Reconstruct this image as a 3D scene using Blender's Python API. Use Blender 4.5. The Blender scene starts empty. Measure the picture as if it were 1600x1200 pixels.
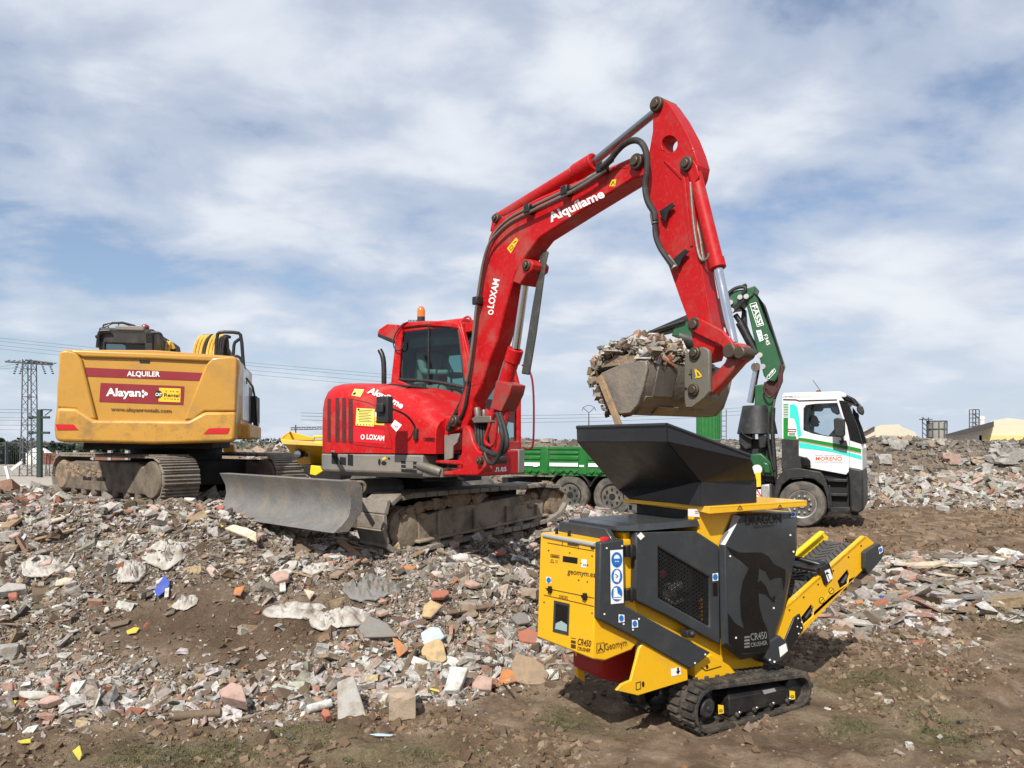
import bpy, bmesh, math, random
import numpy as np
from mathutils import Vector, Matrix
from mathutils.bvhtree import BVHTree
from mathutils.geometry import tessellate_polygon
R = math.radians
random.seed(7)
SC = bpy.context.scene
COL = SC.collection

# ------------------------------------------------------------------ camera
CAMZ, FPX, U0, V0 = 1.78, 1180.0, 800.0, 690.0
cd = bpy.data.cameras.new('camera'); cam = bpy.data.objects.new('camera', cd); COL.objects.link(cam)
cam.location = (0, 0, CAMZ); cam.rotation_euler = (R(90), 0, 0)
cd.sensor_width = 36; cd.lens = 36*FPX/1600; cd.shift_y = 90/1600
cd.clip_start = .05; cd.clip_end = 9000
SC.camera = cam
# ------------------------------------------------------------------ light
SUN_EL, SUN_VEC = 45.0, Vector((-.32, -1.0))          # sun stands behind the camera, a little to the left
az = math.atan2(SUN_VEC.x, SUN_VEC.y)
sd = bpy.data.lights.new('sun', 'SUN'); sun = bpy.data.objects.new('sun', sd); COL.objects.link(sun)
sd.energy = 5.0; sd.angle = R(.55); sd.color = (1, .95, .87)
h2 = SUN_VEC.normalized()*math.cos(R(SUN_EL))
sun.rotation_euler = Vector((h2.x, h2.y, math.sin(R(SUN_EL)))).to_track_quat('Z', 'Y').to_euler()
SC.view_settings.view_transform = 'Standard'; SC.view_settings.look = 'None'
SC.view_settings.exposure = 0.26; SC.view_settings.gamma = 1

def world_sky():
    w = bpy.data.worlds.new('World'); SC.world = w; w.use_nodes = True
    nt = w.node_tree; N = nt.nodes; L = nt.links; N.clear()
    out = N.new('ShaderNodeOutputWorld'); bg = N.new('ShaderNodeBackground'); L.new(bg.outputs[0], out.inputs[0])
    sky = N.new('ShaderNodeTexSky'); sky.sky_type = 'NISHITA'; sky.sun_disc = False
    sky.sun_elevation = R(SUN_EL); sky.sun_rotation = az; sky.air_density = 1.0; sky.dust_density = .8; sky.ozone_density = 1.6
    tc = N.new('ShaderNodeTexCoord')
    sep = N.new('ShaderNodeSeparateXYZ'); L.new(tc.outputs['Generated'], sep.inputs[0])
    def math_(op, a, b=None, clamp=False):
        n = N.new('ShaderNodeMath'); n.operation = op; n.use_clamp = clamp
        for i, q in enumerate((a, b)):
            if q is None: continue
            if isinstance(q, (int, float)): n.inputs[i].default_value = q
            else: L.new(q, n.inputs[i])
        return n.outputs[0]
    z = math_('MAXIMUM', sep.outputs[2], 0.0)
    den = math_('ADD', z, .28)
    px = math_('DIVIDE', sep.outputs[0], den); py = math_('DIVIDE', sep.outputs[1], den)
    cmb = N.new('ShaderNodeCombineXYZ'); L.new(px, cmb.inputs[0]); L.new(py, cmb.inputs[1])
    def noise(scale, detail, rough, dist, rot, sc, loc=(0, 0, 0)):
        mp = N.new('ShaderNodeMapping'); L.new(cmb.outputs[0], mp.inputs[0])
        mp.inputs['Rotation'].default_value = (0, 0, R(rot)); mp.inputs['Scale'].default_value = sc; mp.inputs['Location'].default_value = loc
        n = N.new('ShaderNodeTexNoise'); n.inputs['Scale'].default_value = scale; n.inputs['Detail'].default_value = detail
        n.inputs['Roughness'].default_value = rough; n.inputs['Distortion'].default_value = dist
        L.new(mp.outputs[0], n.inputs['Vector']); return n.outputs[0]
    def ramp(v, *stops):
        r = N.new('ShaderNodeValToRGB'); L.new(v, r.inputs[0]); el = r.color_ramp.elements
        el[0].position = stops[0][0]; el[0].color = (stops[0][1],)*3+(1,)
        el[1].position = stops[1][0]; el[1].color = (stops[1][1],)*3+(1,)
        for p, c in stops[2:]:
            e = el.new(p); e.color = (c,)*3+(1,)
        r.color_ramp.interpolation = 'EASE'
        return r.outputs[0]
    big = noise(1.05, 4, .5, .3, 20, (1, 1, 1), (20.3, 13.3, 0))
    mid = noise(2.8, 7, .52, .25, -24, (1.0, 1.25, 1), (15.2, 9.8, 0))
    fin = noise(11, 7, .6, .15, -35, (1, 1.2, 1))
    s = math_('ADD', math_('MULTIPLY', big, .50), math_('MULTIPLY', mid, .50))
    s = math_('ADD', s, math_('MULTIPLY', fin, .13))
    cover = ramp(s, (.43, .22), (.535, .78), (.645, 1.0))
    shade = ramp(math_('ADD', math_('MULTIPLY', mid, .7), math_('MULTIPLY', big, .4)), (.42, .0), (.74, 1.0))
    cc = N.new('ShaderNodeMix'); cc.data_type = 'RGBA'; L.new(shade, cc.inputs[0])
    cc.inputs[6].default_value = (5.0, 5.7, 7.05, 1); cc.inputs[7].default_value = (8.1, 8.5, 9.1, 1)
    mx = N.new('ShaderNodeMix'); mx.data_type = 'RGBA'; L.new(cover, mx.inputs[0])
    tint = N.new('ShaderNodeMix'); tint.data_type = 'RGBA'; tint.blend_type = 'MULTIPLY'; tint.inputs[0].default_value = 1
    L.new(sky.outputs[0], tint.inputs[6]); tint.inputs[7].default_value = (1.1, 1.15, 1.22, 1)
    L.new(tint.outputs[2], mx.inputs[6]); L.new(cc.outputs[2], mx.inputs[7])
    # low cumulus bank near the horizon
    cmb2 = N.new('ShaderNodeCombineXYZ'); L.new(sep.outputs[0], cmb2.inputs[0]); L.new(math_('MULTIPLY', sep.outputs[2], 2.6), cmb2.inputs[1])
    n2 = N.new('ShaderNodeTexNoise'); n2.inputs['Scale'].default_value = 8.5; n2.inputs['Detail'].default_value = 7; n2.inputs['Roughness'].default_value = .55
    L.new(cmb2.outputs[0], n2.inputs['Vector'])
    band = ramp(z, (.0, .55), (.035, .95), (.085, .45), (.14, 0.0))
    cum = math_('MULTIPLY', ramp(n2.outputs[0], (.53, 0), (.66, .9)), band)
    hzm = N.new('ShaderNodeMix'); hzm.data_type = 'RGBA'; L.new(ramp(z, (0, .9), (.03, .75), (.16, 0)), hzm.inputs[0]); L.new(mx.outputs[2], hzm.inputs[6]); hzm.inputs[7].default_value = (5.9, 6.75, 7.9, 1)
    mx2 = N.new('ShaderNodeMix'); mx2.data_type = 'RGBA'; L.new(cum, mx2.inputs[0]); L.new(hzm.outputs[2], mx2.inputs[6]); mx2.inputs[7].default_value = (7.9, 8.3, 8.9, 1)
    L.new(mx2.outputs[2], bg.inputs['Color']); bg.inputs['Strength'].default_value = .087
world_sky()

# ------------------------------------------------------------------ pixel helpers
def ray(u, v): return Vector(((u-U0)/FPX, 1.0, -(v-V0)/FPX))
EYE = Vector((0, 0, CAMZ))
def at(u, v, Y): return EYE + ray(u, v)*Y

class Frame:
    def __init__(s, o, deg):
        s.o = Vector(o); a = R(deg); s.a = a
        s.ex = Vector((math.cos(a), math.sin(a), 0)); s.ey = Vector((-math.sin(a), math.cos(a), 0)); s.ez = Vector((0, 0, 1))
    def w(s, x, y, z): return s.o + s.ex*x + s.ey*y + s.ez*z
    def l(s, p):
        d = p - s.o; return Vector((d.dot(s.ex), d.dot(s.ey), d.z))
    def _hit(s, u, v, p0, n):
        d = ray(u, v); return EYE + d*((p0-EYE).dot(n)/d.dot(n))
    def py(s, u, v, y): return s._hit(u, v, s.o+s.ey*y, s.ey)
    def px(s, u, v, x): return s._hit(u, v, s.o+s.ex*x, s.ex)
    def pz(s, u, v, z): return s._hit(u, v, Vector((0, 0, z)), s.ez)
    def ly(s, u, v, y): return s.l(s.py(u, v, y))
    def lx(s, u, v, x): return s.l(s.px(u, v, x))
    def lz(s, u, v, z): return s.l(s.pz(u, v, z))

# ------------------------------------------------------------------ mesh builder (world coordinates)
LOC = {}
class MB:
    def __init__(s): s.v = []; s.f = []; s.m = []; s.cur = 0
    def add(s, vs, fs):
        o = len(s.v); s.v.extend(Vector(p) for p in vs)
        for f in fs: s.f.append([i+o for i in f]); s.m.append(s.cur)
        return s
    def mat(s, i): s.cur = i; return s
    def hexa(s, p):     # 8 points: bottom 4, top 4
        return s.add(p, [(0, 3, 2, 1), (4, 5, 6, 7), (0, 1, 5, 4), (1, 2, 6, 5), (2, 3, 7, 6), (3, 0, 4, 7)])
    def box(s, fr, x0, x1, y0, y1, z0, z1):
        return s.hexa([fr.w(*q) for q in ((x0, y0, z0), (x1, y0, z0), (x1, y1, z0), (x0, y1, z0), (x0, y0, z1), (x1, y0, z1), (x1, y1, z1), (x0, y1, z1))])
    def obox(s, c, ax, ay, az_, hx, hy, hz):
        return s.hexa([c+ax*a*hx+ay*b*hy+az_*d*hz for d in (-1, 1) for a, b in ((-1, -1), (1, -1), (1, 1), (-1, 1))])
    def prism(s, pts, ext, holes=()):
        pts = [Vector(p) for p in pts]; ext = Vector(ext); n = len(pts)
        if not holes:
            s.add(pts+[p+ext for p in pts], [list(range(n))]+[[n+i for i in reversed(range(n))]] + [[i, i+n, (i+1) % n+n, (i+1) % n] for i in range(n)])
            return s
        loops = [pts]+[[Vector(p) for p in h] for h in holes]
        flat = [p for l in loops for p in l]; tri = tessellate_polygon(loops); N = len(flat)
        vs = flat+[p+ext for p in flat]; fs = [list(t) for t in tri]+[[i+N for i in reversed(t)] for t in tri]
        o = 0
        for l in loops:
            k = len(l)
            for i in range(k): fs.append([o+i, o+i+N, o+(i+1) % k+N, o+(i+1) % k])
            o += k
        return s.add(vs, fs)
    def py(s, fr, px, y0, y1, holes=()):        # outline in pixels on the plane y=y0, thickened to y1
        return s.prism([fr.py(u, v, y0) for u, v in px], fr.ey*(y1-y0), [[fr.py(u, v, y0) for u, v in h] for h in holes])
    def px(s, fr, px, x0, x1, holes=()):
        return s.prism([fr.px(u, v, x0) for u, v in px], fr.ex*(x1-x0), [[fr.px(u, v, x0) for u, v in h] for h in holes])
    def prof(s, fr, xz, y0, y1): return s.prism([fr.w(x, y0, z) for x, z in xz], fr.ey*(y1-y0))
    def plan(s, fr, xy, z0, z1): return s.prism([fr.w(x, y, z0) for x, y in xy], Vector((0, 0, z1-z0)))
    def ring(s, c, ax, r, n, ref=None):
        ax = ax.normalized(); t = ref or (Vector((0, 0, 1)) if abs(ax.z) < .9 else Vector((1, 0, 0)))
        a = ax.cross(t).normalized(); b = ax.cross(a)
        return [c+a*math.cos(2*math.pi*i/n)*r+b*math.sin(2*math.pi*i/n)*r for i in range(n)]
    def loft(s, rings, caps=True, close=True):
        n = len(rings[0]); vs = [p for r in rings for p in r]; fs = []
        for k in range(len(rings)-1):
            for i in range(n if close else n-1):
                j = (i+1) % n; fs.append([k*n+i, k*n+j, (k+1)*n+j, (k+1)*n+i])
        if caps: fs.append(list(reversed(range(n)))); fs.append([(len(rings)-1)*n+i for i in range(n)])
        return s.add(vs, fs)
    def cyl(s, p0, p1, r0, r1=None, n=16):
        p0 = Vector(p0); p1 = Vector(p1); r1 = r0 if r1 is None else r1
        return s.loft([s.ring(p0, p1-p0, r0, n), s.ring(p1, p1-p0, r1, n)])
    def lathe(s, c, ax, prof, n=24):            # prof: (offset along axis, radius)
        return s.loft([s.ring(Vector(c)+Vector(ax)*o, Vector(ax), max(r, 1e-4), n) for o, r in prof])
    def tube(s, pts, r, n=8, smooth=0):
        pts = [Vector(p) for p in pts]
        for _ in range(smooth):
            q = [pts[0]]
            for a, b in zip(pts, pts[1:]): q += [a*.75+b*.25, a*.25+b*.75]
            pts = q+[pts[-1]]
        rings = []; ref = None
        for i, p in enumerate(pts):
            t = (pts[min(i+1, len(pts)-1)]-pts[max(i-1, 0)])
            if t.length < 1e-9: continue
            t.normalize()
            if ref is None: ref = t.orthogonal().normalized()
            ref = (ref-t*ref.dot(t)); ref = ref.normalized() if ref.length > 1e-6 else t.orthogonal().normalized()
            b = t.cross(ref)
            rr = r[i] if isinstance(r, (list, tuple)) and not smooth else (r if not isinstance(r, (list, tuple)) else r[0])
            rings.append([p+ref*math.cos(2*math.pi*k/n)*rr+b*math.sin(2*math.pi*k/n)*rr for k in range(n)])
        return s.loft(rings)
    def ball(s, c, rx, ry=None, rz=None, n=16, m=10):
        ry = ry or rx; rz = rz or rx; c = Vector(c); rings = []
        for k in range(m+1):
            t = math.pi*(k/m)*.998+.003; rings.append([c+Vector((rx*math.sin(t)*math.cos(2*math.pi*i/n), ry*math.sin(t)*math.sin(2*math.pi*i/n), -rz*math.cos(t))) for i in range(n)])
        return s.loft(rings)
    def build(s, name, mats, parent=None, bevel=0, seg=2, angle=32, solid=0, subd=0, smooth=True, jitter=0):
        L = LOC.get(parent.name, Vector()) if parent else Vector()
        me = bpy.data.meshes.new(name)
        vs = s.v
        if jitter: vs = [p+Vector((random.uniform(-1, 1), random.uniform(-1, 1), random.uniform(-1, 1)))*jitter for p in vs]
        me.from_pydata([p-L for p in vs], [], s.f)
        bm = bmesh.new(); bm.from_mesh(me); bmesh.ops.recalc_face_normals(bm, faces=bm.faces); bm.to_mesh(me); bm.free()
        mats = mats if isinstance(mats, (list, tuple)) else [mats]
        for m in mats: me.materials.append(m)
        me.polygons.foreach_set('material_index', s.m)
        o = bpy.data.objects.new(name, me); COL.objects.link(o)
        if parent: o.parent = parent
        LOC[o.name] = L
        if smooth:
            me.polygons.foreach_set('use_smooth', [True]*len(me.polygons)); me.set_sharp_from_angle(angle=R(angle))
        if solid:
            m = o.modifiers.new('solid', 'SOLIDIFY'); m.thickness = solid; m.offset = 0
        if bevel:
            m = o.modifiers.new('bevel', 'BEVEL'); m.width = bevel; m.segments = seg; m.limit_method = 'ANGLE'; m.angle_limit = R(30); m.use_clamp_overlap = True
        if subd:
            m = o.modifiers.new('subd', 'SUBSURF'); m.levels = subd; m.render_levels = subd
        return o

def tag(o, label=None, cat=None, group=None, kind=None):
    if cat and not kind: kind = 'thing'
    for k, q in (('label', label), ('category', cat), ('group', group), ('kind', kind)):
        if q: o[k] = q
    return o
def thing(name, loc, label, cat, group=None):
    o = bpy.data.objects.new(name, None); COL.objects.link(o); o.location = loc; o.empty_display_size = .2
    LOC[o.name] = Vector(loc); return tag(o, label, cat, group)
def single(mb, name, mats, loc, label, cat, group=None, **kw):     # a thing that is one mesh, its origin at loc
    hold = bpy.data.objects.new('hold', None); LOC[hold.name] = Vector(loc)
    o = mb.build(name, mats, None, **kw)
    o.data.transform(Matrix.Translation(-Vector(loc))); o.location = loc; LOC[o.name] = Vector(loc)
    LOC.pop(hold.name, None); bpy.data.objects.remove(hold)
    return tag(o, label, cat, group)

def bvh_of(o):
    L = LOC.get(o.name, Vector())
    return BVHTree.FromPolygons([v.co+L for v in o.data.vertices], [tuple(p.vertices) for p in o.data.polygons])
class Surf:                                     # where a decal lies: a plane (through a Frame method) or a built mesh
    def __init__(s, fn=None, objs=None):
        s.fn = fn; s.b = [bvh_of(o) for o in objs] if objs else []
        s.last = None
    def hit(s, u, v):
        if s.fn:
            return s.fn(u, v)
        d = ray(u, v).normalized(); best = None
        for b in s.b:
            p, n, i, dist = b.ray_cast(EYE, d)
            if p and (best is None or dist < best[1]): best = (p, dist)
        if best: s.last = best[1]; return best[0]
        return EYE+d*(s.last or 7)

_txt = {}
def glyphs(body, bold=0.0, shear=0.0):
    key = (body, bold, shear)
    if key in _txt: return _txt[key]
    cu = bpy.data.curves.new('t', 'FONT'); cu.body = body; cu.size = 1; cu.offset = bold; cu.shear = shear; cu.resolution_u = 3
    o = bpy.data.objects.new('t', cu); COL.objects.link(o)
    dg = bpy.context.evaluated_depsgraph_get(); dg.update()
    me = bpy.data.meshes.new_from_object(o.evaluated_get(dg))
    vs = [(q.co.x, q.co.y) for q in me.vertices]; fs = [list(p.vertices) for p in me.polygons]
    bpy.data.objects.remove(o); bpy.data.curves.remove(cu); bpy.data.meshes.remove(me)
    x0 = min(a for a, b in vs); x1 = max(a for a, b in vs)
    vs = [((a-x0)/(x1-x0), b/.69) for a, b in vs]     # width 0..1, capital height 1
    _txt[key] = (vs, fs); return vs, fs
def px_text(mb, body, p0, p1, cap, surf, bold=0.0, shear=0.0, lift=.004, slant=0.0, curve=0.0):
    """lettering from pixel p0 to p1 along the baseline, capitals cap pixels high, laid on surf"""
    vs, fs = glyphs(body, bold, shear)
    d = Vector((p1[0]-p0[0], p1[1]-p0[1])); up = Vector((d.y, -d.x)).normalized(); up = (up+d.normalized()*slant)
    out = []
    for a, b in vs:
        q = Vector(p0)+d*a+up*b*cap - Vector((d.y, -d.x)).normalized()*(-curve*4*a*(1-a))
        p = surf.hit(q.x, q.y); out.append(p+(EYE-p).normalized()*lift)
    return mb.add(out, fs)
def px_poly(mb, pts, surf, lift=.003, sub=1):
    """a flat sticker whose outline is given in pixels, laid on surf (sub>1: subdivided quad that follows a curved surface)"""
    f = lambda q: (lambda p: p+(EYE-p).normalized()*lift)(surf.hit(*q))
    if sub == 1 or len(pts) != 4:
        return mb.add([f(q) for q in pts], [list(range(len(pts)))])
    a, b, c, d = [Vector(q) for q in pts]; vs = []; fs = []
    for j in range(sub+1):
        for i in range(sub+1):
            s_, t_ = i/sub, j/sub; vs.append(f((a*(1-s_)+b*s_)*(1-t_)+(d*(1-s_)+c*s_)*t_))
    for j in range(sub):
        for i in range(sub): k = j*(sub+1)+i; fs.append([k, k+1, k+sub+2, k+sub+1])
    return mb.add(vs, fs)
def px_disc(mb, c, r, surf, lift=.004, n=20, ry=None):
    return px_poly(mb, [(c[0]+r*math.cos(2*math.pi*i/n), c[1]+(ry or r)*math.sin(2*math.pi*i/n)) for i in range(n)], surf, lift)
def px_line(mb, pts, wd, surf, lift=.004):
    for (a, b), (c, d) in zip(pts, pts[1:]):
        t = Vector((c-a, d-b)).normalized()*wd/2; n = Vector((-t.y, t.x))
        px_poly(mb, [(a+n.x, b+n.y), (c+n.x, d+n.y), (c-n.x, d-n.y), (a-n.x, b-n.y)], surf, lift)
    return mb
def px_frame(mb, pts, wd, surf, lift=.004): return px_line(mb, list(pts)+[pts[0]], wd, surf, lift)

# ------------------------------------------------------------------ materials
def srgb(h):
    h = h.lstrip('#'); c = [int(h[i:i+2], 16)/255 for i in (0, 2, 4)]
    return tuple(x/12.92 if x <= .04045 else ((x+.055)/1.055)**2.4 for x in c)
def M(name, col, rough=.5, metal=0.0, dirt=None, amt=.0, dscale=3.0, bump=0.0, bscale=40.0, coat=0.0, vary=.0, vscale=6.0, scratch=None, spec=.5, dlow=.5):
    m = bpy.data.materials.new(name); m.use_nodes = True; nt = m.node_tree; N = nt.nodes; L = nt.links
    b = N['Principled BSDF']; b.inputs['Base Color'].default_value = (*col, 1); b.inputs['Roughness'].default_value = rough
    b.inputs['Metallic'].default_value = metal; b.inputs['Coat Weight'].default_value = coat; b.inputs['Coat Roughness'].default_value = .12
    b.inputs['Specular IOR Level'].default_value = spec
    tc = N.new('ShaderNodeTexCoord'); cur = None
    def noise(sc, det, mapping=None):
        n = N.new('ShaderNodeTexNoise'); n.inputs['Scale'].default_value = sc; n.inputs['Detail'].default_value = det; n.inputs['Roughness'].default_value = .62
        if mapping:
            mp = N.new('ShaderNodeMapping'); mp.inputs['Scale'].default_value = mapping; mp.inputs['Rotation'].default_value = (.3, .7, .4); L.new(tc.outputs['Object'], mp.inputs[0]); L.new(mp.outputs[0], n.inputs['Vector'])
        else: L.new(tc.outputs['Object'], n.inputs['Vector'])
        return n.outputs[0]
    def mix(fac, a, c2, blend='MIX'):
        x = N.new('ShaderNodeMix'); x.data_type = 'RGBA'; x.blend_type = blend
        L.new(fac, x.inputs[0])
        if a is None: x.inputs[6].default_value = (*col, 1)
        else: L.new(a, x.inputs[6])
        x.inputs[7].default_value = (*c2, 1); return x.outputs[2]
    def ramp(v, lo, hi, top=1.0):
        r = N.new('ShaderNodeMapRange'); r.inputs[1].default_value = lo; r.inputs[2].default_value = hi; r.inputs[3].default_value = 0; r.inputs[4].default_value = top; r.clamp = True
        L.new(v, r.inputs[0]); return r.outputs[0]
    if vary:
        f = ramp(noise(vscale, 6), .3, .7, vary); cur = mix(f, cur, tuple(c*.45 for c in col))
    if dirt is not None and amt > 0:
        f = ramp(noise(dscale, 9), dlow, dlow+.22, amt); cur = mix(f, cur, dirt)
        f2 = ramp(noise(dscale*9, 6), .55, .72, amt*.6); cur = mix(f2, cur, dirt)
    if scratch is not None:
        f = ramp(noise(26, 3, (1, 9, 1)), .62, .72, .55); cur = mix(f, cur, scratch)
        f = ramp(noise(22, 3, (8, 1, 2)), .64, .74, .45); cur = mix(f, cur, scratch)
    if cur is not None: L.new(cur, b.inputs['Base Color'])
    rr = ramp(noise(5, 5), .3, .7, .22)
    ad = N.new('ShaderNodeMath'); ad.operation = 'ADD'; L.new(rr, ad.inputs[0]); ad.inputs[1].default_value = max(rough-.08, .02); L.new(ad.outputs[0], b.inputs['Roughness'])
    if bump:
        bp = N.new('ShaderNodeBump'); bp.inputs['Strength'].default_value = bump; bp.inputs['Distance'].default_value = .02; L.new(noise(bscale, 5), bp.inputs['Height']); L.new(bp.outputs[0], b.inputs['Normal'])
    return m
DUST = (.30, .235, .165); MUD = (.165, .115, .072)
m_red = M('red paint', (.46, .0035, .006), .46, dirt=(.27, .13, .10), amt=.62, dscale=4.2, scratch=(.40, .05, .045), coat=.04, spec=.25, dlow=.50, vary=.12, vscale=1.5)
m_redarm = M('worn red paint', (.41, .004, .006), .5, spec=.25, dirt=(.20, .10, .075), amt=.55, dscale=3.5, scratch=(.34, .12, .09), coat=.08, dlow=.52)
m_redworn = M('chipped red linkage paint', (.34, .018, .016), .55, dirt=(.13, .085, .06), amt=.85, dscale=9, scratch=(.22, .17, .13), dlow=.45)
m_skirt = M('grey counterweight paint', (.17, .165, .155), .5, dirt=DUST, amt=.5, dscale=4, dlow=.45)
m_black = M('black paint', (.010, .010, .011), .38, dirt=(.06, .05, .04), amt=.35, dscale=5)
m_dark = M('black plastic', (.014, .014, .015), .5, dirt=(.09, .08, .065), amt=.4, dscale=6)
m_void = M('dark machinery', (.006, .006, .006), .7, vary=.3)
m_rubber = M('rubber', (.019, .018, .017), .75, dirt=(.13, .10, .07), amt=.65, dscale=11, bump=.4, bscale=60, dlow=.42)
m_tyre = M('dusty tyre rubber', (.05, .048, .045), .85, dirt=(.22, .19, .15), amt=.55, dscale=5, bump=.2, dlow=.4)
m_hose = M('black hose', (.015, .015, .015), .55, dirt=(.10, .08, .06), amt=.4, dscale=20)
m_chrome = M('chrome rod', (.62, .63, .66), .13, 1.0)
m_steel = M('worn steel', (.20, .185, .165), .5, .55, dirt=(.20, .15, .10), amt=.65, dscale=6, scratch=(.42, .40, .37), dlow=.45, bump=.15)
m_blade = M('scratched blade steel', (.185, .18, .172), .55, .25, dirt=(.30, .24, .17), amt=.7, dscale=3.2, vary=.5, vscale=3.5, scratch=(.50, .49, .47), dlow=.5, bump=.25, bscale=30)
m_bucket = M('worn bucket steel', (.165, .150, .132), .6, .25, dirt=(.26, .21, .16), amt=.85, dscale=5, scratch=(.34, .31, .28), dlow=.43, bump=.35, bscale=25)
m_shoe = M('muddy track shoe', (.24, .215, .185), .8, .1, dirt=(.16, .115, .075), amt=.95, dscale=6, scratch=(.34, .32, .29), bump=.5, bscale=25, dlow=.44)
m_mud = M('caked mud', (.27, .195, .13), .95, dirt=(.13, .09, .058), amt=.9, dscale=9, bump=1.0, bscale=22, dlow=.42)
m_muddy = M('mud covered steel', (.27, .215, .155), .85, dirt=(.10, .078, .056), amt=.9, dscale=4, bump=.5, bscale=20, dlow=.42)
m_muddy_shade = M('shaded muddy steel', (.16, .125, .09), .85, dirt=(.06, .048, .036), amt=.9, dscale=4, bump=.5, bscale=20, dlow=.42)  # darker copy of the mud tone, the upper body's shade put into colour
m_olive = M('olive grey coupler', (.155, .145, .115), .5, .2, dirt=(.12, .09, .065), amt=.6, dscale=9, scratch=(.3, .28, .24))
m_pin = M('greasy pin', (.10, .075, .055), .5, .6, dirt=(.06, .04, .03), amt=.8, dscale=25)
m_yel = M('yellow machine paint', (.76, .41, .006), .38, dirt=(.42, .27, .08), amt=.4, dscale=4, coat=.3, dlow=.53)
m_yeledge = M('bright yellow edge paint', (.82, .55, .01), .4)
m_cwt = M('amber yellow paint', (.50, .255, .032), .42, dirt=(.30, .18, .06), amt=.6, dscale=2.2, coat=.3, dlow=.52, vary=.08)
m_cwtworn = M('scuffed amber paint', (.51, .265, .04), .45, dirt=(.14, .095, .045), amt=.8, dscale=3.0, dlow=.52)
m_anth = M('anthracite panel paint', (.032, .036, .040), .42, spec=.35, dirt=(.075, .072, .066), amt=.4, dscale=7, coat=.15)
m_hop = M('satin black hopper', (.016, .018, .022), .40, spec=.35, dirt=(.05, .045, .04), amt=.25, dscale=5, coat=.1)
m_silver = M('bare grey bevel', (.36, .37, .38), .4, .3)
m_gloss = M('gloss black print', (.004, .004, .004), .25)
m_print = M('black print', (.008, .008, .008), .5)
m_brownprint = M('dark brown print', (.06, .03, .008), .5)
m_greyprint = M('grey print', (.16, .16, .16), .5)
m_white = M('white print', (.80, .80, .78), .45)
m_whitepaint = M('white cab paint', (.70, .70, .69), .35, dirt=(.40, .36, .30), amt=.45, dscale=2.5, coat=.3, dlow=.52)
m_stk = M('pale yellow sticker', (.78, .66, .16), .5)
m_stkyel = M('yellow sticker', (.82, .52, .02), .5)
m_blue = M('blue safety sign', (.012, .15, .50), .4)
m_maroon = M('maroon sticker', (.24, .013, .022), .45)
m_redstk = M('bright red sticker', (.60, .008, .02), .4)
m_reflect = M('red reflector', (.55, .008, .012), .2, coat=.5)
m_turq = M('turquoise stripe', (.03, .60, .50), .4)
m_gstripe = M('green stripe', (.006, .20, .02), .4)
m_tan = M('tan stripe', (.42, .26, .12), .5)
m_orange = M('orange red print', (.68, .10, .03), .5)
m_green = M('green truck paint', (.010, .135, .022), .4, dirt=(.10, .16, .09), amt=.4, dscale=3, coat=.2)
m_crane = M('crane green paint', (.012, .085, .028), .4, dirt=(.05, .09, .05), amt=.3, dscale=5, coat=.3)
m_alu = M('wheel alloy', (.50, .49, .47), .42, .6, dirt=(.2, .17, .13), amt=.4, dscale=12)
m_amber = M('amber beacon lens', (.62, .16, .01), .15, coat=.6)
m_redlens = M('red beacon lens', (.25, .015, .01), .2, coat=.6)
m_lamp = M('lamp lens', (.5, .52, .55), .1, .5)
m_wood = M('weathered wood', (.33, .22, .125), .8, vary=.6, vscale=14, dirt=(.16, .11, .07), amt=.5, dscale=12, bump=.3)
m_yhose = M('yellow hose', (.66, .41, .07), .5, dirt=(.2, .12, .03), amt=.5, dscale=20)
def glass(name, col, alpha, rough=.03):
    m = bpy.data.materials.new(name); m.use_nodes = True; N = m.node_tree.nodes; L = m.node_tree.links; N.remove(N['Principled BSDF'])
    out = N['Material Output']; tr = N.new('ShaderNodeBsdfTransparent'); tr.inputs[0].default_value = (*col, 1)
    gl = N.new('ShaderNodeBsdfGlossy'); gl.inputs['Roughness'].default_value = rough; gl.inputs[0].default_value = (.9, .95, 1, 1)
    fr = N.new('ShaderNodeLayerWeight'); fr.inputs[0].default_value = .5
    pw = N.new('ShaderNodeMath'); pw.operation = 'POWER'; pw.inputs[1].default_value = 5; L.new(fr.outputs['Facing'], pw.inputs[0])
    mr = N.new('ShaderNodeMath'); mr.operation = 'MULTIPLY_ADD'; mr.inputs[1].default_value = .9; mr.inputs[2].default_value = .05+alpha; L.new(pw.outputs[0], mr.inputs[0])
    mx = N.new('ShaderNodeMixShader'); L.new(mr.outputs[0], mx.inputs[0]); L.new(tr.outputs[0], mx.inputs[1]); L.new(gl.outputs[0], mx.inputs[2]); L.new(mx.outputs[0], out.inputs[0])
    return m
m_glass = glass('clear glass', (.80, .86, .88), .0)
m_tint = glass('tinted glass', (.36, .56, .53), .0)
m_dkglass = glass('dark glass', (.16, .22, .22), .0)
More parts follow.
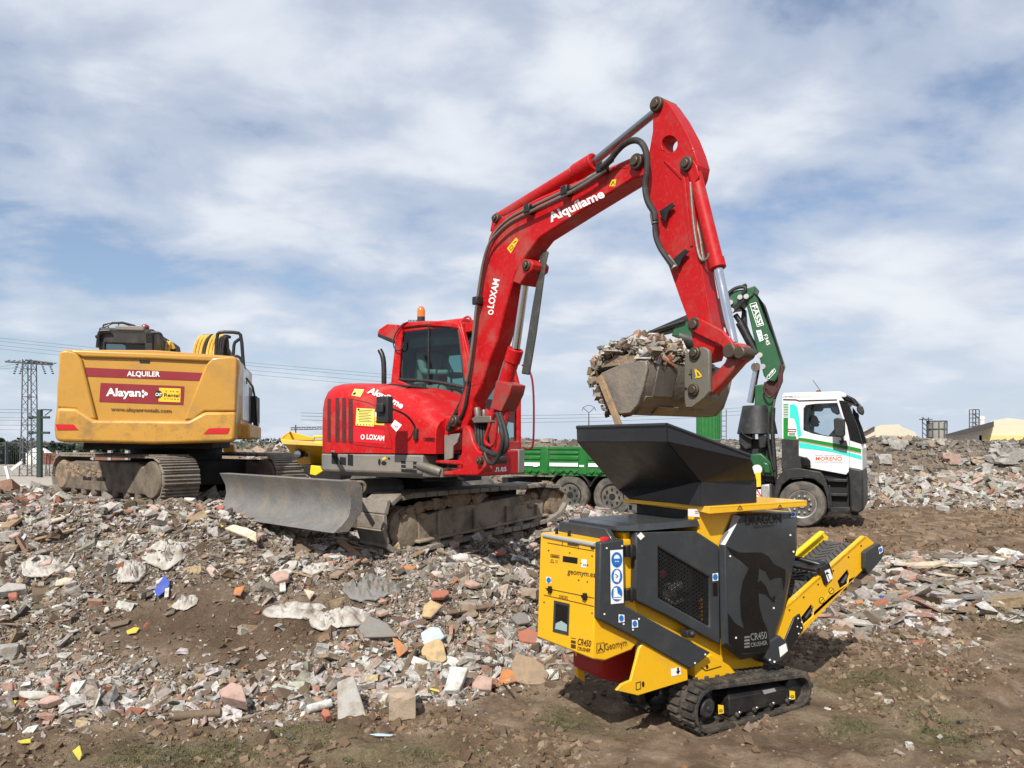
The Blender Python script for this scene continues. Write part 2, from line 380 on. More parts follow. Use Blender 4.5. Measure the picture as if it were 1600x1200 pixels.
# ------------------------------------------------------------------ noise and terrain
rng = np.random.default_rng(11)
def _h(ix, iy, s):
    n = (ix.astype(np.int64)*374761393 + iy.astype(np.int64)*668265263 + s*1442695041) & 0xffffffff
    n = ((n ^ (n >> 13))*1274126177) & 0xffffffff
    return ((n ^ (n >> 16)) & 0xffff)/65535.0
def vnoise(x, y, s=0):
    x = np.asarray(x, float); y = np.asarray(y, float)
    ix = np.floor(x); iy = np.floor(y); fx = x-ix; fy = y-iy; fx = fx*fx*fx*(fx*(fx*6-15)+10); fy = fy*fy*fy*(fy*(fy*6-15)+10)
    a = _h(ix, iy, s); b = _h(ix+1, iy, s); c = _h(ix, iy+1, s); d = _h(ix+1, iy+1, s)
    return (a*(1-fx)+b*fx)*(1-fy)+(c*(1-fx)+d*fx)*fy - .5
def fbm(x, y, o=4, s=0):
    t = 0; a = 1.0
    for k in range(o): t = t+a*vnoise(x*2**k+k*17.3, y*2**k-k*9.1, s+k); a *= .5
    return t
def sst(t): t = np.clip(t, 0, 1); return t*t*(3-2*t)
def ip(x, xs, ys): return np.interp(x, xs, ys)
def pile_front(x): return ip(x, [-9, -4, -3, -1, -.2, .5, 1.2, 2.0, 3.0, 4, 9], [4.3, 4.45, 4.6, 4.95, 5.3, 5.9, 6.9, 8.2, 9.6, 11.5, 16])
def height(x, y, fine=True):
    x = np.asarray(x, float); y = np.asarray(y, float)
    wob = fbm(x*.9, y*.9, 3, 5)
    A = ip(x, [-9, -4.5, -3.4, -2.4, -1.6, -.9, 0, 1, 2, 3, 4.5], [1.04, 1.0, .97, .93, .84, .69, .70, .70, .5, .22, .0])
    A = A-np.clip(A-.72, 0, 1)*sst((y-8.6)/2.2)*.85
    Ln = ip(x, [-6, -3, -1.5, 0, 1, 2], [3.4, 3.2, 2.6, 2.2, 2.0, 2.2])
    d = y-pile_front(x)+wob*.55
    up = sst(d/Ln)
    back = ip(x, [-9, -4, -2, 0, 2, 4], [15, 15, 13.5, 12.5, 11.5, 11])
    dn = 1-sst((y-back)/3.5)
    base = -1.0*sst((y-16)/9)*sst((-x-.5)/5)
    z = base+A*up*dn
    # hollow where the blade lifts over, knolls on the pile
    z = z+.16*np.exp(-(((x+2.75)/.9)**2+((y-7.0)/.6)**2))
    z = z-.20*np.exp(-(((x+1.75)/.65)**2+((y-7.15)/.5)**2))-.10*np.exp(-(((x+.6)/.9)**2+((y-7.7)/.5)**2))
    z = z+1.75*np.exp(-(((x+5.6)/1.5)**2+((y-18.2)/1.6)**2))
    z = z+1.6*np.exp(-(((x+9.3)/2.3)**2+((y-19.5)/1.5)**2))*0
    # rubble strip at right
    strip = sst((x-2.6)/1.2)*np.exp(-((y-9.0-.12*(x-4))/1.25)**2)
    z = z+strip*.20*(1+1.6*wob)
    # white heap and long berm behind
    hx = np.exp(-(((x-12.2)/3.2)**4))*np.exp(-((y-21.3)/1.5)**2); z = z+.85*hx*(1+.8*fbm(x*.8, y*.8, 3, 9))
    bw = sst((y-22.0-.6*fbm(x*.3, y*.1, 2, 3))/4.2)*(1-sst((y-30)/6))*sst((x+2.5)/2.5)
    z = z+bw*(1.76+.22*fbm(x*.5, y*.5, 3, 21)+ .10*fbm(x*1.9, y*1.9, 2, 4))
    rub = np.clip(up*dn*ip(x, [2.5, 4.2], [1, 0])+strip*1.4+hx*1.6, 0, 1)
    if fine:
        near = np.clip(1.5-y/22, .12, 1)
        z = z+near*(rub*(.17*fbm(x*1.7, y*1.7, 4, 31)+.05*fbm(x*8, y*8, 2, 77)) + (1-rub)*(.050*fbm(x*1.1, y*1.1, 3, 40)+.046*fbm(x*5, y*5, 3, 51)+.030*fbm(x*12, y*12, 2, 55)))
        clod = np.clip(fbm(x*3.1, y*4.0, 3, 61)-.12, 0, 1)*sst((x-.9)/1.2)*(1-sst((y-9)/3))
        z = z+clod*.17*(1-rub)
        rut = np.sin((y*1.0-.30*x)*5.2+fbm(x*.4, y*.4, 2, 3)*3)*sst((x-2)/2)*sst((y-10)/2)*(1-sst((y-19)/2)); z = z+rut*.035*(1-rub)
        # pads under the machines
        flat = np.exp(-(((x-1.55)/.95)**4+((y-4.95)/.75)**4)); z = z*(1-flat*.92)
    return z, rub
def hz(x, y): return float(height(np.array([x]), np.array([y]))[0][0])
def gnd(u, v, y0=3.2, y1=60):
    """where the line of sight through a pixel meets the terrain"""
    ys = np.concatenate([np.arange(y0, 16, .02), np.arange(16, y1, .1)]); X = (u-U0)/FPX*ys; Z = CAMZ-(v-V0)/FPX*ys
    H = height(X, ys)[0]; k = np.argmax(Z <= H)
    if Z[k] > H[k]: k = len(ys)-1
    return Vector((X[k], ys[k], H[k]))

def soil_material():
    m = bpy.data.materials.new('soil'); m.use_nodes = True; nt = m.node_tree; N = nt.nodes; L = nt.links; b = N['Principled BSDF']
    b.inputs['Roughness'].default_value = .95; b.inputs['Specular IOR Level'].default_value = .2
    tc = N.new('ShaderNodeTexCoord'); at_ = N.new('ShaderNodeAttribute'); at_.attribute_name = 'zone'; sp = N.new('ShaderNodeSeparateColor'); L.new(at_.outputs['Color'], sp.inputs[0])
    def noise(sc, det=6, r=.6):
        n = N.new('ShaderNodeTexNoise'); n.inputs['Scale'].default_value = sc; n.inputs['Detail'].default_value = det; n.inputs['Roughness'].default_value = r; L.new(tc.outputs['Object'], n.inputs['Vector']); return n.outputs[0]
    def rampc(v, stops):
        r = N.new('ShaderNodeValToRGB'); L.new(v, r.inputs[0]); el = r.color_ramp.elements
        el[0].position = stops[0][0]; el[0].color = (*stops[0][1], 1); el[1].position = stops[-1][0]; el[1].color = (*stops[-1][1], 1)
        for p, c in stops[1:-1]: e = el.new(p); e.color = (*c, 1)
        return r.outputs[0]
    def mix(f, a, c):
        x = N.new('ShaderNodeMix'); x.data_type = 'RGBA'; L.new(f, x.inputs[0]); L.new(a, x.inputs[6]); L.new(c, x.inputs[7]); return x.outputs[2]
    def ma(op, a, c):
        x = N.new('ShaderNodeMath'); x.operation = op; x.use_clamp = True
        for i, q in enumerate((a, c)):
            if isinstance(q, float): x.inputs[i].default_value = q
            else: L.new(q, x.inputs[i])
        return x.outputs[0]
    dirt = rampc(noise(2.6, 9, .66), [(.30, (.085, .054, .033)), (.46, (.185, .125, .080)), (.56, (.265, .193, .130)), (.72, (.40, .31, .22))])
    grit = rampc(noise(34, 6, .7), [(.30, (.07, .052, .038)), (.46, (.165, .13, .098)), (.56, (.29, .245, .195)), (.70, (.55, .51, .45))])
    dark = rampc(noise(7, 8), [(.3, (.055, .034, .021)), (.6, (.125, .08, .05)), (.75, (.19, .13, .085))])
    gras = rampc(noise(30, 5), [(.35, (.085, .08, .035)), (.55, (.155, .14, .065)), (.7, (.25, .20, .12))])
    ed = noise(3.5, 6); k = ma('MULTIPLY', ma('SUBTRACT', ed, .30), 2.2)
    c = mix(ma('MULTIPLY', ma('ADD', sp.outputs[0], 0.0), ma('ADD', k, .45)), dirt, grit)
    c = mix(ma('MULTIPLY', sp.outputs[2], ma('ADD', k, .35)), c, dark)
    c = mix(ma('MULTIPLY', sp.outputs[1], ma('MULTIPLY', noise(9, 6), 1.25)), c, gras)
    pale = rampc(noise(70, 3), [(.66, (0, 0, 0)), (.72, (1, 1, 1))]); cr = N.new('ShaderNodeRGB'); cr.outputs[0].default_value = (.42, .36, .29, 1)
    pf = N.new('ShaderNodeSeparateColor'); L.new(pale, pf.inputs[0]); c = mix(ma('MULTIPLY', pf.outputs[0], .6), c, cr.outputs[0])
    L.new(c, b.inputs['Base Color'])
    b1 = N.new('ShaderNodeBump'); b1.inputs['Strength'].default_value = .9; b1.inputs['Distance'].default_value = .10; L.new(noise(9, 9, .68), b1.inputs['Height'])
    b2 = N.new('ShaderNodeBump'); b2.inputs['Strength'].default_value = .7; b2.inputs['Distance'].default_value = .02; L.new(noise(70, 5, .7), b2.inputs['Height']); L.new(b1.outputs[0], b2.inputs['Normal'])
    L.new(b2.outputs[0], b.inputs['Normal'])
    return m
m_soil = soil_material()

GRASS = []
for u, v, ru, rv in ((1395, 1090, 80, 45), (1340, 1140, 60, 25), (400, 1165, 170, 30), (620, 1175, 120, 22), (200, 1185, 120, 18), (1450, 1150, 60, 25), (900, 1130, 60, 20), (1580, 975, 60, 25)):
    Y = CAMZ*FPX/(v-V0); GRASS.append(((u-U0)/FPX*Y, Y, ru/FPX*Y, rv*Y*Y/(FPX*CAMZ)))
SOILP = [gnd(u, v) for u, v in ((330, 985), (275, 965), (420, 985), (380, 1000), (470, 975))]
def ground():
    def seg(*p):
        o = []
        for a, b, s in p: o += list(np.arange(a, b, s))
        return np.array(o)
    xs = np.concatenate([-np.geomspace(3500, 40, 22), seg((-40, -9, .8), (-9, 9.5, .05), (9.5, 24, .16), (24, 60, 1.2)), np.geomspace(62, 3500, 20)])
    ys = np.concatenate([[-3000, -800, -200, -50, -12, -4, 0], seg((1.5, 3.4, .3), (3.4, 13, .045), (13, 34, .14), (34, 70, 1.2)), np.geomspace(74, 4500, 22)])
    X, Y = np.meshgrid(xs, ys); Z, rub = height(X, Y)
    nx, ny = len(xs), len(ys)
    co = np.stack([X, Y, Z], -1).reshape(-1, 3)
    i = np.arange((nx-1)*(ny-1)); r, c = i//(nx-1), i % (nx-1); k = r*nx+c
    q = np.stack([k, k+1, k+nx+1, k+nx], 1)
    me = bpy.data.meshes.new('ground'); me.vertices.add(len(co)); me.vertices.foreach_set('co', co.ravel().astype(np.float32))
    me.loops.add(q.size); me.loops.foreach_set('vertex_index', q.ravel().astype(np.int32))
    me.polygons.add(len(q)); me.polygons.foreach_set('loop_start', np.arange(0, q.size, 4, dtype=np.int32)); me.polygons.foreach_set('loop_total', np.full(len(q), 4, np.int32))
    me.update(); me.validate()
    g = np.zeros_like(X)
    for gx, gy, rx, ry in GRASS: g = np.maximum(g, np.exp(-(((X-gx)/rx)**2+((Y-gy)/ry)**2)))
    dk = np.zeros_like(X)
    for p in SOILP: dk = np.maximum(dk, np.exp(-(((X-p.x)/.54)**2+((Y-p.y)/.42)**2)))
    dk = np.maximum(dk, .55*sst((X-2)/1.5)*sst(fbm(X*.7, Y*.9, 3, 71)*2.4)*(rub < .3))
    berm = sst((Y-21.5)/2)*(1-sst((Y-40)/5))*sst((X+3)/2)
    cr = np.stack([np.clip(rub+berm*.95, 0, 1), np.clip(g*(1-rub), 0, 1), np.clip(dk+berm*.25, 0, 1), np.ones_like(X)], -1).reshape(-1, 4)
    a = me.color_attributes.new('zone', 'FLOAT_COLOR', 'POINT'); a.data.foreach_set('color', cr.ravel().astype(np.float32))
    me.polygons.foreach_set('use_smooth', [True]*len(me.polygons))
    me.materials.append(m_soil); o = bpy.data.objects.new('ground', me); COL.objects.link(o); tag(o, kind='structure')
ground()

# ------------------------------------------------------------------ rubble: loose shards nobody could count
def rubble_material(name, bump=.5):
    m = bpy.data.materials.new(name); m.use_nodes = True; N = m.node_tree.nodes; L = m.node_tree.links; b = N['Principled BSDF']; b.inputs['Roughness'].default_value = .9; b.inputs['Specular IOR Level'].default_value = .25
    a = N.new('ShaderNodeAttribute'); a.attribute_name = 'tone'; tc = N.new('ShaderNodeTexCoord')
    n = N.new('ShaderNodeTexNoise'); n.inputs['Scale'].default_value = 30; n.inputs['Detail'].default_value = 7; n.inputs['Roughness'].default_value = .7; L.new(tc.outputs['Object'], n.inputs['Vector'])
    r = N.new('ShaderNodeMapRange'); r.inputs[1].default_value = .40; r.inputs[2].default_value = .66; r.inputs[4].default_value = .72; L.new(n.outputs[0], r.inputs[0])
    x = N.new('ShaderNodeMix'); x.data_type = 'RGBA'; L.new(r.outputs[0], x.inputs[0]); L.new(a.outputs['Color'], x.inputs[6]); x.inputs[7].default_value = (.115, .088, .064, 1); L.new(x.outputs[2], b.inputs['Base Color'])
    bp = N.new('ShaderNodeBump'); bp.inputs['Strength'].default_value = bump; bp.inputs['Distance'].default_value = .01; L.new(n.outputs[0], bp.inputs['Height']); L.new(bp.outputs[0], b.inputs['Normal'])
    return m
m_rub = rubble_material('rubble')
m_clod = rubble_material('earth clods', .8)
PAL = np.array([(.60, .575, .53), (.70, .69, .66), (.40, .37, .325), (.27, .245, .21), (.355, .275, .20), (.46, .255, .19), (.40, .135, .07), (.16, .115, .075), (.50, .39, .24), (.085, .08, .075), (.55, .42, .36), (.22, .165, .115)])
W_PILE = np.array([.19, .08, .17, .12, .10, .035, .014, .15, .035, .055, .04, .11])
W_WHITE = np.array([.25, .14, .18, .10, .08, .07, .025, .05, .04, .02, .09, .05])
W_SOIL = np.array([.03, .02, .08, .10, .15, .03, .02, .30, .03, .02, .01, .25])
W_GREY = np.array([.05, .01, .20, .30, .15, .025, .005, .10, .02, .12, .02, .10])
CUBE = np.array([(-1, -1, -1), (1, -1, -1), (1, 1, -1), (-1, 1, -1), (-1, -1, 1), (1, -1, 1), (1, 1, 1), (-1, 1, 1)], float)
CF_ = np.array([(0, 3, 2, 1), (4, 5, 6, 7), (0, 1, 5, 4), (1, 2, 6, 5), (2, 3, 7, 6), (3, 0, 4, 7)])
def shard_mesh(name, P, size, W, tilt=.55, flat=.5, lowf=.12, nrm=None, mat=None, elong=1.0, tones=None):
    n = len(P)
    dims = np.stack([size*rng.uniform(.8, 1.5, n)*elong, size*rng.uniform(.5, 1.0, n), size*rng.uniform(lowf, flat, n)], 1)
    V = CUBE[None]*dims[:, None]*.5*(1+rng.uniform(-.38, .38, (n, 8, 3)))
    N = np.array([0, 0, 1.0])+rng.normal(0, tilt, (n, 3)) if nrm is None else nrm+rng.normal(0, tilt, (n, 3))
    N /= np.linalg.norm(N, axis=1, keepdims=True)
    T = rng.normal(0, 1, (n, 3)); T[:, 2] *= .3; T -= N*(T*N).sum(1, keepdims=True); T /= np.linalg.norm(T, axis=1, keepdims=True); B = np.cross(N, T)
    Wd = V[..., 0:1]*T[:, None]+V[..., 1:2]*B[:, None]+V[..., 2:3]*N[:, None]+P[:, None]
    if tones is not None: idx = None
    elif W.ndim == 1: idx = rng.choice(len(PAL), n, p=W/W.sum())
    else:
        cs = np.cumsum(W/W.sum(1, keepdims=True), 1); idx = (rng.random((n, 1)) > cs).sum(1).clip(0, len(PAL)-1)
    c = .76*(PAL[idx] if tones is None else np.array(tones)[rng.integers(0, len(tones), n)])*rng.uniform(.72, 1.2, (n, 1))*rng.uniform(.95, 1.05, (n, 3))
    q = (CF_[None]+(np.arange(n)*8)[:, None, None]).reshape(-1, 4)
    me = bpy.data.meshes.new(name); co = Wd.reshape(-1, 3)
    me.vertices.add(len(co)); me.vertices.foreach_set('co', co.ravel().astype(np.float32)); me.loops.add(q.size); me.loops.foreach_set('vertex_index', q.ravel().astype(np.int32))
    me.polygons.add(len(q)); me.polygons.foreach_set('loop_start', np.arange(0, q.size, 4, dtype=np.int32)); me.polygons.foreach_set('loop_total', np.full(len(q), 4, np.int32)); me.update(); me.validate(); me.polygons.foreach_set('use_smooth', np.zeros(len(q), bool))
    cr = np.concatenate([np.repeat(c, 8, 0).clip(0, .85), np.ones((n*8, 1))], 1)
    a = me.color_attributes.new('tone', 'FLOAT_COLOR', 'POINT'); a.data.foreach_set('color', cr.ravel().astype(np.float32))
    me.materials.append(mat or m_rub); o = bpy.data.objects.new(name, me); COL.objects.link(o); return o
def pareto(n, lo, hi, a):
    u = rng.random(n); return lo*(1-u*(1-(lo/hi)**a))**(-1/a)
def scatter():
    def pts(n, x0, x1, y0, y1, dens):
        x = rng.uniform(x0, x1, n); y = rng.uniform(y0, y1, n); z, rub = height(x, y); k = rng.random(n) < dens(x, y, z, rub); return x[k], y[k], z[k], rub[k]
    def soilness(x, y):
        d = np.zeros_like(x)
        for p in SOILP: d = np.maximum(d, np.exp(-(((x-p.x)/.52)**2+((y-p.y)/.40)**2)))
        return d
    vis = lambda x, y: (np.abs(x) < .74*y+.5)
    # pile, fine crumbs and mid pieces
    x, y, z, rub = pts(800000, -9, 4, 4.2, 15, lambda x, y, z, r: vis(x, y)*np.clip(r*9, 0, 1)*(1+.6*np.exp(-np.abs(y-pile_front(x)-.5)/.6))/1.3*np.clip((5/y)**1.7, .06, 1)*(1-.96*np.clip(1.7*soilness(x, y), 0, 1)))
    s = pareto(len(x), .012, .11, 2.0)*np.clip(y/5.8, .8, 1.6)
    band = np.clip(1-np.abs(y-pile_front(x)-.55)/.75, 0, 1)+np.clip(fbm(x*1.3, y*1.3, 2, 90)*1.6, 0, .8); band = np.clip(band, 0, 1)[:, None]
    so = np.clip(soilness(x, y)*1.2, 0, 1)[:, None]
    W = W_PILE[None]*(1-band)+W_WHITE[None]*band; W = W*(1-so)+W_SOIL[None]*so
    o = shard_mesh('rubble', np.stack([x, y, z+s*.03], 1), s, W, tilt=.75); tag(o, 'loose grey, white and brick rubble covering the big heap', 'rubble', kind='stuff')
    # paler, coarser spill along the front foot of the heap
    x, y, z, rub = pts(60000, -4, .6, 4.5, 6.2, lambda x, y, z, r: vis(x, y)*np.exp(-((y-pile_front(x)-.38)/.26)**2)*(.25+.75*np.exp(-((x+.75)/.95)**2)))
    s = pareto(len(x), .014, .13, 1.8)
    o = shard_mesh('rubble', np.stack([x, y, z+s*.10], 1), s, W_WHITE, tilt=.7); tag(o, 'white plaster and pink brick bits along the front foot of the heap', 'rubble', kind='stuff')
    # foot of the pile spilling on to the dirt + general crumbs
    x, y, z, rub = pts(60000, -5, 9, 3.6, 12, lambda x, y, z, r: vis(x, y)*(r < .35)*(.05+.75*np.exp(-np.abs(y-pile_front(x))/.22)*(x < 2.2)+.35*np.clip(fbm(x*.8, y*.8, 2, 14), 0, 1)))
    s = pareto(len(x), .010, .045, 2.3)
    o = shard_mesh('gravel', np.stack([x, y, z+s*.05], 1), s, W_SOIL*.75+W_PILE*.35, tilt=.5, flat=.7); tag(o, 'crumbs of stone and plaster scattered over the bare dirt', 'gravel', kind='stuff')
    # earth clods on the churned ground at the right
    x, y, z, rub = pts(270000, -4, 13, 3.6, 19, lambda x, y, z, r: vis(x, y)*(r < .4)*np.clip((5/y)**1.5, .07, 1)*np.clip(.25+2.0*fbm(x*1.5, y*2.1, 3, 61), .06, 1))
    s = pareto(len(x), .012, .075, 2.0)*np.clip(y/5, 1, 2.2)
    o = shard_mesh('earth_clods', np.stack([x, y, z-s*.05], 1), s, None, tilt=.8, flat=.95, lowf=.5, mat=m_clod, tones=((.20, .128, .076), (.265, .18, .112), (.14, .088, .05), (.33, .24, .16))); tag(o, 'crumbled brown earth over the churned site ground', 'earth', kind='stuff')
    # strip at right
    x, y, z, rub = pts(60000, 2.2, 9.5, 7.2, 11.6, lambda x, y, z, r: vis(x, y)*np.clip(r*1.5-.12, 0, 1))
    s = pareto(len(x), .02, .22, 1.8)
    o = shard_mesh('rubble', np.stack([x, y, z+s*.06], 1), s, W_PILE*.6+W_WHITE*.4, tilt=.28, elong=1.5); tag(o, 'flat strip of broken slabs and wood behind the conveyor', 'rubble', kind='stuff')
    # white heap
    x, y, z, rub = pts(70000, 8, 17, 18.4, 24, lambda x, y, z, r: np.clip(r*1.8-.25, 0, 1)*.7)
    s = pareto(len(x), .045, .34, 1.8)
    o = shard_mesh('rubble', np.stack([x, y, z+s*.1], 1), s, W_WHITE, tilt=.6); tag(o, 'low heap of white plaster and pink brick waste before the berm', 'rubble', kind='stuff')
    # berm
    x, y, z, rub = pts(70000, -3, 26, 21.6, 30, lambda x, y, z, r: (z > .15)*.40*np.clip(1.2-(r), .1, 1)*(1-.55*np.clip(fbm(x*.35, y*.35, 2, 33)*2.2, 0, 1)))
    s = pareto(len(x), .04, .26, 2.0)
    o = shard_mesh('rubble', np.stack([x, y, z+s*.05], 1), s, None, tilt=.6, flat=.8, tones=((.115, .105, .095), (.18, .168, .15), (.25, .23, .205), (.15, .128, .105), (.30, .275, .24), (.13, .12, .11), (.40, .37, .33))); tag(o, 'grey stones and broken concrete covering the long berm', 'rubble', kind='stuff')
    # far left knoll
    x, y, z, rub = pts(26000, -10, -3, 12.5, 20.5, lambda x, y, z, r: (z > .35)*.55)
    s = pareto(len(x), .04, .35, 1.9)
    o = shard_mesh('rubble', np.stack([x, y, z+s*.05], 1), s, W_PILE, tilt=.6, flat=.8); tag(o, 'pale rubble knoll behind the yellow excavator', 'rubble', kind='stuff')
    # grass
    G = []
    for gx, gy, rx, ry in GRASS:
        n = int(5200*rx*ry/.12) if rx*ry < .5 else 9000; n = min(n, 9000)
        G.append(np.stack([rng.normal(gx, rx*.75, n), rng.normal(gy, ry*.75, n)], 1))
    G = np.concatenate(G); gx, gy = G[:, 0], G[:, 1]; gz, rb = height(gx, gy); k = (rb < .3) & (fbm(gx*4.2, gy*4.2, 3, 8) > .05); gx, gy, gz = gx[k], gy[k], gz[k]; n = len(gx)
    hgt = rng.uniform(.004, .020, n); a = rng.uniform(0, 6.28, n); w = .0035; lean = rng.normal(0, .017, (n, 2))
    v = np.zeros((n, 3, 3)); v[:, 0] = np.stack([gx-np.cos(a)*w, gy-np.sin(a)*w, gz-.004], 1); v[:, 1] = np.stack([gx+np.cos(a)*w, gy+np.sin(a)*w, gz-.004], 1); v[:, 2] = np.stack([gx+lean[:, 0], gy+lean[:, 1], gz+hgt], 1)
    me = bpy.data.meshes.new('grass'); me.from_pydata(v.reshape(-1, 3).tolist(), [], np.arange(n*3).reshape(-1, 3).tolist())
    me.materials.append(M('grass blades', (.105, .105, .045), .8, vary=.7, vscale=9, dirt=(.24, .19, .09), amt=.8, dscale=5)); o = bpy.data.objects.new('grass', me); COL.objects.link(o); tag(o, 'thin patches of short green grass on the dirt', 'grass', kind='stuff')
scatter()
# ------------------------------------------------------------------ shared: endless track
def chain_points(loop, pitch):
    """closed loop of (x, z) resampled at about pitch; returns points and unit tangents"""
    P = [Vector((a, b)) for a, b in loop]; n = len(P); seg = [(P[(i+1) % n]-P[i]).length for i in range(n)]; tot = sum(seg); k = max(6, round(tot/pitch)); st = tot/k; out = []; i = 0; acc = 0
    for j in range(k):
        d = j*st
        while acc+seg[i] < d: acc += seg[i]; i += 1
        t = (d-acc)/seg[i]; out.append((P[i]*(1-t)+P[(i+1) % n]*t, (P[(i+1) % n]-P[i]).normalized()))
    return out, st
def stadium(c0, r0, c1, r1, n=10):
    """convex belt round two wheels given as (x, z) centres, counter-clockwise from the lower tangent"""
    a = Vector(c0); b = Vector(c1); d = (b-a); th = math.atan2(d.y, d.x); be = math.asin((r0-r1)/d.length); o = []
    s0 = th+math.pi/2+(-be if False else 0); up = th+math.pi/2-be; lo = th-math.pi/2+be
    for i in range(n+1): q = lo+(up-lo)*i/n; o.append((b.x+r1*math.cos(q), b.y+r1*math.sin(q)))
    for i in range(n+1): q = up+(2*math.pi-(up-lo))*i/n; o.append((a.x+r0*math.cos(q), a.y+r0*math.sin(q)))
    return o
def belt_band(mb, fr, loop, y0, y1, th):
    P = [Vector(p) for p in loop]; n = len(P); ring = []
    for i in range(n):
        t = (P[(i+1) % n]-P[i-1]).normalized(); nn = Vector((t.y, -t.x)); q = P[i]-nn*th
        ring.append([fr.w(P[i].x, y0, P[i].y), fr.w(P[i].x, y1, P[i].y), fr.w(q.x, y1, q.y), fr.w(q.x, y0, q.y)])
    ring.append(ring[0]); mb.loft(ring, caps=False)

# ------------------------------------------------------------------ mini crusher
def crusher():
    C = Frame((1.156, 4.546, 0), 32)
    T = thing('mobile_crusher', C.w(0, .35, 0), 'small tracked yellow and dark grey crusher with a black feed hopper on top', 'crusher')
    def P(name, mb, mat, bevel=.006, parent=T, **k): return mb.build(name, mat, parent, bevel=bevel, **k)
    # --- tracks
    z0 = .150; c0 = (C.ly(1113, 1112, 0).x, z0); c1 = (C.ly(1252, 1080, 0).x, .118)
    loop = stadium(c0, .142, c1, .110, 14)
    for side, (ya, yb) in enumerate(((0.0, .23), (.47, .70))):
        b = MB(); belt_band(b, C, loop, ya, yb, .022)
        pts, st = chain_points(loop, .047)
        for i, (p, t) in enumerate(pts):
            nn = Vector((t.y, -t.x)); e = C.ex*t.x+C.ez*t.y; nv = C.ex*nn.x+C.ez*nn.y
            yy = (ya+.058, ya+.172) if i % 2 else (ya+.045, ya+.185)
            for yc in yy: b.obox(C.w(p.x, yc, p.y)+nv*.009, e, C.ey, nv, .0165, .043, .012)
        tr = P('track', b, m_rubber, .003, seg=1)
        yo = ya if side == 0 else yb; s = 1 if side == 0 else -1
        w = MB(); w.lathe(C.w(c0[0], ya+.03, c0[1]), C.ey, [(.05, .0), (.05, .085), (.06, .10), (.15, .10), (.17, .085), (.17, 0)]); w.lathe(C.w(c0[0], ya+.03, c0[1]), C.ey, [(0, 0), (0, .05), (.012, .062), (.06, .062)], 20); w.lathe(C.w(c0[0], ya+.02, c0[1]), C.ey, [(0, 0), (.0, .016), (.02, .02)], 10)
        for k in range(8): a = k*math.pi/4; w.obox(C.w(c0[0]+.103*math.cos(a), ya+.115, c0[1]+.103*math.sin(a)), C.ex*math.cos(a)+C.ez*math.sin(a), C.ey, C.ez*math.cos(a)-C.ex*math.sin(a), .012, .03, .014)
        P('sprocket', w, m_dark, .003, tr)
        w = MB(); w.lathe(C.w(c1[0], ya+.05, c1[1]), C.ey, [(0, .0), (0, .05), (.012, .085), (.12, .085), (.13, .05), (.13, 0)]); P('idler', w, m_dark, .003, tr)
        f = MB(); xa, xb = c0[0]+.17, c1[0]-.12
        f.prism([C.w(x, ya+.02, z) for x, z in ((xa, .075), (xb, .06), (xb, .155), (xa-.0, .185))], C.ey*.19)
        f.prism([C.w(x, y, z) for x, y, z in ((xa, ya+.02, .185), (xb, ya+.02, .155), (xb-.05, ya+.09, .20), (xa+.05, ya+.09, .235))], C.ey*.12)
        fr = P('track_frame', f, m_black, .006, tr)
        if side == 0:
            for k, (u, v) in enumerate(((1126.5, 1108), (1238, 1086))):
                q = MB(); px_poly(q, [(u-4.5, v-7), (u+4, v-6), (u+4.5, v+6.5), (u-4, v+8)], Surf(lambda a, b_: C.py(a, b_, .012))); px_frame(q.mat(1), [(u-2, v+1), (u+2, v+1), (u+2, v+4), (u-2, v+4)], .9, Surf(lambda a, b_: C.py(a, b_, .010))); q.build('sticker', [m_stkyel, m_print], tr)
            q = MB(); px_poly(q, [(1191, 1079), (1210, 1075), (1213, 1080), (1194, 1085)], Surf(lambda a, b_: C.py(a, b_, .018))); q.build('label_plate', m_alu, tr)
        for k in range(4):
            x = c0[0]+.235+k*(c1[0]-c0[0]-.36)/3; zz = .062
            r = MB(); r.lathe(C.w(x, ya+.03, zz), C.ey, [(0, 0), (0, .030), (.01, .047), (.15, .047), (.16, .03), (.16, 0)], 18); r.lathe(C.w(x, ya+.004, zz+.012), C.ey, [(0, 0), (0, .013), (.03, .015)], 12)
            P('roller', r, [m_rubber], .002, tr)
            q = MB(); q.ball(C.w(x+.004, ya+.0, zz+.028), .011, n=10, m=6); P('bolt', q, m_chrome, 0, tr)
    ax_ = MB(); ax_.box(C, c0[0]+.2, c1[0]-.2, .2, .5, .10, .24); P('axle_beam', ax_, m_black)

    # --- yellow chassis behind the panels
    B = .10
    b = MB(); b.py(C, [(1058, 1048), (1110, 1005), (1200, 985), (1213, 1012), (1195, 1022), (1192, 1046), (1090, 1062)], .20, .52); b.py(C, [(1085, 1040), (1112, 1022), (1140, 1040), (1150, 1052), (1088, 1066)], .14, .20)
    ch = P('chassis', b, m_yel)
    s_ = Surf(lambda u, v: C.py(u, v, .139)); q = MB(); px_line(q, [(1096, 1043), (1103, 1048), (1127, 1041)], 1.3, s_); px_disc(q, (1105, 1042), 2, s_, ry=3); q.build('seam', m_print, ch)
    b = MB(); b.py(C, [(999, 1013), (1012, 995), (1074, 1042), (1075, 1063), (997, 1087), (963, 1079), (972, 1069), (986, 1063)], .105, .125); br = P('lower_skirt', b, m_yel, .004)
    s_ = Surf(lambda u, v: C.py(u, v, .105)); q = MB(); px_poly(q, [(1048, 1045), (1063, 1042), (1064, 1054), (1049, 1057)], s_); px_poly(q.mat(1), [(1058, 1043.5), (1061, 1043), (1061, 1048), (1063, 1048), (1059.5, 1054), (1056, 1049), (1058, 1049)], s_, .006); q.build('sticker', [m_white, m_print], br)
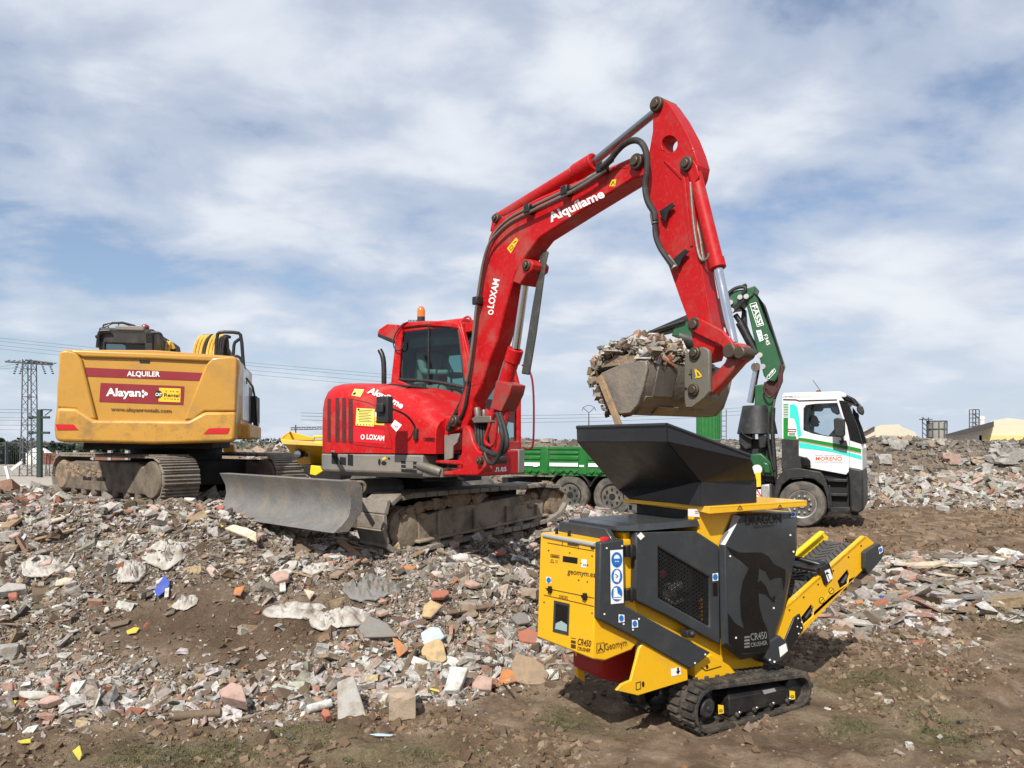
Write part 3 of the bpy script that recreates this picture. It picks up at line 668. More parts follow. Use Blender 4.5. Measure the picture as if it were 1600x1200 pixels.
    q = MB(); px_frame(q, [(994, 1067), (1001, 1065), (1001, 1076), (994, 1078)], 1.0, s_); px_disc(q, (1005, 1069), 2, s_, ry=4.5); q.build('marking', m_print, br)
    b = MB(); b.py(C, [(938, 1010), (996, 1005), (992, 1050), (970, 1070), (938, 1060)], .27, .55); P('fuel_tank', b, M('shaded red tank', (.30, .006, .008), .45), .02)  # red darkened to put the overhang's shade into the tank colour
    b = MB(); b.py(C, [(901, 1018), (912, 1016), (914, 1066), (903, 1058)], .50, .52); P('tank_bracket', b, m_yel, .003)
    # --- control cabinet
    xf = C.ly(934, 900, .13).x
    b = MB(); side = [(932, 848), (986, 842), (1000, 1000), (987, 1016), (945, 1033), (926, 1030)]
    yfar = C.lx(846.5, 920, xf).y
    b.py(C, side, .128, yfar); cab = P('control_cabinet', b, m_yel, .010)
    front = Surf(lambda u, v: C.px(u, v, xf-.004-.012*(990-v)/180.))
    front = Surf(None, [cab])
    def onf(name, fn, mats): q = MB(); fn(q); return q.build(name, mats, cab)
    onf('seam', lambda q: (px_line(q, [(852, 919), (928, 934.5)], 1.1, front), px_line(q, [(849.5, 929.5), (928, 947.5)], 1.1, front), px_line(q, [(855, 848), (928, 861)], 1, front), px_line(q, [(879, 846), (878, 853)], .9, front), px_line(q, [(904, 849), (904, 858)], .9, front)), m_brownprint)
    onf('display_window', lambda q: px_poly(q, [(879.5, 868.5), (902.5, 871.5), (902, 881), (879, 877.5)], front), m_gloss)
    def win(q):
        px_poly(q, [(865.5, 938), (890, 943.5), (888, 993), (863.5, 987)], front, .006); px_poly(q.mat(1), [(868.5, 943), (887, 947.5), (885.5, 987.5), (867, 983)], front, .009)
        px_poly(q.mat(2), [(868.3, 974), (877, 970), (886, 976), (885.6, 987), (867, 982.5)], front, .011)
    onf('fuel_window', win, [m_anth, m_gloss, M('cloudy fluid', (.30, .42, .40), .25)])
    for u, v in ((861, 921), (915.5, 932)):
        def latch(q):
            a = front.hit(u, v); q.obox(a-C.ex*.006, C.ex, C.ey, C.ez, .010, .011, .020); q.obox(a-C.ex*.012, C.ex, C.ey, C.ez, .010, .018, .008)
        onf('latch', latch, m_black)
    def bolts(q):
        for u, v in ((857, 860), (890, 864), (925, 869), (850, 941), (925, 958), (904, 906.5), (917.5, 909), (908, 880), (918, 883)): px_disc(q, (u, v), 1.2, front, n=10)
    onf('bolt', bolts, m_print)
    onf('text_print', lambda q: px_text(q, 'DIESEL', (873, 934), (887.5, 936.8), 4.8, front), m_print)
    onf('text_print', lambda q: px_text(q, 'geomym.es', (886.5, 896.5), (929.5, 902), 8.5, front, bold=.008), m_brownprint)
    onf('text_print', lambda q: (px_text(q, 'CR450', (901.5, 1007.2), (922.5, 1011), 10, front, bold=.02), px_text(q, 'CRUSHER', (901.5, 1015.4), (922, 1019.4), 5.6, front, bold=.02), px_poly(q, [(892, 1000), (899.5, 1001.4), (899.5, 1006), (892, 1004.6)], front), px_poly(q, [(892, 1006), (899.5, 1007.4), (899.5, 1013.8), (892, 1012.4)], front), px_line(q, [(892, 996.5), (899.5, 998)], 1, front)), m_brownprint)
    onf('text_print', lambda q: (px_frame(q, [(860.5, 866), (873.5, 868), (873.3, 872), (860.3, 870)], .8, front), px_line(q, [(862, 868.4), (872, 870)], 1.4, front), px_frame(q, [(859.8, 878.5), (862.5, 873.5), (865.5, 879.3)], .7, front), px_line(q, [(867.5, 876), (871.5, 876.6)], .7, front), px_line(q, [(867.5, 879), (871.5, 879.6)], .7, front)), m_brownprint)
    onf('sticker', lambda q: (px_poly(q, [(853.5, 901), (861, 902), (861, 911.5), (853.5, 910.5)], front), px_disc(q.mat(1), (857.2, 906.3), 3.4, front, .007, ry=4.2)), [m_white, m_blue])
    onf('sticker', lambda q: (px_poly(q, [(908.5, 873.5), (917, 874.6), (916, 887), (907.5, 886)], front), px_frame(q.mat(1), [(911, 881), (915, 881.6), (915, 884), (911, 883.4)], .8, front, .007)), [m_white, m_greyprint])
    onf('gauge', lambda q: px_disc(q, (926, 854.5), 3.8, front, .008), m_black)
    onf('gauge', lambda q: px_poly(q, [(886.5, 847.5), (902.5, 850), (902.5, 853.5), (886.5, 851)], front, .008), m_brownprint)
    sd_ = Surf(lambda u, v: C.py(u, v, .126))
    onf('text_print', lambda q: (px_text(q, 'Geomym', (946, 1016), (980.5, 1008.2), 10.5, sd_), px_frame(q, [(932.5, 1005.5), (944, 1003.6), (944.3, 1018), (932.5, 1020.5)], .8, sd_), px_line(q, [(938.4, 1013), (938.4, 1006.8)], 1.6, sd_), px_line(q, [(938.4, 1012.5), (934.5, 1017.5)], 1.6, sd_), px_line(q, [(938.4, 1012.5), (942.5, 1016)], 1.6, sd_)), m_brownprint)
    # top of the cabinet: rail, levers, red button, cowl
    ta = C.lx(852, 841, xf); tb = C.lx(931, 848.5, xf); zt = (ta.z+tb.z)/2
    b = MB(); b.tube([C.w(xf-.012, ta.y, zt+.004), C.w(xf-.012, .14, zt+.004)], .012, 10); P('hand_rail', b, m_silver, 0)
    b = MB(); b.box(C, xf+.03, xf+.10, .16, yfar-.02, zt-.004, zt+.016); P('valve_plate', b, m_alu, .004)
    for k in range(2):
        y = yfar-.12-.13*k; b = MB(); b.cyl(C.w(xf+.03, y, zt), C.w(xf+.03, y, zt+.03), .005, n=8); b.cyl(C.w(xf+.03, y, zt+.02), C.w(xf+.03, y, zt+.055), .011, .009, n=10); P('lever', b, m_black, 0)
    b = MB(); b.cyl(C.w(xf+.07, .155, zt), C.w(xf+.07, .155, zt+.022), .016, n=14); b.lathe(C.w(xf+.07, .155, zt+.022), C.ez, [(0, .026), (.014, .028), (.02, .018), (.02, 0)], 16); P('stop_button', b, m_redstk, 0)
    b = MB(); b.prism([C.w(xf+.11, .135, zt-.005), C.w(xf+.11, .15, zt+.035), C.w(xf+.11, .20, zt+.085), C.w(xf+.11, yfar-.03, zt+.085), C.w(xf+.11, yfar-.03, zt-.005)], C.ex*.04); P('cowl', b, m_anth, .006)
    # --- hood lid
    a = C.ly(997, 829, .09); c = C.ly(1093, 823, .09); zl = (a.z+c.z)/2
    b = MB(); b.prism([C.w(a.x, .085, zl), C.w(a.x-.11, .14, zl+.02), C.w(a.x-.11, .60, zl+.025), C.w(a.x-.0, .60, zl-.0)], C.ex*.012)
    b.hexa([C.w(a.x, .085, zl), C.w(c.x, .085, zl), C.w(c.x, .62, zl), C.w(a.x, .62, zl), C.w(a.x, .105, zl+.038), C.w(c.x, .105, zl+.038), C.w(c.x, .60, zl+.038), C.w(a.x, .60, zl+.038)])
    b.hexa([C.w(a.x-.12, .135, zl+.006), C.w(a.x, .085, zl+.001), C.w(a.x, .62, zl+.001), C.w(a.x-.12, .62, zl+.006), C.w(a.x-.12, .14, zl+.030), C.w(a.x, .107, zl+.037), C.w(a.x, .60, zl+.037), C.w(a.x-.12, .60, zl+.030)])
    P('hood_lid', b, m_anth, .006)
    b = MB(); b.py(C, [(965, 842), (1000, 826), (1120, 815), (1124, 1000), (1050, 1000), (985, 960)], .30, .58); P('engine_bay', b, m_void)
    b = MB(); b.py(C, [(975, 832), (996, 832), (996, 930), (1130, 1000), (1130, 1048), (1085, 1032), (985, 968), (977, 945)], .155, .29); P('side_frame', b, m_yel, .006)
    for v in (861, 929):
        b = MB(); h_ = C.ly(984, v, .085); b.box(C, h_.x-.035, h_.x+.04, .075, .12, h_.z-.032, h_.z+.032); b.cyl(C.w(h_.x, .07, h_.z-.04), C.w(h_.x, .07, h_.z+.04), .011, n=10)
        P('hinge', b, m_black, .004)
    # --- dark corner panel and arm
    b = MB(); b.py(C, [(938, 848), (975, 842.5), (977, 947), (989, 953), (1111, 1020), (1079, 1046), (980, 990), (936, 968)], .085, .135)
    b.prism([C.py(938, 848, .087), C.py(932, 848, .127), C.py(929, 967, .127), C.py(936, 968, .087)], C.ey*.02+C.ex*.02)
    pn = P('corner_panel', b, m_anth, .008)
    s_ = Surf(lambda u, v: C.py(u, v, .084))
    def signs(q):
        px_poly(q, [(953.5, 860), (973, 858.5), (974.5, 942), (954.5, 944)], s_)
        for v in (874.5, 900.5, 927.5): px_disc(q.mat(1), (963.8, v), 8.6, s_, .006, 28, ry=12)
        q.mat(0)
        px_disc(q, (963.8, 873), 4.6, s_, .009, ry=6.2); px_poly(q.mat(1), [(959, 873), (968.5, 872.6), (968.6, 876), (959, 876.4)], s_, .011); px_disc(q, (963.8, 880.5), 2.6, s_, .011, ry=3.4)
        px_poly(q.mat(0), [(960, 893), (964, 890), (968.5, 893.5), (968.8, 903), (966, 910), (959.5, 908), (958.8, 900)], s_, .009); px_line(q.mat(1), [(961, 897), (966, 900), (962, 903)], 1.2, s_, .011)
        px_poly(q.mat(0), [(959, 919), (964, 918), (965, 927), (971, 932), (970, 936.5), (958.5, 936)], s_, .009); px_line(q.mat(1), [(959, 933.5), (970, 933)], .9, s_, .011)
    q = MB(); signs(q); q.build('safety_sign', [m_white, m_blue], pn)
    for (u, v) in ((971, 966), (992, 974.5)):
        q = MB(); px_poly(q, [(u-4.5, v-6), (u+4.5, v-5.5), (u+5, v+5.5), (u-4.5, v+7)], s_); px_disc(q.mat(1), (u, v), 3.6, s_, .006, ry=4.8); q.build('sticker', [m_white, m_blue], pn)
    q = MB()
    for u, v in ((948, 856.5), (972, 853), (944.5, 959.5), (998.5, 967), (974.5, 975), (989, 984), (1102, 1022.5), (1086, 1036)): px_disc(q, (u, v), 1.5, s_, .006, 10)
    q.build('bolt', m_white, pn)
    # --- side door with mesh grille
    b = MB(); hole = [(1029, 855), (1029, 934), (1109.5, 979.5), (1109.5, 902.5)]
    b.py(C, [(994, 832), (1088, 829.5), (1124, 853), (1126, 1008), (1045, 964), (992, 938)], .088, .15, [hole])
    dr = P('engine_door', b, m_anth, .010, seg=2)
    g = MB(); w = C.ly
    cs = [w(*p, .10) for p in hole]; xa, xb = cs[0].x, cs[2].x
    top = lambda x: cs[0].z+(cs[3].z-cs[0].z)*(x-xa)/(xb-xa); bot = lambda x: cs[1].z+(cs[2].z-cs[1].z)*(x-xa)/(xb-xa)
    nx = 17; stp = (xb-xa)/nx; hh = stp*.95
    for i in range(nx):
        x = xa+stp*(i+.5); zb, zt_ = bot(x), top(x); k = 0; z = zb
        while z < zt_:
            for sg in (-1, 1):
                z2 = min(z+hh*.5, zt_); o = sg if k % 2 == 0 else -sg
                xo = (.5*stp if k % 2 == 0 else 0); x2 = (0 if k % 2 == 0 else .5*stp)
                g.obox(C.w(x+sg*(xo+x2)/2, .105, (z+z2)/2), (C.ex*(sg*(x2-xo))+C.ez*(z2-z)).normalized(), C.ey, (C.ez*(sg*(x2-xo))-C.ex*(z2-z)).normalized(), math.hypot(x2-xo, z2-z)/2+.001, .002, .0022)
            z += hh*.5; k += 1
    g.build('grille', m_black, dr, smooth=False)
    e = MB(); a = C.ly(1068, 920, .2); e.box(C, a.x-.012, a.x+.012, .14, .16, a.z-.28, a.z+.2); P('door_post', e, m_dark, .003)
    e = MB(); a = C.ly(1032, 896, .2); e.lathe(C.w(a.x, .17, a.z), C.ey, [(0, 0), (0, .02), (.03, .02)], 14); P('filler_cap', e, m_redstk, 0)
    e = MB(); a = C.ly(1043, 920, .26); e.box(C, a.x-.05, a.x+.06, .24, .32, a.z-.05, a.z+.04); e.cyl(C.w(a.x-.03, .22, a.z+.0), C.w(a.x+.07, .22, a.z+.03), .03, n=14); e.tube([C.w(a.x-.06, .23, a.z-.04), C.w(a.x+.0, .21, a.z-.09), C.w(a.x+.1, .22, a.z-.07)], .012, 8, 2); P('engine', e, m_alu, .006)
    e = MB()
    for k in range(6): a = C.ly(1093+(k % 2)*2.2, 937+k*6.2, .22); e.box(C, a.x-.007, a.x+.007, .20, .22, a.z-.010, a.z+.010)
    P('engine_guard', e, m_yel, 0)
    s_ = Surf(lambda u, v: C.py(u, v, .087))
    q = MB(); px_poly(q, [(1113.3, 896.5), (1122, 895), (1122.3, 907), (1113.5, 908)], s_); px_disc(q.mat(1), (1117.8, 901.5), 3.8, s_, .006, ry=4.8); q.build('sticker', [m_white, m_blue], dr)
    q = MB(); px_poly(q, [(1114, 911), (1121, 910), (1121.5, 930), (1114.5, 931)], s_, .005); q.build('latch', m_gloss, dr)
    q = MB(); px_poly(q, [(995, 837), (1001.5, 831.5), (1007.5, 838), (1001, 844)], s_, .005); q.build('sticker', m_white, dr)
    e = MB(); a = C.ly(1072, 989, .10); e.box(C, a.x-.03, a.x+.03, .06, .12, a.z-.018, a.z+.022); e.ball(C.w(a.x+.01, .06, a.z), .022, n=10, m=7); P('latch', e, m_dark, .005)
    # --- crusher jaw housing with the dragon panel
    b = MB(); outer = [(1123, 850), (1144, 803), (1245, 799), (1245, 858), (1226, 950), (1202, 1022), (1158, 1031), (1126, 1009)]
    inner = [(1133, 852), (1158, 806), (1243, 802), (1243, 857), (1223, 948), (1197, 1018), (1160, 1022), (1135, 1004)]
    b.loft([[C.py(u, v, .20) for u, v in outer], [C.py(u, v, .095) for u, v in outer], [C.py(u, v, .055) for u, v in inner]])
    b.cur = 1
    b.add([C.py(1123.6, 850, .0935), C.py(1144.4, 803.5, .0935), C.py(1157.6, 806.5, .0535), C.py(1133, 851.6, .0535)], [(0, 1, 2, 3)])
    jp = P('crusher_panel', b, [m_anth, m_silver], .004, seg=1)
    b = MB(); b.py(C, [(1092, 800), (1245, 800), (1245, 858), (1226, 950), (1205, 1015), (1130, 1010), (1124, 860), (1098, 835)], .20, .60); P('crusher_housing', b, m_yel)
    b = MB(); b.py(C, [(1106, 842), (1128, 806), (1148, 801), (1124, 850)], .13, .2); P('housing_gusset', b, m_dark, .004)
    s_ = Surf(lambda u, v: C.py(u, v, .054)); cc = lambda pts: [(1080+a/3, 760+b_/3) for a, b_ in pts]
    drg = [cc([(165, 280), (225, 310), (330, 310), (312, 345), (318, 352), (357, 385), (357, 400), (335, 392), (318, 380), (316, 420), (310, 460), (316, 500), (320, 560), (335, 620), (357, 670), (368, 745), (350, 775), (232, 780), (176, 735), (173, 594), (205, 640), (250, 668), (234, 610), (230, 520), (243, 445), (272, 382), (230, 345), (190, 318)]),
           cc([(330, 310), (365, 330), (390, 366), (443, 390), (441, 450), (433, 490), (428, 428), (395, 428), (372, 440), (352, 405), (357, 400), (357, 385), (318, 352), (312, 345)]),
           cc([(310, 452), (325, 440), (350, 468), (375, 525), (395, 512), (390, 548), (350, 505), (316, 500)])]
    q = MB()
    for p in drg: px_poly(q, p, s_, .003)
    q.build('emblem', m_gloss, jp, smooth=False)
    q = MB(); px_text(q, 'DRAGON', (1165.5, 820), (1221.5, 816.5), 13.5, s_, bold=.015); px_text(q, 'EQUIPMENT', (1178, 825), (1211, 823), 3.6, s_); q.build('text_print', m_gloss, jp)
    q = MB(); px_text(q, 'CR450', (1173.5, 1001), (1199, 997.5), 11, s_, bold=.015); px_text(q, 'CRUSHER', (1173.5, 1011), (1199.5, 1007), 6.4, s_, bold=.015)
    for k in range(4): px_line(q, [(1163, 996+k*5), (1171.5, 995+k*5)], 3.0, s_)
    q.build('text_print', m_greyprint, jp)
    q = MB()
    for u, v in ((1235, 836), (1141, 869), (1209, 950), (1150, 996.5), (1240, 862)): px_disc(q, (u, v), 1.6, s_, .006, 10)
    q.build('bolt', m_white, jp)
    q = MB(); px_poly(q, [(1235.5, 800), (1243, 799.6), (1243, 808), (1236, 808.5)], s_); px_disc(q.mat(1), (1239.3, 803.8), 3.3, s_, .006); q.build('sticker', [m_white, m_blue], jp)
    # --- yellow ledge under the hopper
    yl = 0.0; a = C.ly(1108, 787.5, yl); e_ = C.ly(1261, 785.5, yl); zl = (a.z+e_.z)/2; f1 = C.lz(1075, 788.5, zl); f2 = C.lz(969, 779.5, zl)
    b = MB(); b.plan(C, [(a.x, yl), (e_.x, yl), (e_.x, .70), (f2.x+.02, f2.y), (f1.x, f1.y)], zl-.012, zl)
    b.prism([C.w(a.x, yl+.001, zl-.045), C.w(e_.x, yl+.001, zl-.040), C.w(e_.x, yl+.001, zl-.004), C.w(a.x, yl+.001, zl-.004)], C.ey*.01)
    b.prism([C.w(a.x, yl+.001, zl-.045), C.w(a.x, yl+.001, zl-.004), C.w(f1.x, f1.y, zl-.004), C.w(f1.x, f1.y, zl-.024)], C.ex*.006+C.ey*.008)
    b.prism([C.w(f1.x, f1.y, zl-.024), C.w(f1.x, f1.y, zl-.004), C.w(f2.x+.02, f2.y, zl-.004), C.w(f2.x+.02, f2.y, zl-.024)], C.ex*.008)
    lg = P('hopper_ledge', b, m_yel, .004)
    s_ = Surf(lambda u, v: C.py(u, v, yl)); q = MB()
    for u, v in ((1156.5, 793), (1219, 792)): px_frame(q, [(u-4, v+3.2), (u, v-3.6), (u+4, v+3)], .8, s_); px_line(q, [(u, v-1), (u, v+2)], .8, s_)
    q.build('sticker', m_brownprint, lg)
    # under-ledge box with dark slot, label plates
    xs_ = f1.x+.012
    b = MB(); b.box(C, xs_, xs_+.35, .10, .62, zl-.30, zl-.012); ub = P('feed_box', b, m_yel, .004)
    s_ = Surf(lambda u, v: C.px(u, v, xs_-.001)); q = MB(); px_poly(q, [(994, 787), (1075, 797), (1075, 822), (994, 810)], s_); q.build('opening', m_void, ub)
    q = MB(); px_poly(q, [(981, 786.5), (995, 788), (995, 801), (981, 799)], s_, .006); px_poly(q.mat(1), [(983, 789), (987, 789.4), (987, 797), (983, 796.5)], s_, .009); px_line(q, [(988, 798), (993, 798.6)], 1, s_, .009); q.build('label_plate', [m_alu, m_print], ub)
    q = MB(); px_poly(q, [(1075, 795), (1093, 795.5), (1093, 808), (1075, 806.5)], Surf(lambda u, v: C.py(u, v, .095)), .006); q.build('sticker', m_white, ub)
    q = MB(); px_line(q, [(1086, 798.6), (1091.5, 798.8)], .8, Surf(lambda u, v: C.py(u, v, .095)), .009); px_line(q, [(1086, 801.6), (1091.5, 801.8)], .8, Surf(lambda u, v: C.py(u, v, .095)), .009); q.build('text_print', m_greyprint, ub)
    # --- hopper
    n0 = C.ly(1042, 663, -.09); n1 = C.ly(1043, 690, -.09); r0 = C.ly(1171, 711, -.06); r1 = C.ly(1171, 716, -.06)
    k0 = C.ly(1095, 752, .045); k1 = C.ly(1092, 780, .045); k2 = C.ly(1181, 750, .045); k3 = C.ly(1178, 781, .045)
    zk = (k0.z+k2.z)/2; kf = C.lx(967, 765, k0.x); ff = C.lx(902, 671, n0.x); yF, yK = ff.y, kf.y
    W = C.w; zb = zl+.002
    A = [W(n0.x, -.09, n0.z), W(n0.x, yF, n0.z), W(r0.x, yF-.03, r0.z), W(r0.x, -.06, r0.z)]
    A2 = [W(n0.x+.004, -.09, n1.z), W(n0.x+.004, yF, n1.z), W(r0.x, yF-.03, r0.z-.03), W(r0.x, -.06, r0.z-.03)]
    Bm = [W(k0.x, .045, zk), W(k0.x, yK, zk), W(k2.x, yK, zk), W(k2.x, .045, zk)]
    e1 = C.lz(967, 765, zb+.045); e2 = C.lz(984, 779, zb); Bm[1] = W(e1.x, e1.y, zb+.045)
    D = [W(k0.x, .045, zb), W(e2.x, e2.y, zb), W(k2.x, yK, zb), W(k2.x, .045, zb)]
    b = MB()
    for r, s in ((A, A2), (A2, Bm), (Bm, D)):
        for i in range(4): b.add([r[i], r[(i+1) % 4], s[(i+1) % 4], s[i]], [(0, 1, 2, 3)])
    hp = P('hopper', b, m_hop, 0, smooth=False, solid=.012)
    b = MB()
    for i in range(4):
        p, q_ = A[i], A[(i+1) % 4]; b.tube([p-C.ez*.004, q_-C.ez*.004], .013, 8)
    P('rim', b, m_hop, 0, hp)
    # --- discharge conveyor
    yc = .13; yd = yc+.385
    rail = [(1221, 955), (1353, 837.5), (1366, 847.5), (1350, 889), (1257, 986), (1235, 1011), (1211, 993)]
    h1 = [(1309, 908), (1324, 890), (1327.5, 898), (1325, 912), (1313, 920)]; h2 = [(1252, 965), (1267, 945), (1272, 950), (1271, 962), (1256, 976)]
    b = MB(); b.py(C, rail, yc, yc+.012, [h1, h2])
    q0 = C.ly(1221, 955, yc); q1 = C.ly(1353, 837.5, yc)
    b.prism([C.w(q0.x, yc, q0.z), C.w(q1.x, yc, q1.z), C.w(q1.x+.012, yc, q1.z-.014), C.w(q0.x+.012, yc, q0.z-.014)], C.ey*.045)
    cv = P('conveyor_rail', b, m_yel, .003, seg=1)
    b = MB()
    for hh_ in (h1, h2):
        pc = [C.ly(u, v, yc) for u, v in hh_]; x = sum(p.x for p in pc)/5; z = sum(p.z for p in pc)/5
        b.box(C, x-.07, x+.07, yc+.03, yc+.05, z-.09, z+.09)
    P('hole_backing', b, m_void, 0)  # added black boxes standing in for the dark inside the rail holes
    for hh_ in (h1, h2):
        b = MB(); pc = [C.ly(u, v, yc) for u, v in hh_]; x = sum(p.x for p in pc)/5; z = sum(p.z for p in pc)/5
        b.cyl(C.w(x-.03, yc+.006, z-.028), C.w(x+.03, yc+.006, z+.022), .012, n=10); b.cyl(C.w(x-.025, yc+.004, z-.035), C.w(x-.025, yc+.02, z-.035), .008, n=8); b.cyl(C.w(x+.04, yc+.004, z+.03), C.w(x+.04, yc+.02, z+.03), .008, n=8)
        P('return_roller', b, m_dark, 0)
    b = MB(); sh = C.ey*(yd-yc); pts = [C.py(u, v, yc)+sh for u, v in rail]; b.prism(pts, C.ey*.012); b.prism([C.w(q0.x, yd-.03, q0.z), C.w(q1.x, yd-.03, q1.z), C.w(q1.x+.012, yd-.03, q1.z-.014), C.w(q0.x+.012, yd-.03, q0.z-.014)], C.ey*.045); P('conveyor_rail', b, m_yeledge, .003, seg=1)
    sl = (Vector((q1.x, q1.z))-Vector((q0.x, q0.z))).normalized(); ex = C.ex*sl.x+C.ez*sl.y; nz = C.ez*sl.x-C.ex*sl.y
    org = C.w(q0.x-.25, 0, q0.z-.25*sl.y/sl.x) - nz*.075; Lb = (Vector((q1.x, q1.z))-Vector((q0.x, q0.z))).length+.25/sl.x-.03
    b = MB(); ym = (yc+yd)/2; b.obox(org+ex*Lb/2+C.ey*ym, ex, C.ey, nz, Lb/2, (yd-yc)/2-.02, .006)
    b.tube([org+ex*(Lb)+C.ey*(yc+.02)-nz*.035, org+ex*Lb+C.ey*(yd-.02)-nz*.035], .038, 16)
    n = int(Lb/.048)
    for k in range(n):
        c = org+ex*(k*.048+.02)+nz*.010
        for sg in (-1, 1):
            for j in range(2):
                dirv = (ex*.6*(1 if j else -1)+C.ey*sg*.8).normalized()
                ctr = c+C.ey*(ym+sg*(.045+.085*j))
                b.obox(ctr, dirv, dirv.cross(nz), nz, .042, .007, .007)
    P('conveyor_belt', b, M('grey belt rubber', (.060, .058, .056), .6, dirt=(.15, .12, .09), amt=.4, dscale=9), .002, seg=1)
    b = MB(); b.py(C, [(1352, 864), (1356, 860), (1374, 849), (1382, 860), (1378, 874), (1357, 898), (1352, 888)], yc-.035, yc+.06); de = P('drum_guard', b, m_anth, .005)
    q = MB(); px_poly(q, [(1372.5, 856), (1378.5, 853), (1379.5, 862), (1374, 866)], Surf(lambda u, v: C.py(u, v, yc-.036))); px_disc(q.mat(1), (1376, 859.3), 2.6, Surf(lambda u, v: C.py(u, v, yc-.036)), .006, ry=3.6); q.build('sticker', [m_white, m_blue], de)
    b = MB(); b.py(C, [(1350, 880), (1358, 896), (1346, 906), (1336, 902)], yc+.01, yd); P('drum_bracket', b, m_black, .004)
    b = MB(); b.py(C, [(1241, 966), (1250, 959), (1256, 982), (1240, 1008), (1228, 1018), (1222, 1012)], yc-.012, yc+.008); px_t = b; fl = P('pivot_plate', b, m_black, .003)
    q = MB()
    for u, v in ((1247, 966), (1246, 979), (1253, 972), (1248, 990), (1252, 981)): px_disc(q, (u, v), 1.3, Surf(lambda u, v: C.py(u, v, yc-.012)), .005, 8)
    q.build('bolt', m_white, fl)
    b = MB(); b.py(C, [(1197, 1016), (1202, 1002), (1219, 993), (1231, 1004), (1233, 1017), (1220, 1034), (1205, 1040), (1198, 1030)], .06, .22); ft = P('tail_guard', b, m_anth, .008)
    q = MB(); px_poly(q, [(1217, 1011), (1228, 1005), (1231, 1017), (1219, 1027)], Surf(lambda u, v: C.py(u, v, .059))); q.build('label_plate', m_white, ft)
    q = MB(); px_disc(q, (1203, 1031), 1.6, Surf(lambda u, v: C.py(u, v, .059)), .005); px_disc(q, (1210, 1034), 1.8, Surf(lambda u, v: C.py(u, v, .059)), .005); q.build('bolt', m_white, ft)
    b = MB(); b.box(C, q0.x-.16, q0.x-.02, .20, .50, .28, .40); P('tail_drum_box', b, m_black, .01)
    # belt bridge: dark cross bar and arrow plate
    a = C.ly(1290, 905, yc-.01); b = MB(); b.py(C, [(1281, 887), (1296, 879), (1302, 896), (1292, 915), (1289, 913)], yc-.014, yc+.02); bp = P('belt_bridge', b, m_black, .004)
    b2 = MB(); b2.obox(C.w(a.x-.04, ym, a.z+.09), ex, C.ey, nz, .06, (yd-yc)/2, .012); b2.tube([C.w(a.x-.02, yc+.02, a.z+.10), C.w(a.x-.10, ym, a.z+.14), C.w(a.x-.14, yd-.03, a.z+.12)], .018, 10, 1); P('bridge_bar', b2, m_black, .004)
    s_ = Surf(lambda u, v: C.py(u, v, yc-.014)); q = MB(); px_poly(q, [(1288.5, 892), (1296.5, 888.5), (1301, 903), (1294, 909.5)], s_); px_line(q.mat(1), [(1293, 898), (1296, 906)], 1.1, s_, .006); px_poly(q, [(1290, 898.5), (1291.5, 892.5), (1296, 896)], s_, .006); q.build('label_plate', [m_white, m_print], bp)
    s_ = Surf(lambda u, v: C.py(u, v, yc-.001)); q = MB()
    for u, v in ((1284, 938), (1299, 923)): px_disc(q, (u, v), 4.3, s_, .003, ry=5); px_disc(q.mat(1), (u, v), 3.3, s_, .005, ry=4); px_line(q.mat(0), [(u-2.5, v+2.5), (u+2.5, v-2.5)], 1, s_, .006)
    px_poly(q.mat(1), [(1287, 936), (1295, 926), (1296, 929), (1289, 938)], s_)
    q.build('sticker', [m_brownprint, m_stkyel], cv)
    q = MB()
    for t in (.08, .25, .42, .6, .78, .93): u, v = 1223+(1355-1223)*t, 958+(840-958)*t+4.5; px_disc(q, (u, v), 1.3, s_, .005, 8)
    q.build('bolt', m_print, cv)
crusher()
# ------------------------------------------------------------------ red excavator
def shoe_track(mb, fr, loop, y0, y1, pitch, th=.032, gr=.022, gap=.93):
    pts, st = chain_points(loop, pitch)
    for p, t in pts:
        nn = Vector((t.y, -t.x)); e = fr.ex*t.x+fr.ez*t.y; nv = fr.ex*nn.x+fr.ez*nn.y
        c = fr.w(p.x, (y0+y1)/2, p.y)
        mb.obox(c-nv*th*.5, e, fr.ey, nv, st*.5*gap, (y1-y0)/2, th*.5)
        for k in ((-.33, .0, .33) if gr else ()): mb.obox(c+nv*gr*.45+e*st*k*.9, e, fr.ey, nv, .011, (y1-y0)/2*.97, gr*.5)
def mud_lumps(mb, fr, spots, r=.09):
    for x, y, z in spots:
        bm = bmesh.new(); bmesh.ops.create_icosphere(bm, subdivisions=2, radius=1)
        k = random.uniform(.6, 1.15)*r; a, b, c = random.uniform(.8, 1.4), random.uniform(.4, .6), random.uniform(.55, .9)
        c0 = fr.w(x, y, z); s = random.random()*50
        vs = [c0+fr.ex*v.co.x*k*a*(1+1.5*(vnoise(v.co.x*3.3+s, v.co.z*3.3+v.co.y))) + fr.ey*v.co.y*k*b+fr.ez*v.co.z*k*c*(1+1.5*vnoise(v.co.y*3.1+s, v.co.x*3.7)) for v in bm.verts]
        mb.add(vs, [[q.index for q in f.verts] for f in bm.faces]); bm.free()
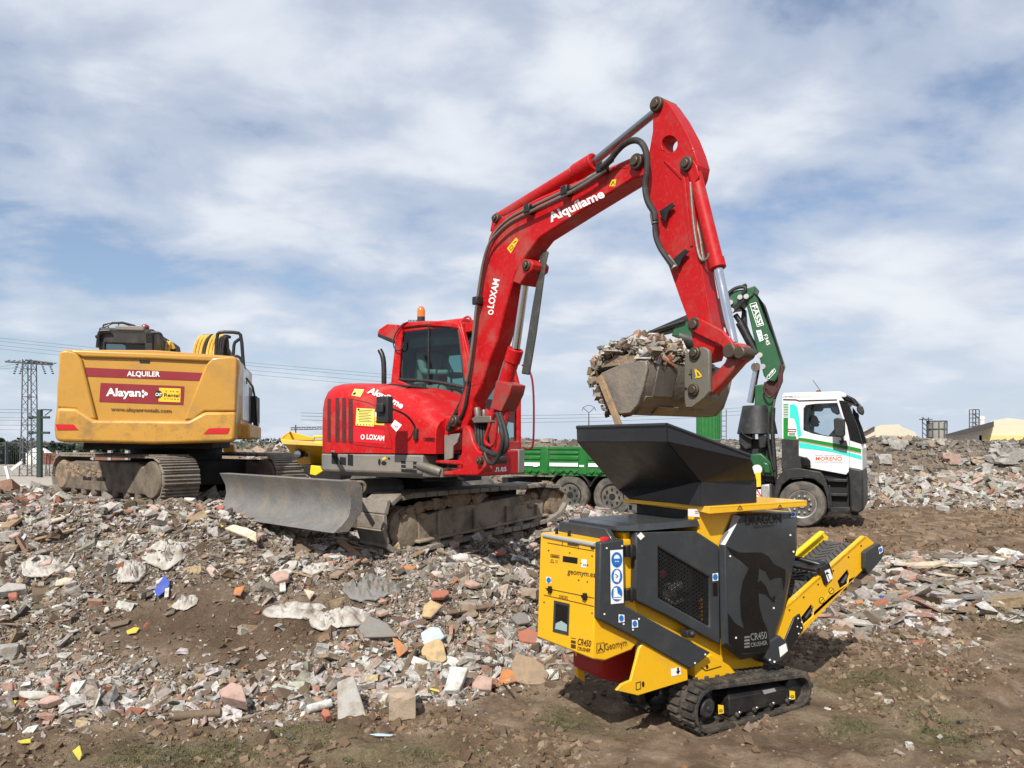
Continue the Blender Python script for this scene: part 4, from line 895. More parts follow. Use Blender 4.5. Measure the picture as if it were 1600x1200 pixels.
def person(name, base, facing, label, shirt, skin=(.35, .2, .14), lean=.1, tall=1.0):
    """seated figure: base = seat point; facing = unit vector; arms reach forward to the controls"""
    F_ = facing.normalized(); S = Vector((-F_.y, F_.x, 0)); Z = Vector((0, 0, 1))
    T = thing(name, base, label, 'person')
    J = lambda f, s, z: base+F_*f*tall+S*s*tall+Z*z*tall
    bm = bmesh.new(); sk = []
    def v(p, r): q = bm.verts.new(p-base); sk.append((q, r)); return q
    pel = v(J(0, 0, .09), .14); wa = v(J(.03+lean*.3, 0, .27), .135); ch = v(J(.06+lean*.7, 0, .46), .155); nk = v(J(.07+lean, 0, .62), .06); hd = v(J(.09+lean*1.25, 0, .70), .055)
    for a, b in ((pel, wa), (wa, ch), (ch, nk), (nk, hd)): bm.edges.new((a, b))
    for s in (-1, 1):
        sh = v(J(.06+lean*.9, s*.18, .55), .07); el = v(J(.16+lean, s*.25, .31), .048); wr = v(J(.40+lean, s*.20, .30), .033); hn = v(J(.48+lean, s*.19, .30), .036)
        for a, b in ((ch, sh), (sh, el), (el, wr), (wr, hn)): bm.edges.new((a, b))
        hp = v(J(.06, s*.10, .08), .10); kn = v(J(.46, s*.14, .12), .072); an = v(J(.58, s*.13, -.32), .048); to = v(J(.74, s*.13, -.36), .042)
        for a, b in ((pel, hp), (hp, kn), (kn, an), (an, to)): bm.edges.new((a, b))
    bm.verts.index_update()
    me = bpy.data.meshes.new('body'); bm.to_mesh(me); o = bpy.data.objects.new('body', me); COL.objects.link(o); o.parent = T; LOC['body'] = base
    m = o.modifiers.new('skin', 'SKIN'); m.use_smooth_shade = True
    for q, (vv, r) in zip(me.skin_vertices[0].data, sk): q.radius = (r*tall, r*tall)
    me.skin_vertices[0].data[0].use_root = True
    s = o.modifiers.new('subd', 'SUBSURF'); s.levels = 1; s.render_levels = 2
    me.materials.append(shirt); bm.free()
    h = MB(); hc = J(.115+lean*1.3, 0, .80)
    h.ball(hc, .085, .078, .115, 16, 12); h.ball(hc+F_*.095*tall-Z*.015, .018, .016, .022, 8, 6); h.ball(hc+F_*.05*tall-Z*.07, .05, .045, .045, 10, 7)
    for s in (-1, 1): h.ball(hc+S*s*.08*tall-Z*.01, .016, .014, .03, 8, 6); h.ball(hc+F_*.075*tall+S*s*.03*tall+Z*.02, .012, .012, .010, 8, 6)
    h.build('head', M('skin '+name, skin, .6), T)
    h = MB(); h.ball(hc-F_*.018+Z*.035, .094, .088, .10, 14, 9); h.build('hair', m_print, T)
    return T

RU = Frame((-1.254, 7.40, 0), 46.4)             # undercarriage: x along the tracks (away to the right), y away to the left
UF = Frame((-.856, 7.12, 0), -34.8)             # upper: x = forward, y = 0 is its right side
BF = Frame((-.482, 6.85, 0), -50.3)             # boom plane
def red_excavator():
    base = RU.w(1.35, 1.1, .72)
    T = thing('red_excavator', base, 'red excavator with raised boom holding a full bucket over the small crusher', 'excavator')
    def P(name, mb, mat, bevel=.008, parent=T, **k): return mb.build(name, mat, parent, bevel=bevel, **k)
    # ---------------- tracks
    px = [(603, 792), (599, 812), (600, 838), (606, 858), (618, 868), (650, 866), (700, 853), (760, 840), (820, 827), (862, 816), (880, 804), (889, 786), (886, 768), (874, 757), (850, 755), (760, 762), (690, 767), (645, 771), (620, 777)]
    loop = [(p.x, p.z) for p in (RU.ly(u, v, 0) for u, v in px)]
    loop = loop  # traced clockwise from the idler; outward normals follow
    zmid = [p for p in loop]
    cfront = RU.ly(640, 822, .1); crear = RU.ly(862, 784, .1)
    for side, y0 in enumerate((0.0, 1.72)):
        b = MB(); shoe_track(b, RU, loop, y0, y0+.45, .155, th=.05, gr=0, gap=.95); tr = P('track', b, m_shoe, .006, seg=1, jitter=.0035)
        b = MB(); b.prof(RU, [(cfront.x+.12, cfront.z-.17), (crear.x-.18, crear.z-.15), (crear.x-.16, crear.z+.02), (crear.x-.5, crear.z+.11), (cfront.x+.45, cfront.z+.14), (cfront.x+.10, cfront.z+.07)], y0+.09, y0+.40)
        b.prof(RU, [(cfront.x+.08, cfront.z-.185), (crear.x-.12, crear.z-.165), (crear.x-.12, crear.z-.135), (cfront.x+.08, cfront.z-.15)], y0+.04, y0+.42)
        for k in range(4): x = cfront.x+.35+k*.52; b.prof(RU, [(x, cfront.z-.16), (x+.03, cfront.z-.16), (x+.03, cfront.z+.12), (x, cfront.z+.12)], y0+.05, y0+.12)
        P('track_frame', b, m_muddy, .012, tr)
        w = MB(); w.lathe(RU.w(cfront.x-.03, y0+.09, cfront.z-.02), RU.ey, [(0, 0), (0, .10), (.03, .21), (.08, .225), (.10, .19), (.17, .19), (.19, .225), (.24, .21), (.27, .1), (.27, 0)], 26); P('idler', w, m_muddy, .004, tr)
        w = MB(); w.lathe(RU.w(crear.x+.02, y0+.06, crear.z), RU.ey, [(0, 0), (0, .14), (.04, .165), (.06, .215), (.34, .215), (.36, .1), (.36, 0)], 24)
        for k in range(16): a = k*math.pi/8; w.obox(RU.w(crear.x+.02+.225*math.cos(a), y0+.22, crear.z+.225*math.sin(a)), RU.ex*math.cos(a)+RU.ez*math.sin(a), RU.ey, RU.ez*math.cos(a)-RU.ex*math.sin(a), .03, .05, .018)
        P('sprocket', w, m_mud if side == 0 else m_muddy, .005, tr)
        for k in range(6):
            x = cfront.x+.32+k*(crear.x-cfront.x-.62)/5; z = cfront.z-.205+(crear.z-cfront.z+.02)*(x-cfront.x)/(crear.x-cfront.x)
            w = MB(); w.lathe(RU.w(x, y0+.05, z), RU.ey, [(0, 0), (0, .045), (.02, .075), (.34, .075), (.36, .045), (.36, 0)], 16); P('roller', w, m_muddy, .003, tr)
        if side == 0:
            b = MB(); sp = []
            for u, v in ((640, 797), (655, 795), (668, 790), (680, 786), (702, 781), (722, 779), (738, 777), (752, 775), (630, 806), (690, 790), (712, 787), (745, 781), (660, 808), (820, 778), (828, 790), (832, 775), (815, 785)):
                p = RU.ly(u, v, .10); sp.append((p.x, .10, p.z))
            mud_lumps(b, RU, sp, .085); tag(b.build('caked_mud', m_mud, tr, smooth=False), kind='stuff')
    # car body
    zc = cfront.z
    b = MB(); b.box(RU, .35, 2.35, .42, 1.75, zc-.05, zc+.30); b.box(RU, .2, .6, .6, 1.55, zc-.10, zc+.16)
    b.cyl(RU.w(1.35, 1.1, zc+.28), RU.w(1.35, 1.1, zc+.46), .52, n=36); P('car_body', b, m_void, .02)
    # ---------------- dozer blade
    pn = at(540, 751, 6.85); ln = RU.l(pn); pf = RU.l(RU.px(347, 731, ln.x)); yb0, yb1 = ln.y, pf.y; xb, zt = ln.x, ln.z
    zbm = RU.lx(516, 831, xb-.1).z; H = zt-zbm
    sec = [(-.035, 0), (-.005, -.12*H), (.035, -.30*H), (.045, -.5*H), (.02, -.70*H), (-.05, -.86*H), (-.13, -.97*H), (-.15, -1.0*H), (-.06, -1.01*H), (.06, -.88*H), (.13, -.66*H), (.14, -.3*H), (.11, -.05*H), (.08, 0)]
    b = MB(); b.prism([RU.w(xb+a, yb0, zt+c) for a, c in sec], RU.ey*(yb1-yb0))
    bl = P('dozer_blade', b, m_blade, .008)
    b = MB(); b.prism([RU.w(xb+a*1.0+.0, yb0-.022, zt+c) for a, c in [(-.04, .0), (0, -.12*H), (.03, -.3*H), (.04, -.5*H), (.015, -.7*H), (-.055, -.86*H), (-.15, -1.0*H), (.02, -1.0*H), (.17, -.6*H), (.17, -.12*H), (.10, 0)]], RU.ey*.022); P('end_plate', b, m_blade, .004, bl)
    b = MB(); b.tube([RU.w(xb+.13, yb0+.02, zt-.02), RU.w(xb+.20, yb0+.0, zt-.02), RU.w(xb+.22, yb0, zt-.08), RU.w(xb+.16, yb0+.0, zt-.13)], .016, 8, 2); P('shackle', b, m_muddy, 0, bl)
    b = MB()
    for y in (.62, 1.45): b.prism([RU.w(xb+.10, y, zt-.22), RU.w(xb+.10, y, zt-.40), RU.w(.6, y, zc-.18), RU.w(.6, y, zc+.02)], RU.ey*.14)
    b.box(RU, xb+.1, xb+.22, .55, 1.65, zt-.40, zt-.24); P('push_arm', b, m_muddy, .012)
    q = RU.ly(570, 765, .95); b = MB()
    b.loft([[RU.w(q.x+dx, .95+dy, q.z+dz) for dy, dz in ((-.17*s, -.13), (.17*s, -.13), (.17*s, .03*s), (.10*s, .12*s), (-.10*s, .12*s), (-.17*s, .03*s))] for dx, s in ((-.22, .72), (-.12, 1), (.35, 1), (.45, .8))]); P('cylinder_guard', b, m_skirt, .012)
    # ---------------- upper: skirt
    f1 = UF.ly(660, 720, 0); zb = UF.ly(656, 748, 0).z; ztk = UF.ly(659, 711, 0).z; xF = f1.x
    xr = None
    R0 = .42
    for k in range(400):                           # rear face so far back that the rounded corner just touches u=502
        x = xF-.6-k*.005
        um = min(U0+FPX*p.x/p.y for p in [UF.w(x+R0-R0*math.cos(a), R0-R0*math.sin(a), 0) for a in np.linspace(0, 1.57, 12)])
        if um < 502.5: xr = x; break
    yL = 1.66
    def foot(inset=0.0, xf=xF, yl=yL, n=9):
        r = R0; o = [(xf-inset, inset), ]
        for a in np.linspace(0, math.pi/2, n): o.append((xr+r-(r-inset)*math.sin(a), r-(r-inset)*math.cos(a)))
        for a in np.linspace(0, math.pi/2, n): o.append((xr+r-(r-inset)*math.cos(a), yl-r+(r-inset)*math.sin(a)))
        o.append((xf-inset, yl-inset)); return o
    b = MB(); b.loft([[UF.w(x, y, z) for x, y in foot(i)] for z, i in ((zb, .06), (zb+.05, .0), (ztk-.0, .0))]); sk = P('counterweight', b, m_skirt, .015)
    ss = Surf(None, [sk]); cr = lambda pts: [(500+a*.15, 600+b_*.15) for a, b_ in pts]
    q = MB()
    for x0, x1 in ((120, 186), (206, 270), (288, 344)): px_poly(q, cr([(x0, 710+.12*(x0-120)), (x1, 710+.12*(x1-120)), (x1, 832+.10*(x1-120)), (x0, 828+.1*(x0-120))]), ss, .004, 3)
    q.build('grille', m_void, sk)
    q = MB()
    for j in range(3): px_poly(q, cr([(845, 800+j*42), (1008, 808+j*43), (1006, 838+j*43), (845, 828+j*42)]), ss, .005, 2)
    q.build('vent', m_void, sk)
    q = MB(); px_poly(q, cr([(892, 806), (970, 810), (970, 884), (895, 878)]), ss, .008, 2); q.build('vent_plate', m_skirt, sk)
    q = MB(); px_disc(q, cr([(618, 812)])[0], 2, ss, .005, ry=5); px_disc(q, cr([(665, 824)])[0], 4, ss, .005, ry=3.4); px_disc(q, cr([(718, 776)])[0], 1.8, ss, .005); q.build('lock', m_void, sk)
    q = MB(); px_poly(q, cr([(645, 775), (680, 755), (690, 780), (655, 795)]), ss, .007); q.build('tag', m_stkyel, sk)
    q = MB(); px_poly(q, cr([(118, 690), (152, 695), (152, 730), (118, 724)]), ss, .007, 2); px_frame(q.mat(1), cr([(126, 700), (144, 703), (144, 720), (126, 717)]), .8, ss, .01); q.build('sticker', [m_skirt, m_print], sk)
    # ---------------- hood
    prof = [(512, 640), (515, 621), (522, 606), (530, 601), (540, 599), (560, 598.5), (585, 599), (605, 599.5), (625, 602), (650, 609), (670, 618), (690, 629), (705, 640), (716, 652)]
    tops = [UF.ly(u, v, .34) for u, v in prof]
    xs = [t.x for t in tops]; zs = [t.z for t in tops]
    x0h = xr+.005; rings = []
    gx = list(np.linspace(x0h, x0h+.42, 12))+list(np.linspace(x0h+.47, xs[-1], 26))
    zlow = UF.ly(660, 709, .02).z
    for x in gx:
        zt_ = float(np.interp(x, xs, zs)); off = R0-math.sqrt(max(R0**2-max(R0-(x-xr), 0)**2, 0)) if x < xr+R0 else 0
        if x < xs[0]: zt_ = zs[0]-.02
        h_ = zt_-zlow
        prof_ = [(.012, 0), (.012, .40), (.018, .62), (.04, .76), (.085, .87), (.16, .95), (.26, .985), (.36, 1.0), (.60, 1.01), (1.0, 1.0)]
        k = max(0, (x-(xs[-1]-.28))/.28); sq = 1-.0*k
        rings.append([UF.w(x, off*(1 if y < .9 else 1)+y, zlow+h_*t) for y, t in prof_]+[UF.w(x, 1.0+off*0, zlow)])
    b = MB(); b.loft(rings); hd = P('hood', b, m_red, 0, angle=50)
    hs = Surf(None, [hd])
    q = MB()
    for (u0, u1, vt) in ((511.5, 516.5, 623), (524, 530, 621.5), (534.5, 540.5, 621.5), (544.5, 551, 622.5)): px_poly(q, [(u0, vt), (u1, vt), (u1, 690.5+(u1-511)*.05), (u0, 690+(u0-511)*.05)], hs, .006, 4)
    q.build('vent', M('red slotted vent', (.085, .006, .007), .6, bump=.8, bscale=90), hd)
    q = MB(); px_line(q, [(551.5, 624), (575, 629), (590, 636), (600, 645), (612, 690), (612, 701), (553, 695)], .9, hs, .004); px_line(q, [(505, 690), (551, 694.5)], .9, hs); q.build('seam', M('dark red seam', (.10, .004, .006), .6), hd)
    q = MB(); px_poly(q, [(552, 666), (601, 672), (602, 694), (552, 690)], hs, .004, 4); q.build('sticker', m_redstk, hd)
    q = MB(); px_poly(q, [(557, 637.5), (585.5, 639), (584, 666.5), (555.5, 664.5)], hs, .006, 4)
    q.mat(1)
    for k in range(8): px_line(q, [(560+(k % 2), 640.5+k*2.5), (582-(k*3 % 7), 641.5+k*2.5)], .65, hs, .009)
    for k in range(6): px_disc(q, (558.5+k*4.6, 663+k*.2), .9, hs, .009, 8)
    px_disc(q, (560, 640), 1.6, hs, .010, 8); q.build('sticker', [m_stk, m_print], hd)
    q = MB(); px_poly(q, [(586, 644), (601, 645), (600, 665), (585, 664)], hs, .006, 3); px_poly(q.mat(1), [(585.5, 651), (601, 652), (600.5, 664.5), (585, 664)], hs, .009, 3); px_disc(q.mat(2), (588, 659), 1.4, hs, .012, 8); q.build('sticker', [m_white, m_stkyel, m_print], hd)
    q = MB(); px_poly(q, [(554, 607.5), (569, 608.5), (563, 620), (549, 617.5)], hs, .006, 3); px_poly(q.mat(1), [(552, 613.5), (557, 612.5), (555, 617), (551, 616.5)], hs, .009); q.build('sticker', [m_stk, m_print], hd)
    q = MB(); px_poly(q, [(617, 656), (628, 664), (619.5, 675), (610.5, 665)], hs, .006, 3); px_line(q.mat(1), [(616.5, 664), (618.5, 668), (621.5, 666)], 1, hs, .009); q.build('sticker', [m_white, m_print], hd)
    q = MB(); px_text(q, 'LOXAM', (572.5, 686), (600, 688.6), 7.6, hs, bold=.03, lift=.014); px_line(q, [(565.5, 679.5), (568.5, 680), (569.3, 683), (567.8, 686), (565, 685.6), (564, 682.5), (565.5, 679.5)], 1.6, hs, .014); q.build('lettering', m_white, hd)
    q = MB(); px_text(q, 'Alquílame', (573.5, 613.5), (627.5, 639), 9.5, hs, bold=.03, shear=.15, curve=2.0, lift=.016); q.build('lettering', m_white, hd)
    # front right box beside the boom foot + grey plate
    b = MB(); b.py(UF, [(666, 656), (676, 650.5), (716, 650), (718, 672), (705, 676), (702, 706), (666, 706)], .14, .60); P('tank_cover', b, m_red, .02, seg=3)
    b = MB(); b.tube([UF.py(671, 652, .12), UF.py(676, 656, .10), UF.py(681, 665, .10), UF.py(677, 672, .10), UF.py(671, 680, .12)], .012, 8, 2); P('hand_rail', b, m_red, 0)
    b = MB(); b.py(UF, [(694, 680), (718, 677), (716, 690), (708, 697), (707, 716), (694, 720)], .12, .14); P('cover_plate', b, m_skirt, .004)
    b = MB(); b.py(UF, [(655, 712), (690, 708), (725, 712), (725, 752), (660, 752)], .22, .5); P('front_frame', b, m_void, .01)
    b = MB(); b.tube([UF.py(655, 727, .02), UF.py(675, 733, .0), UF.py(690, 738, .02)], .045, 12); b.box(UF, xF+.0, xF+.25, .0, .3, zb+.02, zb+.1); P('swing_cylinder', b, m_steel, .004)
    b = MB(); b.py(UF, [(660, 683), (680, 683), (680, 692), (662, 690)], .012, .035); P('latch', b, m_black, .004)
    # exhaust, mirror
    b = MB(); e0 = UF.py(600, 610, .62); e1 = UF.py(600, 570, .62); e2 = UF.py(598, 556, .62); e3 = UF.py(593.5, 547, .62)
    b.tube([e0, e1, e2, e3], .028, 14, 1); P('exhaust_pipe', b, m_black, 0)
    b = MB(); mc = UF.ly(601, 640.5, -.32); b.box(UF, mc.x-.075, mc.x+.075, -.36, -.28, mc.z-.125, mc.z+.125); b.box(UF, mc.x-.04, mc.x+.05, -.40, -.37, mc.z-.03, mc.z+.06); mr = P('mirror', b, m_dark, .03, seg=4)
    b = MB(); b.tube([UF.py(604, 637, -.30), UF.py(620, 641, -.25), UF.py(637, 650, -.12), UF.py(646, 662, -.02), UF.py(650, 672, .0), UF.py(651, 685, .01)], .010, 8, 2); P('mirror_arm', b, m_black, 0, mr)
    b = MB(); a = UF.ly(650, 678, -.0); b.box(UF, a.x-.022, a.x+.022, -.02, .02, a.z-.06, a.z+.05); P('mirror_mount', b, m_dark, .008, mr)
    a = UF.ly(507, 660, .9); b = MB(); b.tube([UF.w(xr-.04, 1.2, zlow+.15), UF.w(xr-.10, 1.2, zlow+.25), UF.w(xr-.10, 1.2, zlow+.5), UF.w(xr-.02, 1.2, zlow+.62)], .03, 8, 1); b.box(UF, xr-.20, xr-.08, 1.1, 1.3, zlow+.05, zlow+.2); P('camera_guard', b, m_dark, .01)
    b = MB(); b.py(UF, [(602, 601), (608, 599), (636, 602.5), (637, 605), (630, 608), (603, 605)], .30, .62); P('air_intake', b, m_void, .004)
    # ---------------- cab
    yc, yw = .98, 1.86
    side = [(609, 612), (612, 580), (616, 545), (620, 512), (630, 503.5), (665, 501), (700, 502), (716, 505), (722, 520), (728, 556), (737, 600), (738, 660), (700, 650), (660, 628)]
    glass_ = [(622, 594), (625, 550), (629, 513), (640, 510.5), (668, 509), (700, 511), (716, 514), (720, 545), (725, 590), (728, 622), (690, 618), (650, 606)]
    b = MB(); b.py(UF, side, yc, yc+.05, [glass_]); cabn = P('cab', b, m_red, .012)
    sh = [UF.py(u, v, yc) for u, v in side]; shl = [UF.l(p) for p in sh]
    hole = [UF.l(UF.py(u, v, yc)) for u, v in glass_]
    b = MB(); b.prism([UF.w(p.x, yw-.05, p.z) for p in shl], UF.ey*.05, [[UF.w(p.x, yw-.05, p.z) for p in hole]]); P('side_wall', b, m_red, .012, cabn)
    xa, xm = shl[3].x, shl[7].x; ztop = shl[5].z
    b = MB(); b.loft([[UF.w(x, y, z) for x, y, z in ((xa-.0, yc+.02+i, ztop-.10+h_), (xm+.02, yc+.02+i, ztop-.10+h_), (xm+.02, yw-.02-i, ztop-.10+h_), (xa-.0, yw-.02-i, ztop-.10+h_))] for h_, i in ((0, 0), (.06, 0), (.10, .06))]); P('roof', b, m_red, .02, cabn)
    tip = [UF.py(u, v, yc+.1) for u, v in ((620, 507), (604, 506), (592, 514), (589, 520), (592, 525), (612, 533), (618, 534))]
    b = MB(); b.prism(tip, UF.ey*.8); rw = P('rear_visor', b, m_red, .015, cabn)
    b = MB(); b.prism([UF.py(u, v, yc+.07)-UF.ey*0 for u, v in ((590, 521), (613, 530), (615, 537), (603, 532), (590, 526))], UF.ey*.86); P('visor_underside', b, m_dark, .004, cabn)
    for nm, xx, dz in (('rear_wall', shl[1].x, 0), ):
        b = MB(); b.box(UF, xx-.02, xx+.02, yc+.05, yw-.05, shl[0].z-.5, shl[0].z+.12); b.box(UF, xx+.00, xx+.04, yc+.05, yc+.12, shl[0].z, ztop-.1); b.box(UF, xx+.0, xx+.04, yw-.12, yw-.05, shl[0].z, ztop-.1); P(nm, b, m_red, .01, cabn)
    xfr = shl[10].x
    b = MB(); z0c = zb+.05
    for y in (yc+.01, yw-.07): b.prism([UF.w(xfr-.02, y, z0c), UF.w(xfr+.05, y, z0c), UF.w(xfr+.05, y, shl[10].z), UF.w(shl[7].x+.03, y, ztop-.06), UF.w(shl[7].x-.04, y, ztop-.06), UF.w(xfr-.03, y, shl[10].z)], UF.ey*.06)
    b.box(UF, xfr-.02, xfr+.06, yc+.02, yw-.02, z0c, zlow+.12); b.box(UF, xm-.02, xm+.04, yc+.05, yw-.05, ztop-.15, ztop-.05); P('front_frame', b, m_red, .012, cabn)
    b = MB(); b.box(UF, xr+.35, xfr, yc+.02, yw, z0c, zlow+.10); P('cab_floor', b, m_void, .01, cabn)
    def pane(nm, pts, mt): q = MB(); q.add(pts, [list(range(len(pts)))]); return q.build(nm, mt, cabn, smooth=False)
    pane('window', [UF.py(u, v, yc+.025) for u, v in glass_], m_tint)
    pane('window', [UF.w(p.x, yw-.025, p.z) for p in hole], m_tint)
    pane('windscreen', [UF.w(xfr+.02, yc+.07, zlow+.12), UF.w(xfr+.02, yw-.07, zlow+.12), UF.w(xfr+.02, yw-.07, shl[10].z), UF.w(xm, yw-.07, ztop-.15), UF.w(xm, yc+.07, ztop-.15), UF.w(xfr+.02, yc+.07, shl[10].z)], m_tint)
    pane('rear_window', [UF.w(shl[1].x+.03, yc+.12, shl[0].z+.12), UF.w(shl[1].x+.03, yw-.12, shl[0].z+.12), UF.w(xa+.03, yw-.12, ztop-.12), UF.w(xa+.03, yc+.12, ztop-.12)], m_tint)
    b = MB(); b.tube([UF.py(u, v, yc+.022) for u, v in ((622, 593), (640, 594), (665, 594.5), (700, 600), (727, 606))], .020, 8, 1); b.tube([UF.py(670, 510, yc+.02), UF.py(669.5, 594, yc+.02)], .012, 8); b.tube([UF.py(u, v, yc+.02) for u, v in list(glass_)+[glass_[0]]], .012, 6); P('window_bar', b, m_dark, 0, cabn)
    b = MB(); b.box(UF, xa-.03, xa+.06, yc+.06, yw-.06, ztop-.40, ztop-.06); P('rear_header', b, m_dark, .01, cabn)
    # interior: dark upper lining, seat, levers
    b = MB(); b.box(UF, xa+.08, xm-.05, yc+.10, yw-.08, ztop-.30, ztop-.12); st = UF.ly(660, 590, 1.45)
    b.box(UF, st.x-.25, st.x-.10, 1.22, 1.68, st.z-.35, st.z+.42); b.box(UF, st.x-.2, st.x+.35, 1.2, 1.7, st.z-.45, st.z-.28); b.box(UF, st.x-.2, st.x-.11, 1.32, 1.58, st.z+.42, st.z+.62)
    b.box(UF, st.x-.1, st.x+.3, 1.1, 1.2, st.z-.35, st.z-.1); P('seat', b, m_dark, .03, cabn)
    b = MB(); a = UF.ly(707, 590, 1.15)
    for dy in (0, .45): b.tube([UF.w(a.x, 1.15+dy, a.z-.3), UF.w(a.x-.02, 1.15+dy, a.z+.02)], .012, 8); b.ball(UF.w(a.x-.02, 1.15+dy, a.z+.05), .03, .03, .05, 10, 7)
    P('control_lever', b, m_black, 0, cabn)
    # beacon, lights, door rail
    a = UF.ly(658, 500, 1.25); b = MB(); b.cyl(UF.w(a.x, 1.25, ztop-.03), UF.w(a.x, 1.25, a.z+.035), .045, n=18); bc = P('beacon', b, m_dark, .004, cabn)
    b = MB(); b.lathe(UF.w(a.x, 1.25, a.z+.035), UF.ez, [(0, .046), (.07, .047), (.10, .04), (.122, .022), (.128, 0)], 20); P('lens', b, m_amber, 0, bc)
    b = MB()
    for k in range(6): p_ = UF.ly(638+k*2.4, 501.5, 1.3); b.tube([UF.w(p_.x, 1.3, p_.z-.05), UF.w(p_.x+.01, 1.3, p_.z+.012)], .006, 6)
    p_ = UF.ly(637, 503, 1.0); b.tube([UF.py(637, 503, .98), UF.py(626, 510, .96), UF.py(616, 524, .95), UF.py(614, 540, .95), UF.py(620, 549, .95), UF.py(628, 546, .96), UF.py(632, 535, .98)], .007, 6, 1); P('cable', b, m_black, 0, cabn)
    b = MB(); p_ = UF.ly(720, 505, 1.2); b.tube([UF.w(xm-.02, 1.1, ztop), UF.w(xm+.05, 1.1, ztop+.02), UF.w(xm+.10, 1.1, ztop-.05), UF.w(xm+.10, 1.1, ztop-.14)], .012, 8, 1); b.box(UF, xm+.02, xm+.14, 1.05, 1.25, ztop-.16, ztop-.06); P('work_lamp', b, m_red, .01, cabn)
    e = yw+.02; b = MB(); b.tube([UF.w(xfr+.05, e, zlow+.05), UF.w(xfr+.16, e, zlow+.02), UF.w(xfr+.20, e, zlow+.1), UF.w(xfr+.20, e, zlow+.75), UF.w(xfr+.14, e, zlow+.95), UF.w(xfr+.04, e, zlow+1.0)], .012, 8, 2); P('door_rail', b, M('dark red rail', (.20, .006, .012), .4), 0, cabn)
    b = MB(); a0 = UF.w(xfr+.04, 1.55, zb+.02); b.box(UF, xF-.1, xF+.03, .62, yL-.02, zb-.01, zlow+.02); fp = P('front_panel', b, m_red, .015)
    s_ = Surf(lambda u, v: UF.px(u, v, xF+.032)); q = MB(); px_text(q, '.n.es', (773, 737), (791.5, 736), 10, s_, bold=.02); q.build('lettering', m_white, fp)
    b = MB(); b.box(UF, xF-.08, xF+.045, yL-.11, yL+.005, zb+.0, zlow+.03); P('corner_guard', b, m_skirt, .01)

    # ---------------- swing bracket
    yb_, wb = 0.0, .17
    b = MB(); b.py(BF, [(722, 669), (728, 664), (734, 672), (738, 690), (746, 704), (757, 710), (764, 714), (765, 722), (758, 730), (752, 738), (746, 743), (680, 743), (680, 738), (700, 736), (722, 732), (722, 727), (680, 724), (680, 719), (715, 719), (721, 708)], -.03, .02)
    b.py(BF, [(722, 669), (728, 664), (734, 672), (738, 690), (746, 704), (757, 710), (764, 714), (765, 722), (758, 730), (752, 738), (746, 743), (715, 743), (715, 719), (721, 708)], wb-.01, wb+.04)
    b.py(BF, [(722, 700), (746, 706), (752, 738), (720, 740)], .02, wb-.01)
    sb = P('swing_bracket', b, m_red, .012)
    for (u, v, r) in ((717, 658, .052), (757, 719.5, .035)):
        a = BF.ly(u, v, 0); b = MB(); b.cyl(BF.w(a.x, -.07, a.z), BF.w(a.x, wb+.06, a.z), r, n=18); b.cyl(BF.w(a.x, -.085, a.z), BF.w(a.x, -.06, a.z), r*.55, n=12); P('pin', b, m_pin, .006, sb)
    # ---------------- boom
    bo = [(713, 660), (715, 638), (730, 593), (738, 550), (745, 495), (751, 448), (757, 405), (763, 372), (772, 350), (786, 338), (840, 309), (992, 243), (1003, 239), (1014, 246), (1016, 258), (1006, 275), (987, 280), (915, 325), (842, 372), (822, 398), (806, 425), (793, 465), (777, 530), (763, 565), (752, 602), (738, 625), (735, 650), (728, 668), (719, 672)]
    b = MB(); b.py(BF, bo, 0, wb); bm_ = P('boom', b, m_red, .014, seg=2)
    bs = Surf(lambda u, v: BF.py(u, v, 0))
    b = MB(); b.py(BF, [(765, 362), (768, 345), (770, 336), (775, 331), (782, 332), (786, 339), (784, 352)], .03, wb-.03); P('cylinder_lug', b, m_redarm, .01, bm_); b = MB(); b.py(BF, [(800, 440), (812, 410), (818, 404), (828, 405), (833, 412), (831, 422), (822, 429), (812, 445)], -.005, wb+.005); P('cylinder_lug', b, m_redarm, .01, bm_)
    for (u, v, r, pr) in ((775.5, 341.5, .040, .02), (824, 415, .045, .02), (998, 254, .055, .04), (1046, 225, 0, 0)):
        if r: a = BF.ly(u, v, 0); b = MB(); b.cyl(BF.w(a.x, -pr, a.z), BF.w(a.x, wb+pr, a.z), r, n=20); b.cyl(BF.w(a.x, -pr-.018, a.z), BF.w(a.x, -pr, a.z), r*.6, n=12); P('pin', b, m_pin, .006, bm_)
    # weld panel lines at boom tip, stickers, words
    q = MB(); px_line(q, [(945, 287), (950, 272), (965, 263), (982, 262), (985, 268), (980, 276)], 1.2, bs, .003); px_line(q, [(735, 603), (756, 598)], 1, bs, .003); q.build('weld_seam', M('dark red weld', (.20, .008, .010), .6), bm_)
    q = MB(); px_text(q, 'Alquílame', (860.5, 347), (945.5, 307), 13.5, bs, bold=.03, shear=.0); q.build('lettering', m_white, bm_)
    q = MB(); px_text(q, 'LOXAM', (770.8, 482), (780.5, 437), 9.5, bs, bold=.03); px_line(q, [(768.5, 484.3), (770.5, 486.3), (769.8, 489.8), (766.5, 491.3), (763.5, 489.5), (763.8, 486), (768.5, 484.3)], 1.8, bs); q.build('lettering', m_white, bm_)
    q = MB(); px_poly(q, [(792, 388), (806.5, 371), (810, 375), (798, 396)], bs); px_frame(q.mat(1), [(796, 388), (800, 383), (802, 386), (798, 391)], .8, bs, .006); px_line(q, [(802, 380), (807, 376)], 1, bs, .006); q.build('sticker', [m_stkyel, m_print], bm_)
    q = MB(); px_poly(q, [(952, 291), (956, 281), (963, 280), (961, 291)], bs); px_line(q.mat(1), [(955, 289), (958, 283), (960, 289)], 1, bs, .006); q.build('sticker', [m_stkyel, m_print], bm_)
    # ---------------- boom cylinder with guard
    yc_ = wb/2
